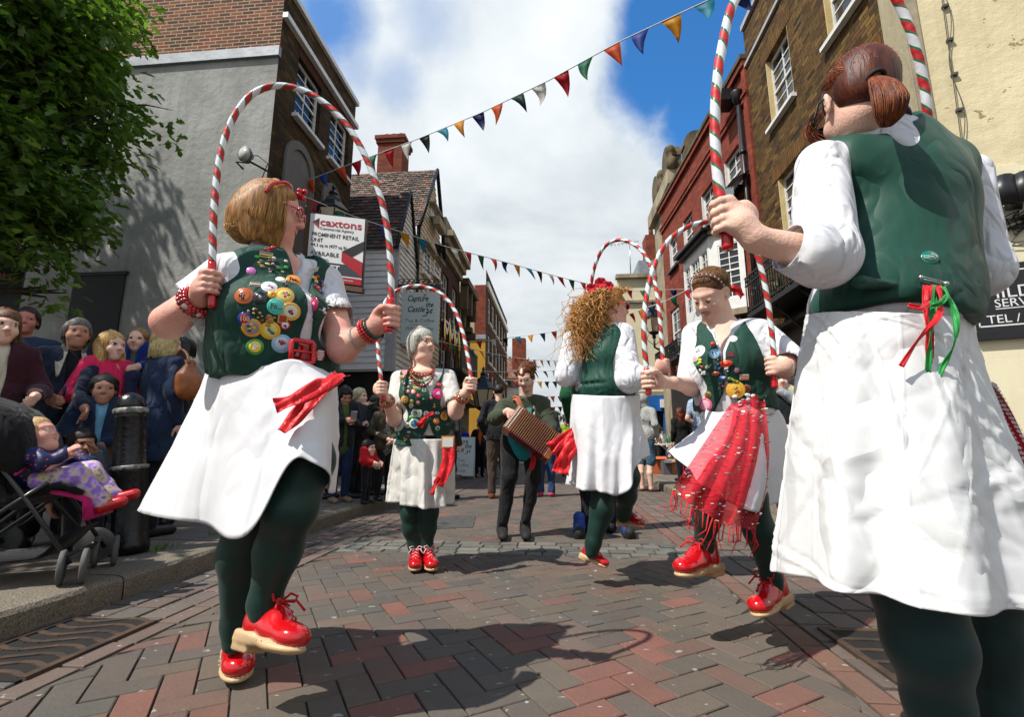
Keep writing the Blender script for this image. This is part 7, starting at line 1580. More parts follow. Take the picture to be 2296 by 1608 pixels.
 for (a, c, r, cols, k) in ((225, 1285, .026, ['d8a040', 'c8b060', 'b84a3a'], 'disc'), (265, 1530, .028, ['dca838', 'd8e0e0', '3a7ab0', '2a5a3a'], 'disc'), (430, 1515, .036, ['c8c8c4', '8aa08a', '2a2a2a', '6a8a5a'], 'disc'), (785, 1190, .037, ['d01a78', 'd01a78', 'f0c0d8'], 'disc'), (845, 1390, .023, ['b07aa8', '8a4a88', 'd8c040'], 'disc'), (890, 1570, .031, ['dca838', 'd89030', 'c04030'], 'disc'), (805, 930, .022, ['e0d020', 'c8b818'], 'disc'), (895, 1000, .021, ['d8d8d8', '8aa8c0', 'c86a40'], 'disc'), (810, 1040, .030, ['a82818', 'c84020'], 'oval'), (175, 905, .023, ['d8b080', 'b88a50'], 'oval'), (465, 965, .022, ['d8b080', 'c89a60'], 'oval'), (750, 860, .018, ['d89a50', 'c87830'], 'oval'), (435, 1080, .026, ['b8b850', '2a5a3a', 'd8d890'], 'rect'), (520, 1045, .017, ['d8d8d4', 'e8e8e4'], 'disc'), (672, 1105, .019, ['e0e0dc', 'd0d0c8'], 'disc'), (372, 1160, .017, ['d86a68', 'e8b8b0'], 'disc'), (275, 1150, .014, ['d86a68', 'e8b8b0'], 'disc'), (230, 830, .034, ['c8182c'], 'tri'), (910, 1305, .022, ['c8c8b8', '2a2a2a'], 'sq'), (590, 1525, .017, ['d8d8d8', '7a7a7a'], 'disc')):
  badge(vest, tr, *zz(a, c), r, cols, k)
 for (a, c, r, cols, k) in ((1062, 672, .034, ['d8d8d4', '3a6aa0', '2a7a4a'], 'disc'), (1145, 840, .031, ['dca838', 'd8c890', '2a2a2a', '8a3a2a'], 'disc'), (932, 688, .019, ['a8a8a8', '5a5a5a'], 'disc'), (1312, 645, .021, ['e07028', 'e07028', 'f0c0a0'], 'disc'), (1440, 822, .018, ['d8b020', 'b88a18'], 'charm'), (1480, 765, .024, ['c8205a', '7a1a3a'], 'oval'), (1327, 725, .016, ['c8d8c0', '2a7a4a', 'c03030'], 'disc'), (1440, 680, .017, ['6a7a6a', '2a3a2a'], 'oval'), (885, 790, .012, ['6ab8a8', '4a9a88'], 'disc'), (1000, 770, .013, ['c8c8c8', '8a8a8a'], 'oval'), (1035, 600, .020, ['6ab83a', '4a9a2a'], 'oval')): badge(vest, tr, *z7(a, c), r, cols, k)
 scatter(vest, tr, [(*zz(a, c), r) for a, c, r in ((90, 790, .012), (350, 870, .012), (305, 925, .014), (345, 995, .022), (180, 985, .009), (220, 1020, .012), (205, 1110, .013), (285, 1090, .013), (365, 1050, .009), (420, 925, .008), (555, 1125, .014), (460, 1225, .015), (545, 1280, .009), (675, 1265, .011), (455, 1345, .013), (715, 1390, .014), (340, 1320, .013), (335, 1390, .016), (945, 1125, .014), (875, 1140, .008), (775, 800, .014), (860, 800, .018), (680, 1525, .014), (775, 1520, .017), (655, 1010, .010))]+[(*z7(a, c), r) for a, c, r in ((990, 690, .018), (1160, 630, .014), (975, 838, .018), (1030, 470, .013), (1410, 530, .013))], 5)
 for (a, c) in ((1110, 340), (1110, 330)): pass
 q0 = hit(tr, *zz(640, 1125))[0]; q1 = hit(tr, *z7(1225, 575))[0]
 for q, e in ((q0, ((-.02, -.075), (.008, -.08), (-.03, -.02))), (q1, ((-.07, -.075), (-.045, -.085), (.04, .01)))):
  for (ex_, ez2) in e: strip(P, 'ribbon_bow', [q+(0, -.012, 0), q+(ex_*.5, -.03, ez2*.45), q+(ex_, -.025, ez2)], .02, .026, M['redribbon'], (0, -1, 0), .5, int(abs(ex_)*999), .001)
 # necklaces
 for r, dz, br, m in ((.082, .12, .0075, 'darkbead'), (.074, .065, .011, 'coral'), (.078, .095, .007, 'limebead')):
  mb = MB(); n = int(2*math.pi*r*1.25/(br*1.9)); c = w(946, 826, 3.40)
  for i in range(n):
   a = 2*math.pi*i/n; fr = max(0, math.cos(a)); rd = r+.022*fr
   mb.ball(c+RT@np.array((math.sin(a)*rd, math.cos(a)*rd*1.15+.035*fr, -dz*1.25*fr**1.5+.006)), br*(1 if i % 3 else 1.25), 0, 6)
  mb.build('necklace', {'darkbead': pm('ruby_bead', (.28, .006, .012), .12, .1, 20, coat=.5), 'coral': pm('coral_bead', (.45, .05, .02), .2, .2, 40, coat=.4), 'limebead': pm('lime_bead', (.38, .40, .14), .2, .3, 60, coat=.4)}[m], P)
 loop = lambda L: [w(*q) for q in L]
 skirt(P, [loop([(884, 985, 3.42), (915, 985, 3.28), (950, 985, 3.24), (985, 985, 3.28), (1010, 985, 3.42), (985, 985, 3.56), (948, 985, 3.6), (910, 985, 3.56)]), loop([(881, 1040, 3.42), (912, 1043, 3.25), (950, 1043, 3.2), (988, 1043, 3.25), (1014, 1040, 3.42), (988, 1038, 3.6), (948, 1038, 3.64), (908, 1038, 3.6)]), loop([(875, 1127, 3.42), (910, 1136, 3.22), (950, 1140, 3.16), (990, 1136, 3.22), (1012, 1128, 3.42), (990, 1120, 3.62), (948, 1118, 3.68), (905, 1120, 3.62)])], M['cream_cloth'], 8, .026, 7, 150, 22, pw=1.0)
 strip(P, 'red_scarf', [w(1004, 985, 3.22), w(1006, 1030, 3.18), w(994, 1065, 3.16), w(982, 1088, 3.15)], .085, .07, M['redribbon'], (0, -1, 0), .3, 3, .001); strip(P, 'scarf_fringe', [w(985, 1070, 3.14), w(974, 1092, 3.13), w(968, 1110, 3.13)], .026, .03, M['redlace'], (0, -1, 0), .8, 6, .003)
 mb = MB(); c = hit(tr, 1000, 985)[0]; c = c if c is not None else w(1003, 985, 3.26); mb.obox(w(1004, 992, 3.20), rotz(.2), (.042, .002, .04)); mb.build('card_holder', bmat('d8802a'), P); mb = MB(); mb.obox(w(1004, 992, 3.195), rotz(.2), (.034, .002, .030)); mb.build('name_card', bmat('e4e2da'), P)
 b = SDF(.007); b.chain([w(922, 1080, 3.42), w(919, 1150, 3.40), w(922, 1185, 3.42), w(929, 1222, 3.43), w(930, 1236, 3.42)], [.07, .060, .058, .040, .036], 0, .03); b.chain([w(966, 1080, 3.42), w(962, 1150, 3.40), w(958, 1185, 3.42), w(956, 1222, 3.43), w(957, 1236, 3.42)], [.07, .060, .058, .040, .036], 0, .03); b.build('tights', M['tights'], P)
 z0 = lambda x, Y: np.array((w(x, 1250, Y)[0], Y, .0)); clog(P, z0(931, 3.48), z0(930, 3.24), (0, 0, 1), lace='candy', h=.006, gold=True); clog(P, z0(957, 3.48), z0(970, 3.24), (0, 0, 1), lace='candy', h=.006, gold=True)
 for wr, el in ((wR, eR), (wL, eL)):
  ax = nrm(wr-el); bracelet(P, wr-ax*.01, ax, .034, .008, [pm('pearl_bead', (.4, .36, .24), .25, .2, 30), M['gold'], pm('ruby_bead', (.28, .006, .012), .12, .1, 20, coat=.5)], 16); bracelet(P, wr-ax*.035, ax, .042, .010, M['patent'], tube=True); bracelet(P, wr-ax*.022, ax, .037, .007, [pm('pearl_bead', (.4, .36, .24), .25, .2, 30), pm('lime_bead', (.38, .40, .14), .2, .3, 60, coat=.4)], 16)
 hoop('striped hoop held low by the short grey haired dancer', arc([w(862, 900, 3.08), w(858, 880, 3.08), w(853, 840, 3.10), w(848, 790, 3.14), w(848, 735, 3.2), w(858, 690, 3.25), w(880, 658, 3.28), w(915, 643, 3.3), w(952, 643, 3.3), w(990, 660, 3.28), w(1018, 693, 3.25), w(1036, 740, 3.2), w(1048, 795, 3.15), w(1056, 845, 3.11), w(1061, 882, 3.1)]), .0130, (.11, .11), .09, .6)
make_p3()
def make_p4():
 w = lambda x, y, Y: W(x, y, Y-.05)
 P = new_person('dancer with long curly ginger hair and red flower seen from behind', w(1340, 1285, 3.1)*np.array((1, 1, 0)))
 RT = Rhead(140); hc = w(1372, 692, 3.12); RH = Rhead(101, -2)
 sL, sR = w(1285, 762, 3.14), w(1398, 752, 3.06); eL, eR = w(1270, 842, 3.12), w(1412, 852, 2.94); wL, wR = w(1285, 850, 3.42), w(1462, 838, 2.92)
 T = [('e', w(1352, 800, 3.14), (.205, .150, .15), RT), ('e', w(1358, 870, 3.14), (.205, .165, .14), RT), ('e', w(1358, 930, 3.14), (.205, .165, .12), RT), ('c', sL*.8+sR*.2, sR*.8+sL*.2, .068), ('e', w(1355, 765, 3.14), (.13, .10, .07), RT)]
 b = SDF(.0055); head(b, hc, RH, 1.0, fat=.8, fine=False); neck(b, hc, RH, w(1360, 745, 3.12), .057); b.at().cap(sR, eR, .055, .048, 0, .03).cap(eR, wR, .046, .029, 0, .03).cap(sL, eL, .055, .048, 0, .03).cap(eL, wL, .045, .03, 0, .03)
 pR = w(1487, 822, 2.93); grip(b, pR, (-.05, 0, 1), (.25, -.95, .15), (.95, .25, 0), .0138, 1.0, wR); pL = w(1290, 845, 3.47); grip(b, pL, (0, 0, 1), (-.9, .3, 0), (.3, .9, 0), .0138, 1.0, wL); b.ell(w(1352, 800, 3.14), (.15, .1, .15), 0, .03, R=RT); b.build('body', SKIN('skin_a'), P)
 hb = hair_m('ginger_hair', '8a5220', 'b8803c', (22, 22, 22)); b = SDF(.009); b.at(RH, hc).ell((0, -.02, .045), (.086, .100, .092), 0, .02); b.ell((0, .12, -.05), (.085, .095, .12), 0, .02, sub=True); b.at()
 for x, y, r in ((1345, 690, .085), (1325, 720, .095), (1318, 760, .085), (1308, 790, .045), (1345, 750, .07)): b.ell(w(x, y, 3.17-.05), (r, r*.75, r), 0, .05)
 b.build('hair', hb, P, wob(.008, 60, 5)); rr = random.Random(6); paths = []
 for k in range(1150):
  a = rr.uniform(-1, 1); s0 = hc+RH@np.array((rr.uniform(-.07, .07), rr.uniform(-.10, .04), rr.uniform(.06, .125))); d = rr.gauss(0, 1)
  e0 = w(rr.gauss(1322, 27), rr.uniform(715, 815), 3.12+rr.uniform(-.13, .08)); L = rr.uniform(.006, .024); ph = rr.uniform(0, 6.3); tn = rr.uniform(2, 7); pts = []; bow = np.array((rr.gauss(-.06, .03), rr.gauss(-.02, .04), rr.gauss(.03, .02)))
  for i in range(26):
   t = i/25; c = s0*(1-t)+e0*t+bow*math.sin(math.pi*min(1, t*1.1)); q = ph+tn*6.28*t; pts.append(c+L*min(1, t*3)*np.array((math.cos(q), math.sin(q), .4*math.sin(q*1.3))))
  paths.append(pts)
 for k in range(160):
  s0 = hc+RH@np.array((rr.uniform(-.06, .06), rr.uniform(-.04, .085), .10)); ph = rr.uniform(0, 6.3); L = rr.uniform(.008, .02); d = np.array((rr.gauss(.012, .02), rr.gauss(0, .02), rr.uniform(.01, .05))); paths.append([s0+d*t+L*t*np.array((math.cos(ph+9*t), math.sin(ph+9*t), .2)) for t in np.linspace(0, 1, 12)])
 strands(P, 'hair_curls', hair_m('ginger_curl', 'a06228', 'e0b070', (30, 30, 30)), paths, .0015)
 mb = MB(); c = w(1346, 640, 3.0)
 for fx, fz, s in ((0, .012, 1), (-.06, -.02, .85), (.05, -.005, .8)):
  for k in range(7): a = k*.9+fx*20; r = .026; d = np.array((math.cos(a), -.35, math.sin(a)*.9)); e = np.array((-math.sin(a), -.3, math.cos(a)*.9))*.022*s; q = c+np.array((fx, 0, fz)); mb.sheet([[q, q+(0, -.006, 0), q], [q+d*r*s*.6-e, q+d*r*s*.7+(0, -.012, 0), q+d*r*s*.6+e], [q+d*r*s*1.4-e*.8, q+d*r*s*1.6+(0, -.004, 0), q+d*r*s*1.4+e*.8]])
 mb.build('red_flower', cloth('flower_red', 'c8182c', .5, .003, 60), P)
 glasses(P, hc+RH@np.array((0, .004, 0)), RH, 1.0, pm('red_frame', (.5, .02, .03), .25, coat=.4), pm('dark_lens', (.02, .012, .01), .08), .026, .020, .0032, 'sunglasses')
 MB().ball(hc+RH@np.array((-.082, -.006, -.045)), .008, 0, 6).build('earring', pm('ruby_bead', (.28, .006, .012), .12, .1, 20, coat=.5), P)
 b = SDF(.006); torso(b, T, .004); b.at().cap(sR, eR, .074, .076, 0, .04); f = nrm(wR-eR); b.cap(eR, eR+f*.13, .072, .058, 0, .03); b.cap(eR+f*.14, eR+f*.3, .05, .05, 0, .004, sub=True); b.at().cap(sL, eL, .07, .07, 0, .04); b.cap(eL, eL+nrm(wL-eL)*.12, .066, .05, 0, .03); b.at().cap(w(1362, 752, 3.12), w(1364, 738, 3.12), .066, .062, 0, .02); b.fn(lambda X, Y, Z: Z-w(0, 895, 3.1)[2]+0*X+0*Y)
 b.build('shirt', M['white_cotton'], P, wob(.004, 24, 2)); collar(P, w(1366, 742, 3.1), Rhead(120), .066, .04, .035, 20, .03)
 b = SDF(.006); torso(b, T, .016)
 for s, e in ((sR, eR), (sL, eL)): d = nrm(e-s); b.at().cap(s+d*.03, s+d*.3, .078, .10, 0, .012, sub=True)
 zh = w(0, 890, 3.0)[2]; b.fn(lambda X, Y, Z: Z-zh+0*X+0*Y); b.at().cap(w(1362, 752, 3.12), w(1362, 700, 3.12), .08, .09, 0, .01, sub=True); g0 = w(1315, 860, 3.0); c_ = wob(.006, 16, 4)
 b.build('vest', M['vest2'], P, lambda X, Y, Z: c_(X, Y, Z)+.004*np.sin((X-g0[0])*190)*np.exp(-((X-g0[0])/.09)**2-((Z-g0[2])/.02)**2)+.012*np.exp(-((Z-g0[2])/.012)**2)*np.exp(-((X-g0[0])/.10)**4))
 loop = lambda L: [w(*q) for q in L]
 skirt(P, [loop([(1282, 884, 3.14), (1310, 886, 2.98), (1350, 888, 2.93), (1400, 888, 2.95), (1432, 886, 3.06), (1428, 884, 3.24), (1380, 880, 3.32), (1320, 880, 3.3)]), loop([(1280, 950, 3.14), (1308, 955, 2.95), (1352, 958, 2.90), (1404, 955, 2.92), (1432, 945, 3.04), (1428, 940, 3.26), (1380, 940, 3.36), (1318, 945, 3.33)]), loop([(1284, 1020, 3.16), (1310, 1035, 2.95), (1350, 1040, 2.88), (1395, 1020, 2.86), (1436, 985, 2.96), (1440, 985, 3.24), (1385, 1010, 3.4), (1318, 1020, 3.36)]), loop([(1278, 1086, 3.18), (1306, 1100, 2.95), (1350, 1106, 2.88), (1395, 1108, 2.84), (1436, 1036, 2.88), (1446, 1020, 3.2), (1390, 1065, 3.42), (1318, 1078, 3.4)])], M['skirt'], 7, .024, 9, 140, 24)
 for k, L in enumerate(([(1292, 968, 3.1), (1270, 985, 3.08), (1250, 1000, 3.07), (1236, 1010, 3.06)], [(1292, 990, 3.08), (1275, 1015, 3.06), (1262, 1040, 3.05), (1256, 1062, 3.05)], [(1290, 978, 3.1), (1268, 1002, 3.06), (1252, 1026, 3.05)])): strip(P, 'red_scarf', [w(*q) for q in L], .07, .11, M['redribbon'], (0, -1, 0), .35, k, .001)
 b = SDF(.006); b.chain([w(1340, 1000, 3.08), w(1356, 1090, 3.02), w(1350, 1140, 3.0), w(1330, 1218, 3.0), w(1326, 1238, 3.0)], [.09, .074, .068, .042, .038], 0, .03); b.chain([w(1385, 1000, 3.1), w(1408, 1070, 2.96), w(1404, 1110, 3.06), w(1400, 1150, 3.14), w(1396, 1160, 3.15)], [.09, .066, .06, .040, .036], 0, .03); b.build('tights', M['tights'], P)
 clog(P, w(1300, 1252, 3.08), w(1360, 1281, 2.98), (.25, .1, 1), h=.006, gold=True, laces=False); clog(P, w(1388, 1178, 3.26), w(1442, 1190, 3.10), (.25, .0, 1), h=.006, laces=False)
 ax = nrm(wR-eR); bracelet(P, wR-ax*.01, ax, .036, .005, M['gold'], tube=True); bracelet(P, wR-ax*.026, ax, .038, .007, [pm('pearl_bead', (.4, .36, .24), .25, .2, 30), M['gold'], M['patent']], 18)
 hoop('striped hoop held by the curly ginger haired dancer', arc([w(1494, 850, 2.93), w(1488, 825, 2.93), w(1484, 770, 2.93), w(1478, 700, 2.94), w(1466, 620, 2.98), w(1446, 572, 3.03), (w(1418, 546, 3.1)), w(1386, 538, 3.17), w(1356, 553, 3.24), w(1336, 590, 3.3), w(1325, 640, 3.36), w(1318, 700, 3.42), w(1305, 770, 3.46), w(1293, 830, 3.47), w(1288, 870, 3.47)]), .0125, (.13, .11), .088, .2)
make_p4()
def make_p5():
 w = W
 P = new_person('brunette dancer with head bowed, glittering sheer red apron flying over her white skirt', w(1660, 1380, 2.25)*np.array((1, 1, 0)))
 RT = Rhead(-34); hc = w(1596, 662, 2.24); RH = Rhead(-60, 34, -8)
 sR, sL = w(1556, 752, 2.36), w(1700, 752, 2.20); eR, eL = w(1548, 866, 2.30), w(1764, 812, 2.13); wR, wL = w(1508, 858, 2.06), w(1764, 832, 2.04)
 T = [('e', w(1628, 800, 2.27), (.166, .125, .14), RT), ('e', w(1636, 865, 2.27), (.160, .125, .13), RT), ('e', w(1648, 920, 2.29), (.165, .135, .12), RT), ('c', sR*.8+sL*.2, sL*.8+sR*.2, .062), ('e', w(1618, 815, 2.21), (.13, .07, .075), RT)]
 b = SDF(.0045); head(b, hc, RH, 1.0, fat=.3, smile=1.5, closed=True); neck(b, hc, RH, w(1625, 738, 2.26), .051); torso(b, [T[0], T[3]], -.008, .06)
 b.at().cap(sR, eR, .049, .041, 0, .03).cap(eR, wR, .041, .026, 0, .03).cap(sL, eL, .049, .041, 0, .03).cap(eL, wL, .040, .026, 0, .03)
 pR = w(1457, 852, 1.98); pL = w(1736, 822, 2.04)
 grip(b, pR, (-.02, 0, 1), (.1, 1, .1), (-1, .1, 0), .0128, .95, wR); grip(b, pL, (.0, 0, 1), (-.35, -.9, 0), (-.9, .3, .05), .0128, .95, wL)
 b.build('body', SKIN('skin_b'), P)
 TT = lambda p: hc+RH@np.array(p); hb = hair_m('brown_hair', '2a170c', '6a4526', (45, 45, 8)); b = SDF(.005).at(RH, hc); b.ell((0, -.020, .044), (.0805, .098, .087), 0, .02); b.ell((0, -.10, -.01), (.04, .035, .035), 0, .03); b.ell((0, .122, -.052), (.092, .090, .120), 0, .02, sub=True)
 for x in (-1, 1): b.ell((x*.082, .0, -.01), (.022, .032, .042), 0, .01, sub=True)
 b.build('hair', hb, P); rr = random.Random(12); paths = []
 for k in range(900):
  th = rr.uniform(-1.75, 1.75); d0 = np.array((math.sin(th), math.cos(th), np.interp(abs(th), [0, .8, 1.3, 1.8], [.62, .5, .1, -.2])+rr.uniform(0, .5))); d0 /= np.linalg.norm(d0); d1 = np.array((0, -.98, -.15)); pts = []; ly = rr.uniform(1, 1.03)
  for i in range(9):
   t = i/8; d = d0*(1-t)+d1*t+np.array((0, 0, .35))*math.sin(math.pi*t)*.6; d /= np.linalg.norm(d); pts.append(TT(np.array((0, -.020, .044))+d*np.array((.082, .100, .0885))*ly))
  paths.append(pts)
 strands(P, 'hair_strands', hair_m('brown_strand', '3a2210', '8a6238', (45, 45, 8)), paths, .0010)
 mb = MB()
 for k in range(44): a = -1.62+3.24*k/43; mb.ball(TT((math.sin(a)*.0865, .035-.03*abs(a)/1.6+.012, .044+math.cos(a)*.084)), .0036, k % 3, 5)
 mb.build('headband', [M['wpaint'], M['patent'], pm('green_bead', (.01, .06, .03), .2, coat=.4)], P)
 strip(P, 'hair_ribbon', [TT((.03, -.12, -.02)), TT((.05, -.135, -.04)), TT((.06, -.14, -.08))], .03, .05, M['redribbon'], (0, -1, 0), .6, 2, .001)
 b = SDF(.006); torso(b, T, .004); d = nrm(eR-sR); b.at().cap(sR, sR+(eR-sR)*.9, .058, .060, 0, .04); b.cap(eR-d*.002, eR+d*.12, .05, .06, 0, .004, sub=True); d = nrm(eL-sL); b.cap(sL, eL, .072, .078, 0, .04); f = nrm(wL-eL); b.cap(eL+f*.03, eL+f*.2, .06, .06, 0, .004, sub=True)
 b.fn(lambda X, Y, Z: Z-w(0, 930, 2.2)[2]+0*X+0*Y); b.fn(front_cut(RT, w(1625, 745, 2.24), [w(0, 785, 2.1)[2], w(0, 735, 2.1)[2]], [.0, .035])); b.at().cap(w(1625, 738, 2.26), w(1620, 700, 2.26), .066, .072, 0, .008, sub=True); b.build('shirt', M['white_cotton'], P, wob(.004, 22, 6)); collar(P, w(1625, 735, 2.26), Rhead(-34, 8), .066, .065, .05, 26, .034, pt=.05)
 b = SDF(.005); torso(b, T, .018)
 for s, e in ((sR, eR), (sL, eL)): d = nrm(e-s); b.at().cap(s+d*.03, s+d*.28, .072, .095, 0, .012, sub=True)
 zc = [w(0, y, 2.14)[2] for y in (960, 920, 880, 850, 790, 740, 720)]; b.fn(front_cut(RT, w(1640, 800, 2.28), zc, [.14, .065, .015, .004, .012, .048, .075], -.005), k=.004); zh = w(0, 915, 2.14)[2]; g = local(RT, w(1640, 800, 2.28))
 def hem(X, Y, Z): x, y, z = g(X, Y, Z); return Z-(zh-np.where(x < 0, .11*np.clip(1-np.abs(x+.075)/.08, 0, 1), .02*np.clip(1-np.abs(x-.06)/.08, 0, 1))*(y > 0)+.0)
 b.fn(hem); b.at().cap(w(1625, 742, 2.26), w(1620, 690, 2.26), .074, .085, 0, .01, sub=True); vest = b.build('vest', M['vest'], P, wob(.004, 20, 6)); tr = bvh(vest); z1 = Z(1600, 700, 1838/800.)
 for a, c, r, cols, k in ((1085, 785, .030, ['e2e2de', 'e8e8e4', '8a9a8a'], 'disc'), (1188, 800, .024, ['6aa8d0', 'b8d8e8', '4a7aa0'], 'disc'), (1057, 830, .019, ['e0e0dc', 'd8b0a8'], 'disc'), (1335, 620, .022, ['d83848', 'e04858'], 'disc'), (1315, 700, .018, ['e0e0e0', 'e8e8e8'], 'disc'), (1332, 1048, .039, ['d8a030', 'd8a838', 'c05030', '6a8a3a'], 'disc'), (1275, 1110, .039, ['e0b020', 'e08828', '4a1a10'], 'disc'), (1400, 1110, .034, ['d8d8d8', 'a8a8a8', 'e8e8e8'], 'charm'), (1130, 1150, .032, ['d86080', 'e8b0c0'], 'disc'), (1130, 1240, .033, ['d8d8e0', 'e0e0e8', 'c04050', '5a7ab8'], 'disc'), (1195, 935, .017, ['b85a20', '8a3a18'], 'oval'), (1250, 965, .021, ['2a5ab0', 'a8b8c8'], 'oval'), (1265, 868, .030, ['c83010', 'e04818'], 'oval'), (1280, 740, .026, ['d84858', 'e05868'], 'charm'), (1300, 660, .016, ['c8b850', 'e0d890'], 'charm'), (1255, 668, .016, ['2a4a9a'], 'sq'), (1095, 880, .026, ['3a9a3a', 'c8c020', 'c02020', '1a1a1a'], 'charm'), (1390, 960, .019, ['e0e0d0', 'c05080', 'd8c030'], 'rect'), (1145, 1080, .016, ['8a7030', '6a5020'], 'disc'), (1110, 985, .014, ['d04848'], 'sq'), (1270, 905, .012, ['c8c8c8'], 'charm'), (1340, 915, .014, ['5a3a4a', '8a6a7a'], 'disc'), (1405, 1038, .018, ['8a5030', '5a3018'], 'disc'), (1318, 985, .020, ['b8b030', '6a8a2a'], 'charm'), (1245, 1020, .017, ['8a4a5a', '3a2a3a'], 'charm'), (1080, 975, .016, ['4a9ab0'], 'charm'), (1130, 1025, .018, ['c8b0d0', 'e0e0e0'], 'charm'), (1225, 765, .014, ['d8902a'], 'charm'), (1262, 812, .018, ['28a83a', 'd8e020'], 'charm'), (1300, 805, .012, ['6a1a2a'], 'sq'), (1215, 845, .012, ['5a3a2a'], 'charm'), (1215, 895, .014, ['2a3a7a'], 'charm'), (1150, 880, .016, ['a8a890', '6a6a5a'], 'charm'), (1110, 925, .015, ['c8d0d0'], 'charm'), (1065, 920, .013, ['e0a020', 'c04020'], 'charm'), (1045, 870, .012, ['c8c8b0'], 'disc'), (1098, 1075, .012, ['d8c070'], 'sq'), (1330, 1180, .014, ['3a5ab0'], 'charm')): badge(vest, tr, *z1(a, c), r, cols, k)
 mb = MB()
 for k in range(46): a = -2.2+4.4*k/45; q = w(1622, 742, 2.25)+Rhead(-34, 30)@np.array((math.sin(a)*.068, math.cos(a)*.082, -.02)); mb.ball(q, .004 if k % 4 else .0065, 0, 5)
 mb.ball(w(1598, 772, 2.13), .012, 0, 6); mb.build('necklace', pm('coral_bead', (.45, .05, .02), .2, .2, 40, coat=.4), P)
 loop = lambda L: [w(*q) for q in L]
 skirt(P, [loop([(1584, 918, 2.22), (1610, 925, 2.13), (1650, 918, 2.10), (1695, 905, 2.16), (1728, 905, 2.30), (1720, 900, 2.42), (1670, 895, 2.44), (1610, 905, 2.36)]), loop([(1565, 960, 2.2), (1596, 975, 2.06), (1650, 975, 2.03), (1706, 955, 2.1), (1756, 945, 2.28), (1748, 945, 2.46), (1680, 945, 2.52), (1600, 950, 2.42)]), loop([(1530, 990, 2.14), (1566, 1020, 1.96), (1640, 1050, 1.93), (1714, 1060, 2.03), (1764, 1030, 2.28), (1752, 1040, 2.5), (1680, 1040, 2.6), (1580, 1010, 2.48)]), loop([(1504, 1012, 2.10), (1552, 1062, 1.90), (1628, 1125, 1.87), (1700, 1150, 1.98), (1744, 1122, 2.26), (1738, 1128, 2.52), (1672, 1120, 2.66), (1560, 1062, 2.52)])], M['skirt'], 6, .020, 3, 140, 24)
 # sheer apron: net with sequins
 A = [[w(*q) for q in r] for r in ([(1638, 905, 2.09), (1660, 900, 2.08), (1685, 892, 2.10), (1712, 884, 2.14)], [(1600, 960, 1.97), (1645, 965, 1.97), (1685, 955, 2.02), (1718, 940, 2.10)], [(1548, 1035, 1.86), (1605, 1050, 1.87), (1668, 1050, 1.93), (1722, 1025, 2.06)], [(1512, 1085, 1.80), (1570, 1120, 1.80), (1640, 1150, 1.86), (1712, 1110, 2.02)], [(1506, 1098, 1.78), (1565, 1145, 1.78), (1630, 1178, 1.83), (1692, 1186, 1.98)])]
 def ap(t, q): c = cr([cr(r, q) for r in A], t); return c+np.array((0, -.014*math.sin(q*26+t*2)*(.3+t), .006*math.sin(q*19)))
 mb = MB(); mb.sheet([[ap(i/60, j/40) for j in range(41)] for i in range(61)])
 m, nt, b_ = nodes('sheer_red_net'); b_.inputs['Base Color'].default_value = rgb(hx('d81428')); b_.inputs['Roughness'].default_value = .5; v = coords(nt); tr_ = nt.nodes.new('ShaderNodeBsdfTransparent'); tr_.inputs[0].default_value = rgb((1, .35, .38)); mx = nt.nodes.new('ShaderNodeMixShader'); nt.links.new(ramp(nt, noise(nt, coords(nt, (30, 30, 160)), 1, 3), [(.3, .30), (.7, .66)]), mx.inputs[0]); nt.links.new(tr_.outputs[0], mx.inputs[1]); nt.links.new(b_.outputs[0], mx.inputs[2]); nt.links.new(mx.outputs[0], nt.nodes['Material Output'].inputs[0])
 apron = mb.build('sheer_apron', m, P); mb = MB(); rr = random.Random(8)
 for k in range(240):
  q, t = rr.random(), rr.random(); c = ap(t, q)+(0, -.004, 0); n = nrm((rr.gauss(0, .6), -1, rr.gauss(.3, .6))); r = nrm(np.cross(n, (0, 0, 1))); u = np.cross(r, n); s = rr.uniform(.002, .0042); mb.add([c-r*s*1.8-u*s*.6, c+r*s*1.8-u*s*.6, c+r*s*1.8+u*s*.6, c-r*s*1.8+u*s*.6], [(0, 1, 2, 3)], 0 if rr.random() < .9 else 1)
 mb.build('sequins', [pm('silver_sequin', (.8, .75, .75), .12, .1, 90, metal=1), pm('green_sequin', (.25, .8, .2), .12, .1, 90, metal=1)], apron)
 mb = MB()
 for k in range(26):
  c = ap(1, k/25); mb.tube([c, c+np.array((rr.gauss(-.012, .01), rr.gauss(-.01, .01), -.05)), c+np.array((rr.gauss(-.03, .02), rr.gauss(-.02, .02), -rr.uniform(.05, .10)))], [.003, .0022, .001], 4)
 mb.build('fringe', M['redlace'], apron)
 b = SDF(.0055); b.chain([w(1625, 1000, 2.26), w(1592, 1100, 2.12), w(1585, 1160, 2.16), w(1578, 1225, 2.20), w(1580, 1245, 2.2)], [.085, .064, .056, .037, .034], 0, .03); b.chain([w(1672, 1000, 2.28), w(1682, 1110, 2.16), w(1702, 1190, 2.16), w(1730, 1298, 2.20), w(1736, 1318, 2.2)], [.085, .064, .060, .038, .034], 0, .03); b.build('tights', M['tights'], P)
 clog(P, w(1610, 1285, 2.24), w(1520, 1306, 2.10), (.1, .1, 1), h=.005, gold=True); clog(P, w(1764, 1352, 2.26), w(1698, 1398, 2.10), (-.05, .1, 1), h=.005, gold=True)
 MB().ball(w(1716, 1358, 2.1), .011, 0, 7).ball(w(1722, 1352, 2.1), .009, 0, 7).build('shoe_bell', M['steel'], P)
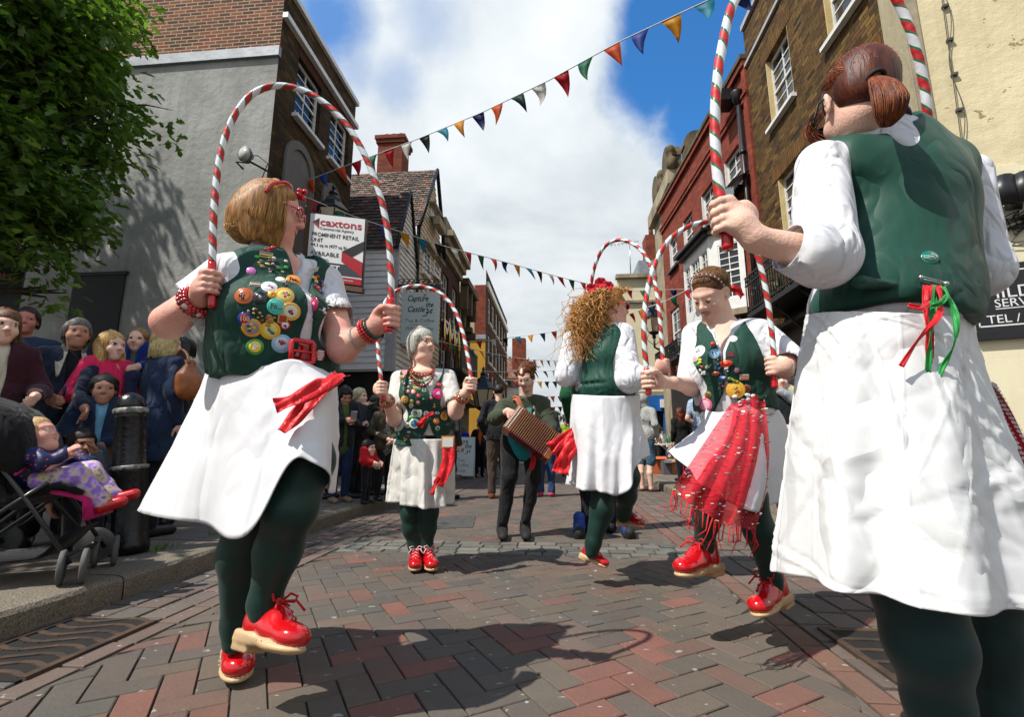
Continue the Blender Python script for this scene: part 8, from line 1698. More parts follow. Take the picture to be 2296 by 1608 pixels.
 hoop('striped hoop held by the brunette dancer in the sheer red apron', arc([w(1455, 886, 1.98), w(1453, 860, 1.98), w(1447, 800, 1.98), w(1444, 740, 1.98), w(1449, 670, 1.99), w(1464, 605, 2.0), w(1492, 548, 2.01), w(1535, 512, 2.02), w(1585, 498, 2.03), (w(1640, 506, 2.04)), w(1682, 540, 2.04), w(1706, 600, 2.04), w(1722, 680, 2.04), w(1732, 760, 2.04), w(1736, 820, 2.04), w(1737, 870, 2.04)]), .0116, (.12, .12), .085, .75)
make_p5()
def make_p6():
 w = W
 P = new_person('musician with untidy brown hair in an olive jacket playing a red melodeon', w(1160, 1192, 4.5)*np.array((1, 1, 0)))
 RT = Rhead(-6); hc = w(1180, 848, 4.46); RH = Rhead(-20, 28)
 sR, sL = w(1130, 908, 4.56), w(1216, 905, 4.56); eR, eL = w(1112, 938, 4.40), w(1234, 962, 4.46); wR, wL = w(1138, 922, 4.30), w(1234, 996, 4.32)
 T = [('e', w(1175, 935, 4.58), (.18, .125, .15), RT), ('e', w(1172, 980, 4.58), (.165, .125, .15), RT), ('c', sR*.8+sL*.2, sL*.8+sR*.2, .065)]
 b = SDF(.007); head(b, hc, RH, 1.0, fine=False); neck(b, hc, RH, w(1180, 890, 4.56), .052); torso(b, T[:1], -.01); b.at().cap(eR, wR, .036, .027, 0, .02).cap(eL, wL, .036, .027, 0, .02); hand(b, wR, (.75, -.3, -.35), (-.1, -.7, .6), 1.0, .7, 1); hand(b, wL, (-.2, -.4, -.75), (.8, -.5, .1), 1.0, .9, -1); b.build('body', SKIN('skin_b'), P)
 TT = lambda p: hc+RH@np.array(p); b = SDF(.009).at(RH, hc); b.ell((0, -.02, .045), (.085, .10, .09), 0, .02); b.ell((.0, -.10, .06), (.075, .06, .065), 0, .03); b.ell((0, .12, -.05), (.075, .09, .10), 0, .02, sub=True); b.build('hair', hair_m('chestnut_hair', '2c150b', '6e3f22', (30, 30, 30)), P, wob(.008, 70, 3)); rr = random.Random(3); paths = []
 for k in range(420):
  s0 = TT((rr.uniform(-.06, .06), rr.uniform(-.12, .02), rr.uniform(.06, .12))); d = np.array((rr.gauss(.015, .022), rr.gauss(0, .022), rr.gauss(.0, .022))); ph = rr.uniform(0, 6); paths.append([s0+d*t+.012*t*np.array((math.cos(ph+8*t), math.sin(ph+8*t), .5*math.sin(ph+6*t))) for t in np.linspace(0, 1, 9)])
 strands(P, 'hair_wisps', hair_m('chestnut_strand', '4a2413', '9a6038', (30, 30, 30)), paths, .0018); glasses(P, hc, RH, 1.0, M['steel'], None, .022, .016, .0016)
 ol = cloth('olive_jacket', '3c4232', .85, .010, 10); b = SDF(.008); torso(b, T, .018); b.at().cap(sR, eR, .068, .062, 0, .03).cap(eR, eR*.45+wR*.55, .058, .046, 0, .03).cap(sL, eL, .068, .062, 0, .03).cap(eL, eL*.2+wL*.8, .058, .045, 0, .03); b.fn(lambda X, Y, Z: Z-w(0, 998, 4.5)[2]+0*X+0*Y); b.fn(front_cut(RT, w(1186, 930, 4.5), [w(0, 1000, 4.4)[2], w(0, 890, 4.4)[2]], [.03, .07]), k=.005); b.build('jacket', ol, P, wob(.006, 22, 4))
 b = SDF(.008); torso(b, T, .006); b.fn(lambda X, Y, Z: Z-w(0, 990, 4.5)[2]+0*X+0*Y); b.fn(front_cut(RT, w(1184, 900, 4.5), [w(0, 920, 4.4)[2], w(0, 890, 4.4)[2]], [.0, .05])); v = b.build('waistcoat', M['vest'], P); tr = bvh(v); b = SDF(.008); b.cap(w(1175, 1000, 4.56), w(1170, 985, 4.56), .15, .15, 0, .01); b.build('teal_shirt', cm('1e8a94'), P); collar(P, w(1182, 892, 4.56), Rhead(-6, 10), .06, .05, .04, 30, .03)
 scatter(v, tr, [(1186, 920, .026), (1196, 914, .022), (1192, 930, .02), (1184, 938, .03), (1200, 928, .018)], 4)
 blk_ = cloth('black_trousers', '111113', .8, .008, 12, stretch=(1, 1, .5)); b = SDF(.008); b.chain([w(1148, 985, 4.58), w(1142, 1070, 4.5), w(1134, 1120, 4.54), w(1126, 1172, 4.52)], [.105, .074, .058, .050], 0, .03); b.chain([w(1190, 985, 4.58), w(1196, 1070, 4.52), w(1188, 1120, 4.54), w(1180, 1165, 4.52)], [.105, .074, .058, .050], 0, .03); b.build('trousers', blk_, P, wob(.005, 24, 2))
 for x0, x1 in ((1126, 1128), (1178, 1180)):
  b = SDF(.007); a = np.array((w(x0, 1180, 4.52)[0], 4.55, .05)); e = np.array((w(x1, 1190, 4.3)[0], 4.30, .035)); b.cap(a, e, .05, .042, 0, .02); b.cap(a, a+(0, 0, .06), .045, .05, 0, .02); b.box((a+e)/2-(0, 0, .05), (.2, .3, .03), .001, 0, .004, sub=True); b.build('shoe', M['rubber'], P)
 # melodeon
 th = thing('melodeon', 'red bellows melodeon with wooden ends held by the musician', 'melodeon', w(1190, 970, 4.2)); A = w(1152, 944, 4.26); B = w(1238, 1006, 4.24); ax = nrm(B-A); side = nrm(np.cross(ax, (0, -1, .35))); dep = np.cross(side, ax); wd = pm('cherry_wood', (.30, .085, .025), .3, .4, 12, .001, 40, stretch=(1, 1, 6), coat=.4); R = np.stack([ax, side, dep], 1)
 for c, s in ((A, .04), (B, .03)): MB().obox(c, R, (s, .128, .085), 0, .008).build('wooden_end', wd, th)
 L = np.linalg.norm(B-A); mb = MB(); n = 17
 for i in range(n): t = (i+.5)/n; c = A+ax*(.04+(L-.07)*t); mb.obox(c, R, ((L-.07)/n*.30, .124, .082), 0); mb.obox(c+ax*(L-.07)/n*.5, R, ((L-.07)/n*.22, .113, .072), 1)
 mb.build('bellows', [pm('bellows_cloth', (.16, .015, .02), .5), M['black']], th)
 mb = MB()
 for i in range(12):
  for j in range(2): mb.ball(A-ax*(.02-.025*j)+side*(-.105+.019*i)*1.0+dep*.088*(1 if dep[1] < 0 else -1), .008, 0, 6)
 mb.build('buttons', pm('pearl_button', (.7, .68, .6), .2), th); mb = MB()
 for i in range(n): t = (i+.5)/n; c = A+ax*(.04+(L-.07)*t); mb.obox(c+dep*.083*(1 if dep[1] < 0 else -1), R, (.0022, .11, .0012))
 mb.build('bellows_trim', M['gold'], th); strip(th, 'shoulder_strap', [w(1150, 868+25, 4.5), w(1160, 895, 4.40), w(1172, 925, 4.36), w(1176, 945, 4.28)], .05, .05, pm('orange_strap', (.42, .12, .05), .7, .4, 40), (0, -1, 0), .05, 1, .003); strip(P, 'red_ribbons', [w(1196, 1010, 4.3), w(1196, 1035, 4.28), w(1190, 1054, 4.28)], .05, .04, M['redribbon'], (0, -1, 0), .4, 4, .001)
make_p6()
# ---------------------------------------------------------------- onlookers
POSE = {'down': {}, 'clasp': dict(eR=(-.25, -.02, 1.12), wR=(-.05, .22, 1.0), eL=(.25, -.02, 1.12), wL=(.05, .20, .98)), 'phone': dict(eR=(-.23, .04, 1.12), wR=(-.05, .26, 1.18), eL=(.23, .04, 1.12), wL=(.05, .26, 1.17)), 'chin': dict(eR=(-.2, .14, 1.16), wR=(-.02, .13, 1.40), eL=(.2, .12, 1.12), wL=(-.08, .2, 1.14)),
  'forward': dict(eR=(-.24, .05, 1.14), wR=(-.16, .28, 1.08), eL=(.24, .05, 1.14), wL=(.16, .28, 1.08)), 'pocket': dict(eR=(-.27, -.06, 1.14), wR=(-.20, .10, .93), eL=(.27, -.06, 1.14), wL=(.20, .10, .93)), 'carry': dict(eR=(-.24, .04, 1.12), wR=(.02, .26, 1.10), eL=(.24, .04, 1.12), wL=(-.04, .30, .96)), 'photo': dict(eR=(-.26, .14, 1.22), wR=(-.06, .26, 1.48), eL=(.26, .14, 1.22), wL=(.06, .26, 1.47)), 'back': dict(eR=(-.22, -.06, 1.12), wR=(-.20, .02, .88), eL=(.22, -.06, 1.12), wL=(.20, .02, .88))}
def hair_sdf(P, hc, RH, s, style, mat, h):
 b = SDF(h).at(RH, hc, s)
 b.ell((0, -.018, .044), (.082, .100, .088), 0, .02)
 if style in ('bob', 'long', 'fringe'):
  b.ell((0, -.05, -.04), (.086, .065, .10), 0, .03)
  for x in (-1, 1): b.ell((x*.070, -.015, -.04), (.024, .050, .095), 0, .03)
 if style in ('long',): b.ell((0, -.065, -.16), (.085, .05, .13), 0, .04); [b.ell((x*.075, .0, -.13), (.03, .045, .11), 0, .03) for x in (-1, 1)]
 if style == 'bun': b.ell((0, -.115, .03), (.04, .04, .04), 0, .02)
 if style in ('fringe', 'child'): b.ell((0, .118, -.045), (.085, .07, .085), 0, .015, sub=True)
 elif style == 'buzz': b.ell((0, .115, -.04), (.078, .10, .105), 0, .02, sub=True)
 else: b.ell((0, .125, -.05), (.070, .10, .115), 0, .02, sub=True)
 if style in ('short', 'buzz', 'child', 'bun'):
  b.box((0, 0, -.12), (.2, .2, .07), .01, 0, .02, sub=True)
  for x in (-1, 1): b.ell((x*.085, .004, -.015), (.022, .028, .040), 0, .01, sub=True)
 b.build('hair', mat, P, wob(.004*s, 55, int(hc[0]*100) % 97))
 if h < .0095:
  rr = random.Random(int(abs(hc[0])*1000)); paths = []; TT = lambda p: hc+RH@(np.array(p)*s); lo = dict(long=-.20, bob=-.11, fringe=-.11).get(style, -.035)
  for k in range(300):
   th = R_(rr.choice((-1, 1))*rr.uniform(25, 180)); ze = np.interp(abs(th), [.4, 1.1, 1.8], [.06, max(lo, .0 if style in ('short', 'buzz', 'child', 'bun') else lo), lo])+rr.uniform(-.02, .015); ly = rr.uniform(1., 1.07); pts = []
   for i in range(8): t = i/7; z = .128*ly-(.128-ze)*t; r = np.interp(z, [-.25, -.1, -.04, .04, .08, .11, .13], [.095, .096, .095, .094, .076, .05, .012])*ly; pts.append(TT((math.sin(th+.12*t)*r*.88, math.cos(th+.12*t)*r-.018, z)))
   paths.append(pts)
  strands(P, 'hair_strands', mat, paths, .0019)
def onlooker(label, hx, hy, H, yaw, hair, top, bottom, pose='down', Y=None, z0=.12, skin='skin_b', shoe='black', hs=None, hyaw=None, pitch=0, h=.0105, coat=0, inner=None, sleeve=1.0, bare=False, sit=False, lift=0.0, wide=1.0, group='people watching the dancers', ov=None, hands=True, lean=0.0, smile=.2, over=None):
 d = ray(hx, hy); k = d[2]/d[1]
 if Y is None: Y = (z0+H-CAMH)/k
 tp = W(hx, hy, Y); H = tp[2]-z0-lift if Y is not None else H; s = H/1.7; o = np.array((tp[0], Y, z0+lift))
 P = new_person(label, (o[0], o[1], z0), group); R = Rhead(yaw); L = lambda p: o+R@(np.array(p, float)*s)
 hs = (1.0 if H > 1.4 else .92) if hs is None else hs
 hcz = H-.128*hs; hc = o+R@np.array((0, (.02+lean)*s, 0)); hc[2] = o[2]+hcz; RH = Rhead(yaw if hyaw is None else hyaw, pitch)
 J = dict(sR=(-.165*wide, lean*.7, 1.395), sL=(.165*wide, lean*.7, 1.395), eR=(-.215*wide, -.02, 1.12), wR=(-.21*wide, .06, .89), eL=(.215*wide, -.02, 1.12), wL=(.21*wide, .06, .89)); J.update(POSE[pose]); J.update(ov or {}); J = {a: (L(v) if not isinstance(v, np.ndarray) else v) for a, v in J.items()}
 neckb = L((0, lean*.8, 1.42)); hip = 1.0
 b = SDF(h if h > .009 else .0075); head(b, hc, RH, hs, fine=h < .009, smile=smile); neck(b, hc, RH, neckb, .045 if H > 1.3 else .038, hs)
 fh = max(.8, s)
 for q, sg in (('R', -1), ('L', 1)):
  e, wv_ = J['e'+q], J['w'+q]; b.at().cap(e*(1-.4*sleeve)+wv_*.4*sleeve, wv_, .040*fh, .028*fh, 0, .02)
  if sleeve < .6: b.cap(J['s'+q], e, .045*fh, .042*fh, 0, .02)
  if hands: dd = nrm(wv_-e)+np.array((0, 0, -.15)); hand(b, wv_, dd, R@np.array((sg*.8, -.2, .2)), .95*fh, .7, -sg, k=.006)
 b.at().ell(L((0, lean*.6, 1.28)), (.12*s, .08*s, .12*s), 0, .03, R=R)
 if bare:
  for x in (-1, 1): b.chain([L((x*.09, .02, .52)), L((x*.092, -.02, .32)), L((x*.09, 0, .07))], [.056*s, .054*s, .036*s], 0, .02); b.cap(L((x*.09, .0, .05)), L((x*.10, .13, .035)), .038*s, .03*s, 0, .02)
 if H and bare: b.cap(L((0, 0, 1.2)), L((0, 0, .6)), .07*s, .06*s, 0, .03); [b.cap(L((0, 0, .75)), L((x*.09, .02, .52)), .06*s, .056*s, 0, .02) for x in (-1, 1)]
 b.build('body', [M[skin], M['lip'], M['eyed'], M['iris'], M['brow']], P)
 if hair: hair_sdf(P, hc, RH, hs, hair[0], hair_m('hair_'+hair[1], hair[1], hair[2], (70, 70, 14)), max(h*.9, .008))
 b = SDF(h); ch = [('e', L((0, lean*.5, 1.25)), np.array((.165*wide, .115, .19))*s, R), ('e', L((0, lean*.25+.01, 1.03)), np.array((.155*wide, .118, .17))*s, R), ('c', J['sR']*.82+J['sL']*.18, J['sL']*.82+J['sR']*.18, .062*s)]
 if coat: ch.append(('e', L((0, 0, .96-coat*.3)), np.array((.175*wide, .135, .17+coat*.4))*s, R))
 torso(b, ch, .008)
 for q in 'RL':
  e = J['e'+q]; wv_ = J['w'+q]; b.at().cap(J['s'+q], e if sleeve > .6 else J['s'+q]*.35+e*.65, .062*fh, .056*fh, 0, .035)
  if sleeve > .6: b.cap(e, e+(wv_-e)*(.92 if sleeve >= 1 else .5), .055*fh, .042*fh, 0, .03)
 b.at().cap(neckb, neckb+np.array((0, 0, .10)), .052*hs, .07*hs, 0, .01, sub=True); zlo = L((0, 0, .90-coat*.55))[2]; b.fn(lambda X, Y_, Z_: (Z_-zlo)+0*X+0*Y_)
 tm = cloth('top_'+top, top, .85, .012, 9) if isinstance(top, str) else top
 if inner:
  zc = [L((0, 0, z))[2] for z in (.6, 1.1, 1.45)]; b.fn(front_cut(R, L((0, .0, 1.2)), zc, [.035*s, .03*s, .055*s]), k=.006); i2 = SDF(h); torso(i2, ch, -.006); i2.build('inner_top', cloth('inner_'+inner, inner, .85, .01, 10) if isinstance(inner, str) else inner, P)
 b.build('jacket' if inner or coat else 'top', tm, P, wob(.007*s, 20, int(hx) % 50))
 if bottom:
  b = SDF(h); sh = bottom.startswith('short'); col = bottom[-6:]
  for x in (-1, 1):
   if sit: b.chain([L((x*.09, 0, .92)), L((x*.11, .36, .92)), L((x*.11, .40, .55))], [.10*s, .08*s, .06*s], 0, .03)
   elif sh: b.chain([L((x*.085, 0, .92)), L((x*.095, .02, .50))], [.105*s, .085*s], 0, .02)
   else: b.chain([L((x*.082, 0, .92)), L((x*.092, .02, .50)), L((x*.092, -.01, .11))], [.10*s, .074*s, .060*s], 0, .025)
  b.ell(L((0, 0, .93)), (.16*s, .12*s, .12*s), 0, .03, R=R); b.build('shorts' if sh else 'trousers', cloth('bottom_'+col, col, .85, .012, 8, stretch=(1, 1, .5)), P, wob(.006*s, 22, 9))
 if not sit and shoe:
  for x in (-1, 1):
   b = SDF(h*.8).at(R, o, s); b.cap((x*.092, -.03, .045), (x*.105, .17, .035), .048, .040, 0, .02); b.cap((x*.092, -.02, .05), (x*.092, -.01, .12), .045, .042, 0, .02); b.box((x*.1, .08, -.03), (.2, .3, .03), .001, 0, .004, sub=True); so = b.build('shoe', M[shoe] if shoe in M else cloth('shoe_'+shoe, shoe), P)
 return P, J, L, R, hc, RH
# --- left pavement
dk = '10131c'
onlooker('teenage girl with brown hair in a maroon coat at the very left edge', 12, 692, 1.62, 60, ('bob', '3a2414', '7a5232'), '3a1420', '14161c', 'forward', h=.0088, inner='c8bfae', ov=dict(wR=(-.10, .34, 1.02)), Y=3.0)
onlooker('child with dark hair peering out beside the teenage girl', 36, 762, 1.4, 45, ('fringe', '1c120c', '3c281a'), '1a0a12', '14161c', 'down', h=.0095, Y=3.55)
onlooker('man with cropped hair in a navy top standing with hands clasped', 66, 690, 1.8, 38, ('buzz', '1a1310', '33261e'), '1c3048', '101218', 'clasp', skin='skin_red', h=.0085, sleeve=.5, wide=1.08, Y=4.05)
gm = onlooker('older man with wavy grey hair in a navy jacket with pale collar', 178, 714, 1.76, 46, ('short', '2e2a27', '77706a'), '1a2134', '0c0e14', 'down', skin='skin_c', h=.0082, inner='0c0f15', wide=1.0, coat=.15, hyaw=48, pitch=-4, ov=dict(eR=(-.25, .0, 1.13), wR=(-.12, .32, 1.06), eL=W(168, 880, 3.42), wL=W(188, 912, 3.34)), smile=.6, Y=3.55)
collar(gm[0], gm[2]((0, .02, 1.44)), Rhead(46), .070, .06, .06, 28, .02, cloth('pale_collar', 'a79f92', .9), pt=.16); collar(gm[0], gm[2]((0, .02, 1.45)), Rhead(46), .060, .03, .03, 30, .03, cloth('check_shirt', '5a5654', .9))
onlooker('woman with long blonde hair in a bright pink top seen in profile', 252, 742, 1.66, 62, ('long', '8a6430', 'd8b274'), 'd8285a', '16181f', 'carry', h=.0085, wide=.85, hyaw=72, Y=3.68)
cb_ = onlooker('small boy in a blue and red hooded top carried by the blonde woman in pink', 314, 736, .98, 20, ('child', '5a4020', 'a88450'), '16307e', '1a2440', 'forward', h=.0085, hs=.86, lift=.72, Y=3.9, sit=True, inner='5c6a5a', shoe=None)
sb = onlooker('boy with short dark hair standing in an open navy hooded top beside the bollard', 238, 838, 1.16, 42, ('child', '0e0a09', '241a15'), '1c2a44', '6a5c48', 'clasp', skin='skin_c', h=.008, inner='6fa8c8', hs=.95, Y=3.45, hyaw=40)
onlooker('little boy with brown hair sitting and raising a fist to his mouth behind the pushchair', 188, 960, .9, 60, ('child', '120c08', '33231a'), '50545c', '14161e', 'down', skin='skin_c', h=.008, hs=.86, Y=3.2, sit=True, lift=-.16, ov=dict(eL=(.20, .2, 1.12), wL=(.06, .22, 1.42)), hyaw=58)
nb = onlooker('woman with a blonde bob seen from behind in a long navy coat', 374, 738, 1.66, 160, ('bob', '8a7444', 'd8c690'), '1c2c48', '14161e', 'down', h=.0085, coat=.55, wide=1.05, hyaw=150, Y=3.85, shoe='black')
onlooker('person partly hidden behind the blonde bob holding up a phone', 415, 758, 1.66, -70, ('short', '0e0b0a', '241c18'), '0e0f12', '101218', 'photo', h=.0095, Y=4.35)
ph = W(412, 788, 4.1); tag(MB().obox(ph, rotz(.6), (.04, .006, .07), 0, .003).build('phone', M['black']), 'black phone held up behind the woman with the blonde bob', 'phone')
# rucksack
rc = W(424, 850, 3.70); th = thing('rucksack', 'tan leather rucksack on the back of the woman in the navy coat', 'rucksack', rc); lt = pm('tan_leather', (.30, .095, .028), .45, .3, 14, .003, 40)
b = SDF(.006); b.ell(rc+(0, 0, -.05), (.10, .07, .12), 0, .03); b.cap(rc+(-.02, 0, .02), rc+(-.01, .02, .12), .07, .035, 0, .04); b.build('pouch', lt, th); MB().tube(arc([rc+(.0, -.02, .12), rc+(-.06, .03, .20), rc+(-.13, .06, .24), rc+(-.20, .10, .18)], 16), .012, 6).tube(arc([rc+(-.05, -.03, -.12), rc+(-.1, .02, -.08), rc+(-.16, .06, .0)], 10), .01, 6).build('strap', lt, th)
# pushchair and baby
pc = np.array((-2.50, 2.66, .12)); fx = nrm((.93, .36, 0)); sx = np.array((-fx[1], fx[0], 0)); zx = np.array((0, 0, 1.))
th = thing('pushchair', 'black folding pushchair with pink trim and grey wheels at the kerb', 'pushchair', pc); Pq = lambda f, s, z: pc+fx*f+sx*s+zx*z
al = pm('dark_frame', (.02, .02, .022), .35, .2, 10, coat=.2); pkc = cloth('magenta_fabric', 'b81868', .8); bkc = cloth('black_pram_fabric', '0e0e11', .85, .008, 12)
mb = MB()
for s in (-.21, .21): mb.tube([Pq(-.42, s, 1.02), Pq(-.30, s, .86), Pq(.04, s, .40), Pq(.24, s, .10)], .011, 8); mb.tube([Pq(-.36, s, .10), Pq(-.02, s, .40), Pq(.10, s, .50)], .010, 8)
mb.tube([Pq(-.36, -.21, .12), Pq(-.36, .21, .12)], .009, 6); mb.tube([Pq(.22, -.21, .14), Pq(.22, .21, .14)], .009, 6); mb.build('frame', al, th)
def wheel(c, r, wd, sx=sx, fx=fx):
 Rw = np.stack([fx, zx, sx], 1); o = MB().lathe([(r*.80, -wd*.9), (r*.97, -wd*.7), (r, -wd*.3), (r, wd*.3), (r*.97, wd*.7), (r*.80, wd*.9)], c, 20, 0, Rw).build('wheel', pm('grey_tyre', (.10, .10, .095), .8, .2, 20), th); m2 = MB(); m2.lathe([(.012, -wd*1.0), (r*.2, -wd), (r*.2, wd), (.012, wd)], c, 10, 0, Rw)
 for k in range(5): a = k*1.2566; m2.obox(c+(fx*math.cos(a)+zx*math.sin(a))*r*.5, np.stack([fx*math.cos(a)+zx*math.sin(a), -fx*math.sin(a)+zx*math.cos(a), sx], 1), (r*.34, r*.09, wd*.5))
 m2.build('hub', al, o)
for s in (-.2, .2):
 for k in (-.045, .045): wheel(Pq(.25+k, s, .085), .085, .015, nrm(fx+.25*sx), nrm(sx-.25*fx))
for s in (-.235, .235): wheel(Pq(-.36, s, .085), .085, .016)
mb = MB(); G = []
for f, z in ((.22, .40), (.14, .44), (.02, .40), (-.10, .36), (-.20, .52), (-.31, .74), (-.36, .86)): G.append([Pq(f, s, z+.05*abs(s)/.19) for s in (-.19, -.12, 0, .12, .19)])
mb.sheet(G); o = mb.build('seat', bkc, th); solidify(o, .03)
mb = MB(); mb.sheet([[Pq(f, s, z) for s in (-.17, 0, .17)] for f, z in ((.26, .30), (.245, .40), (.20, .425), (.10, .45))]); solidify(mb.build('pink_liner', pkc, th), .02)
mb = MB(); G = []
for i in range(9):
 a = R_(-15+115*i/8); G.append([Pq(-.26+.24*math.cos(a), s*.22, .66+.27*math.sin(a)-.05*s*s+.012*math.sin(i*3.1)) for s in (-1, -.6, 0, .6, 1)])
mb.sheet(G); solidify(mb.build('canopy', bkc, th), .006)
for G_ in (G[0], G[8]): MB().tube(arc(G_, 16), .008, 6).build('piping', pkc, th)
mb = MB(); mb.sheet([[Pq(-.26+.24*math.cos(R_(-15+115*i/8)), -.22, .61+.27*math.sin(R_(-15+115*i/8))) for i in range(9)], [Pq(-.28, -.218, .62)]*9]); solidify(mb.build('canopy_side', bkc, th), .005)
mb = MB(); mb.sheet([[Pq(f, s, z) for s in (-.19, .19)] for f, z in ((-.34, .2), (-.2, .12), (.1, .13), (.2, .25))]); solidify(mb.build('basket', bkc, th), .006)
# baby
bc = Pq(-.05, -.02, .735); bb = thing('person', 'baby in a navy spotted padded jacket lying back in the pushchair', 'person', Pq(0, 0, .42), 0, 'people watching the dancers'); RB_ = Rhead(96, -22); b = SDF(.005); head(b, bc, RB_, .82, fat=1.2, nose=.7); b.at().cap(bc+(.02, 0, -.06), Pq(-.08, 0, .60), .04, .05, 0, .02)
hb1 = Pq(.13, -.12, .64); b.cap(Pq(.06, -.15, .58), hb1, .03, .026, 0, .02); hand(b, hb1, (.5, -.2, .5), (-.3, -.8, .3), .5, .8, 1); b.build('body', SKIN('skin_a'), bb); hair_sdf(bb, bc, RB_, .82, 'buzz', hair_m('baby_hair', '9a7648', 'c8a878', (60, 60, 20)), .007)
m, nt, b_ = nodes('navy_pink_spots'); vo = nn(nt, 'ShaderNodeTexVoronoi', Scale=38., Randomness=.5); nt.links.new(coords(nt), vo.inputs['Vector']); nt.links.new(mix(nt, ramp(nt, vo.outputs['Distance'], [(.16, 1.), (.22, 0.)]), hx('141c4a'), hx('c8487a')), b_.inputs['Base Color'])
b = SDF(.006); b.ell(Pq(-.04, 0, .57), (.12, .11, .13), 0, .04); b.cap(Pq(-.06, -.12, .64), Pq(.05, -.15, .60), .05, .048, 0, .03); b.cap(Pq(.05, -.15, .60), Pq(.115, -.125, .635), .046, .034, 0, .02); b.cap(Pq(-.06, .12, .64), Pq(.14, .08, .60), .05, .036, 0, .03); b.build('jacket', m, bb, wob(.008, 60, 2)); b = SDF(.007); b.at().cap(Pq(-.11, -.07, .65), Pq(-.07, .08, .66), .042, .042, 0, .03); b.build('fleece_collar', cloth('cream_fleece', 'b4aa98', .95, .012, 60), bb, wob(.006, 120, 3))
m, nt, b_ = nodes('lilac_print'); nt.links.new(ramp(nt, noise(nt, coords(nt), 26, 2), [(.4, hx('8a6ab8')), (.5, hx('b89ad0')), (.62, hx('c8c070')), (.7, hx('7a5aa8'))]), b_.inputs['Base Color']); b_.inputs['Roughness'].default_value = .85
b = SDF(.006); b.chain([Pq(.02, -.06, .50), Pq(.17, -.08, .52), Pq(.28, -.07, .38)], [.065, .055, .042], 0, .02); b.chain([Pq(.02, .06, .50), Pq(.18, .05, .54), Pq(.30, .03, .41)], [.065, .055, .042], 0, .02); b.build('leggings', m, bb, wob(.005, 50, 3))
for q in (Pq(.285, -.07, .355), Pq(.31, .03, .385)): b = SDF(.005); b.cap(q, q+fx*.09+zx*.028, .034, .028, 0, .02); b.build('shoe', M['patent'], bb)
# second pushchair (only its dark wheels show) and a red coat at the frame edge
pc2 = np.array((W(40, 1190, 2.9)[0], 3.1, .12)); th2 = thing('pushchair', 'second dark pushchair behind the black one, mostly hidden', 'pushchair', pc2); th = th2; Pq = lambda f, s, z: pc2+fx*f+sx*s+zx*z
for f in (-.3, .3): wheel(Pq(f, -.2, .10), .10, .02); wheel(Pq(f, .2, .10), .10, .02)
mb = MB()
for s in (-.2, .2): mb.tube([Pq(-.4, s, .95), Pq(.0, s, .45), Pq(.3, s, .1)], .012, 7); mb.tube([Pq(-.3, s, .1), Pq(.1, s, .5)], .012, 7)
mb.build('frame', al, th2); mb = MB(); mb.sheet([[Pq(f, s, z) for s in (-.18, 0, .18)] for f, z in ((.28, .42), (.0, .38), (-.12, .4), (-.3, .85))]); solidify(mb.build('seat', bkc, th2), .03)
# --- beside the kerb, left of centre
onlooker('dark haired woman in navy half hidden behind the swirling white skirt', 742, 868, 1.62, 60, ('short', '0c0908', '1e1612'), '1a2030', '0f1116', 'down', h=.011, Y=6.6)
pw_ = onlooker('woman with black fringe in a dark coat and jeans looking at her phone', 774, 866, 1.56, 40, ('fringe', '080606', '1a1210'), '1c2026', '1c2c4e', 'phone', skin='skin_c', h=.0095, pitch=30, coat=.2, Y=6.15, shoe='shoe_tan', inner='4a5a28')
tag(MB().obox(pw_[1]['wL']+np.array((.03, -.08, .05)), rotz(.4)@np.array(((1, 0, 0), (0, .8, -.6), (0, .6, .8))), (.036, .006, .07), 0, .003).build('phone', pm('grey_phone', (.35, .36, .37), .3)), 'pale phone held by the woman with the black fringe', 'phone')
onlooker('woman with white blonde hair tied back resting her chin on her hand', 806, 870, 1.68, 75, ('bun', '8a8064', 'cfc4a0'), '2a2e34', '1a1c22', 'chin', h=.0095, Y=6.7)
onlooker('person with long black hair behind the woman in the khaki parka', 845, 884, 1.6, 100, ('long', '080706', '161210'), '0e0e10', '101116', 'down', h=.011, Y=7.0)
wg = onlooker('young woman with long brown hair in a khaki parka with clasped hands', 868, 892, 1.58, 35, ('long', '2a150c', '5e3520'), '3c3628', '101218', 'clasp', h=.0095, Y=6.35, inner=pm('print_top', '8a8884', .85, .5, 60, col2='1c1c1e'), coat=.15)
onlooker('small child in a shiny red puffer jacket in front of the khaki parka', 826, 985, .98, 70, ('child', '1a100b', '2e1d14'), 'c0141c', '14161e', 'forward', h=.0095, Y=6.0, hs=.86)
onlooker('person in checked shirt tucked behind the short grey haired dancer', 905, 862, 1.7, -30, ('short', '15100d', '2a201a'), pm('dark_check', '3c3c40', .85, .6, 50, col2='101012'), '12141a', 'down', h=.012, Y=7.2)
onlooker('girl in a black leather jacket over red seen behind the short grey haired dancer', 1006, 890, 1.5, 150, ('long', '1c120c', '3a261a'), pm('black_leather', (.012, .012, .013), .3, .2, 20, .004, 20, coat=.3), '16181c', 'down', z0=0, h=.010, Y=7.6, coat=.1)
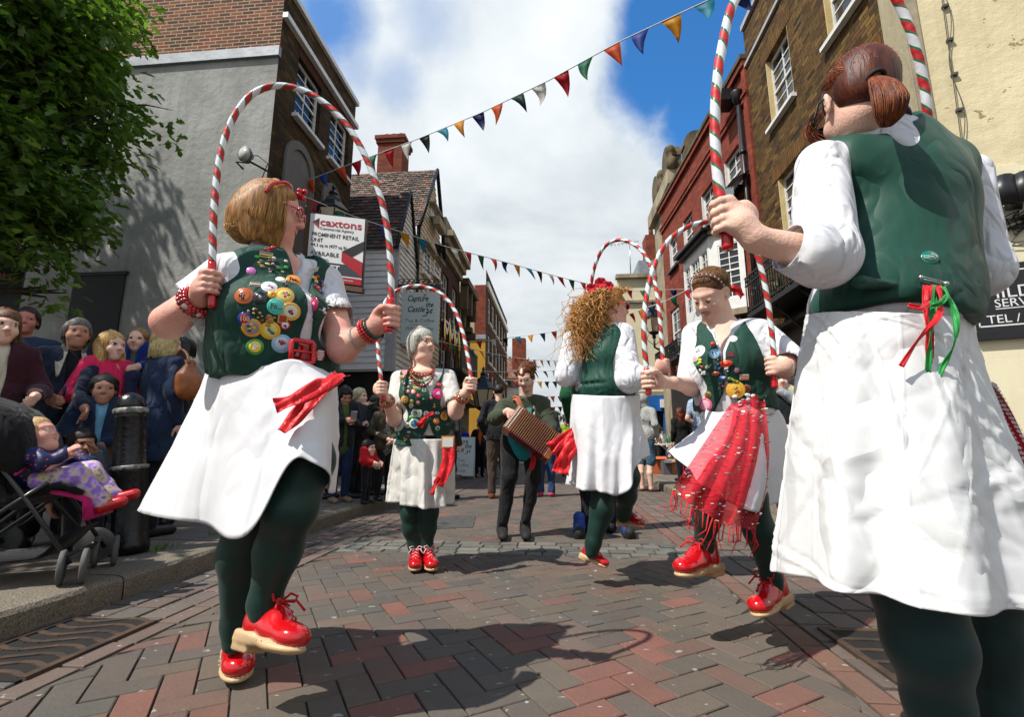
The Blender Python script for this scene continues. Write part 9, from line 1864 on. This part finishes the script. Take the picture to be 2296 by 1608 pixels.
# --- in the street beyond
onlooker('person in a bright blue coat walking away beyond the sandwich board', 1038, 955, 1.6, 190, ('bob', '3a3834', '6a665e'), '1a24a8', '101218', 'down', z0=0, h=.014, Y=13.5, coat=.3, hands=False)
onlooker('man in black with an orange scarf beyond the sandwich board', 1076, 946, 1.72, 10, ('buzz', '0e0a08', '221812'), '121214', '101115', 'pocket', z0=0, h=.014, Y=13.0, skin='skin_c', inner='c8501c', hands=False)
onlooker('man in a dark blue jacket and black trousers under the street lamp', 1103, 946, 1.74, 20, ('buzz', '0c0a09', '1c1512'), '14202e', '0c0d10', 'clasp', z0=0, h=.014, Y=12.2, skin='skin_c', hands=False)
onlooker('person in brown cargo trousers and a black jacket directly behind the musician', 1118, 862, 1.76, 185, ('short', '14100d', '2a221c'), '15161a', '3e332a', 'pocket', z0=0, h=.011, Y=7.7, shoe='7a3c22', wide=1.1, coat=.1, ov=dict(wR=(-.2, .1, .95)))
onlooker('person in jeans and pink trainers behind the melodeon', 1222, 892, 1.62, 170, ('long', '2c1a10', '5a3a24'), '2a2c34', '22375a', 'down', z0=0, h=.011, Y=8.0, shoe='b8385a')
gs_ = onlooker('person in a green jersey and blue walking boots hidden behind the curly haired dancer', 1330, 752, 1.85, 185, ('short', '3a2a1c', '5a4430'), '0f4a2a', '0c0c0e', 'pocket', z0=0, h=.010, Y=4.75, shoe='black', wide=1.25)
for x in (1300, 1408):
 q = np.array((W(x, 1180, 4.62)[0], 4.62, 0)); b = SDF(.007); b.cap(q+(0, .03, .07), q+(-.03, -.16, .05), .055, .05, 0, .02); b.cap(q+(0, .03, .08), q+(0, .03, .15), .052, .055, 0, .02); b.box(q-(0, 0, .03), (.2, .4, .03), .001, 0, .004, sub=True); b.build('boot', pm('blue_boot', (.02, .06, .30), .6, .3, 20), gs_[0])
 b = SDF(.007); b.cap(q+(0, .04, .022), q+(-.03, -.17, .022), .060, .055, 0, .01); b.box(q-(0, 0, .04), (.3, .4, .04), .001, 0, .004, sub=True); b.box(q+(0, 0, .085), (.3, .4, .04), .001, 0, .004, sub=True); b.cap(q+(-.03, -.19, .05), q+(-.025, -.16, .06), .045, .045, 0, .01); b.build('boot_sole', M['rubber'], gs_[0])
gm_ = onlooker('distant dancer in a green and yellow tatter coat with a dark hat', 1268, 935, 1.78, 0, ('short', '20160e', '3a2a1c'), pm('tatter_green', '1f7a2c', .9, .5, 14, .02, 14, col2='b8a820'), '1a1a1c', 'clasp', z0=0, h=.013, Y=13.5, coat=.3, hands=False)
MB().lathe([(.16, 0), (.165, .015), (.09, .03), (.085, .10), (.04, .115)], gm_[4]+(0, 0, .085), 14).build('hat', M['black'], gm_[0])
# --- right side
gh = onlooker('person in a grey hooded top and denim shorts with striped sliders', 1440, 884, 1.76, 130, None, '9a9a98', 'short3c5a6e', 'pocket', z0=0, h=.010, Y=8.9, bare=True, shoe=None, hyaw=120, wide=1.12, coat=.05)
b = SDF(.010).at(gh[5], gh[4]); b.ell((0, -.02, .03), (.10, .115, .115), 0, .02); b.ell((0, -.02, -.1), (.10, .09, .07), 0, .04); b.ell((0, .12, -.02), (.06, .10, .09), 0, .02, sub=True); b.build('hood', cloth('top_9a9a98', '9a9a98', .85, .012, 9), gh[0])
for x in (-1, 1):
 q = gh[2]((x*.1, .06, .02)); Rr = gh[3]; MB().obox(q-(0, 0, .012), Rr, (.05, .14, .012), 0, .004).build('slider', M['black'], gh[0]); mb = MB(); [mb.obox(gh[2]((x*.1, .10+.028*k, .085-.012*k)), Rr, (.054, .010, .004), 0, .002) for k in range(3)]; mb.build('slider_stripe', M['wpaint'], gh[0])
onlooker('person in a white T-shirt bending over the table of wares', 1480, 958, 1.66, 15, ('short', '3a2010', '6a4020'), 'd0d0d0', '121214', 'forward', z0=.12, h=.013, Y=13.6, sleeve=.4, pitch=40, ov=dict(wR=(-.08, .3, .92), wL=(.08, .3, .92)))
onlooker('small child sitting behind the table of wares', 1500, 1014, 1.0, 0, ('child', '2a1a10', '4a3020'), '24304e', '3a4a6a', 'forward', z0=.12, h=.013, Y=14.4, hs=.86, hands=False)
onlooker('woman with long auburn hair seen from behind in a black coat', 1524, 914, 1.62, 190, ('long', '2a0f08', '6a2c18'), '0c0c0d', '101114', 'down', z0=.12, h=.011, Y=9.6, coat=.5)
onlooker('man in a blue and white checked short sleeved shirt behind the brunette dancer', 1570, 862, 1.78, 140, ('short', '2a1c12', '5a4028'), pm('blue_check', 'b8c4d4', .85, .6, 40, col2='5a78a0'), '23304a', 'clasp', z0=.12, h=.010, Y=8.4, sleeve=.4)
cr2 = onlooker('smiling person with a cream and grey coat over the shoulders behind the brunette dancer', 1742, 826, 1.5, -10, ('bob', '2a150c', '5a3420'), '15171c', '141c30', 'clasp', z0=.12, h=.0095, Y=4.9, smile=1.2, shoe='c86a28')
b = SDF(.010); b.cap(cr2[2]((.05, .02, 1.46)), cr2[2]((.22, .02, 1.32)), .075, .09, 0, .04); b.cap(cr2[2]((.22, .03, 1.3)), cr2[2]((.2, .05, 1.1)), .07, .05, 0, .03); b.build('cream_coat', cloth('cream_coat', 'b8ae8c', .9, .012, 10), cr2[0], wob(.012, 22, 3)); b = SDF(.010); b.cap(cr2[2]((-.02, .12, 1.40)), cr2[2]((.10, .15, 1.30)), .04, .05, 0, .03); b.build('grey_scarf', cloth('grey_scarf', '8a9098', .9, .012, 10), cr2[0], wob(.01, 30, 5))
onlooker('person in dark jeans and orange soled trainers half hidden by the white skirt', 1772, 838, 1.62, 100, ('long', '150e0a', '2e2018'), '101216', '16203a', 'clasp', z0=.12, h=.011, Y=5.3, shoe='black')
# table of wares and boxes
tc_ = W(1515, 1022, 13.0); tb = thing('market_table', 'folding table of small wares on the right pavement', 'table', (tc_[0], 13.0, .12)); mb = MB(); mb.obox((tc_[0], 13.0, .84), rotz(-AY), (.75, .35, .02), 0, .005); mb.build('table_top', M['wpaint'], tb)
for i in (-.68, .68):
 for j in (-.28, .28): MB().tube([(tc_[0]+i, 13.0+j, .12), (tc_[0]+i, 13.0+j, .83)], .018, 6).build('leg', M['steel'], tb)
rr = random.Random(5); nm_ = ('blue glass jar', 'gold candle jar', 'green bottle', 'white mug', 'red tin', 'clear tumbler', 'brown bottle'); cl_ = ((.05, .12, .4), (.5, .35, .1), (.05, .2, .08), (.7, .7, .7), (.5, .04, .04), (.4, .45, .5), (.12, .06, .03))
for k in range(7): r = .035+.01*(k % 3); h_ = .1+.05*(k % 4); tag(MB().lathe([(r*.9, 0), (r, .01), (r, h_*.6), (r*.5, h_*.8), (r*.5, h_), (r*.1, h_+.002)], (tc_[0]-.6+.19*k, 12.85+.05*(k % 2), .861), 10).build('jar', pm('ware_%d' % k, cl_[k], .25)), nm_[k]+' standing on the market table', 'jar', 'wares on the market table')
def crate(px, py, Y, s, col, label, cat='box'):
 q = W(px, py, Y); q[2] = .12; t = thing('open_box', label, cat, q, 0, 'boxes by the market table'); m_ = pm('box_'+label[:9].replace(' ', '_'), col, .7, .2, 8); a, d_, h_ = s; MB().box((q[0]-a, Y-d_, .121), (q[0]+a, Y-d_+.012, .12+h_)).box((q[0]-a, Y+d_-.012, .121), (q[0]+a, Y+d_, .12+h_)).box((q[0]-a, Y-d_+.0125, .121), (q[0]-a+.012, Y+d_-.0125, .12+h_)).box((q[0]+a-.012, Y-d_+.0125, .121), (q[0]+a, Y+d_-.0125, .12+h_)).box((q[0]-a+.0125, Y-d_+.0125, .122), (q[0]+a-.0125, Y+d_-.0125, .135)).build('side', m_, t); f = MB(); f.add([(q[0]-a, Y-d_-.001, .12+h_), (q[0]+a, Y-d_-.001, .12+h_), (q[0]+a, Y-d_-.09, .12+h_-.06), (q[0]-a, Y-d_-.09, .12+h_-.06)], [(0, 1, 2, 3)]); solidify(f.build('flap', m_, t), .006)
crate(1476, 1050, 12.2, (.16, .14, .42), (.55, .12, .04), 'orange box standing under the market table'); crate(1494, 1052, 11.9, (.10, .12, .34), (.10, .10, .11), 'narrow black box under the market table'); crate(1514, 1050, 12.0, (.24, .18, .36), (.38, .24, .12), 'brown cardboard box under the market table'); crate(1538, 1054, 11.6, (.13, .14, .45), (.5, .03, .05), 'red and white box nearest the brunette dancer')
tag(SDF(.02).ell(W(1470, 962, 12.8), (.12, .12, .14), 0, .01).build('hanging_basket', pm('basket_green', (.03, .05, .02), .9, .4, 40, .02, 40), None, wob(.03, 60, 2)), 'small dark green hanging plant ball against the blue shopfront', 'hanging basket')
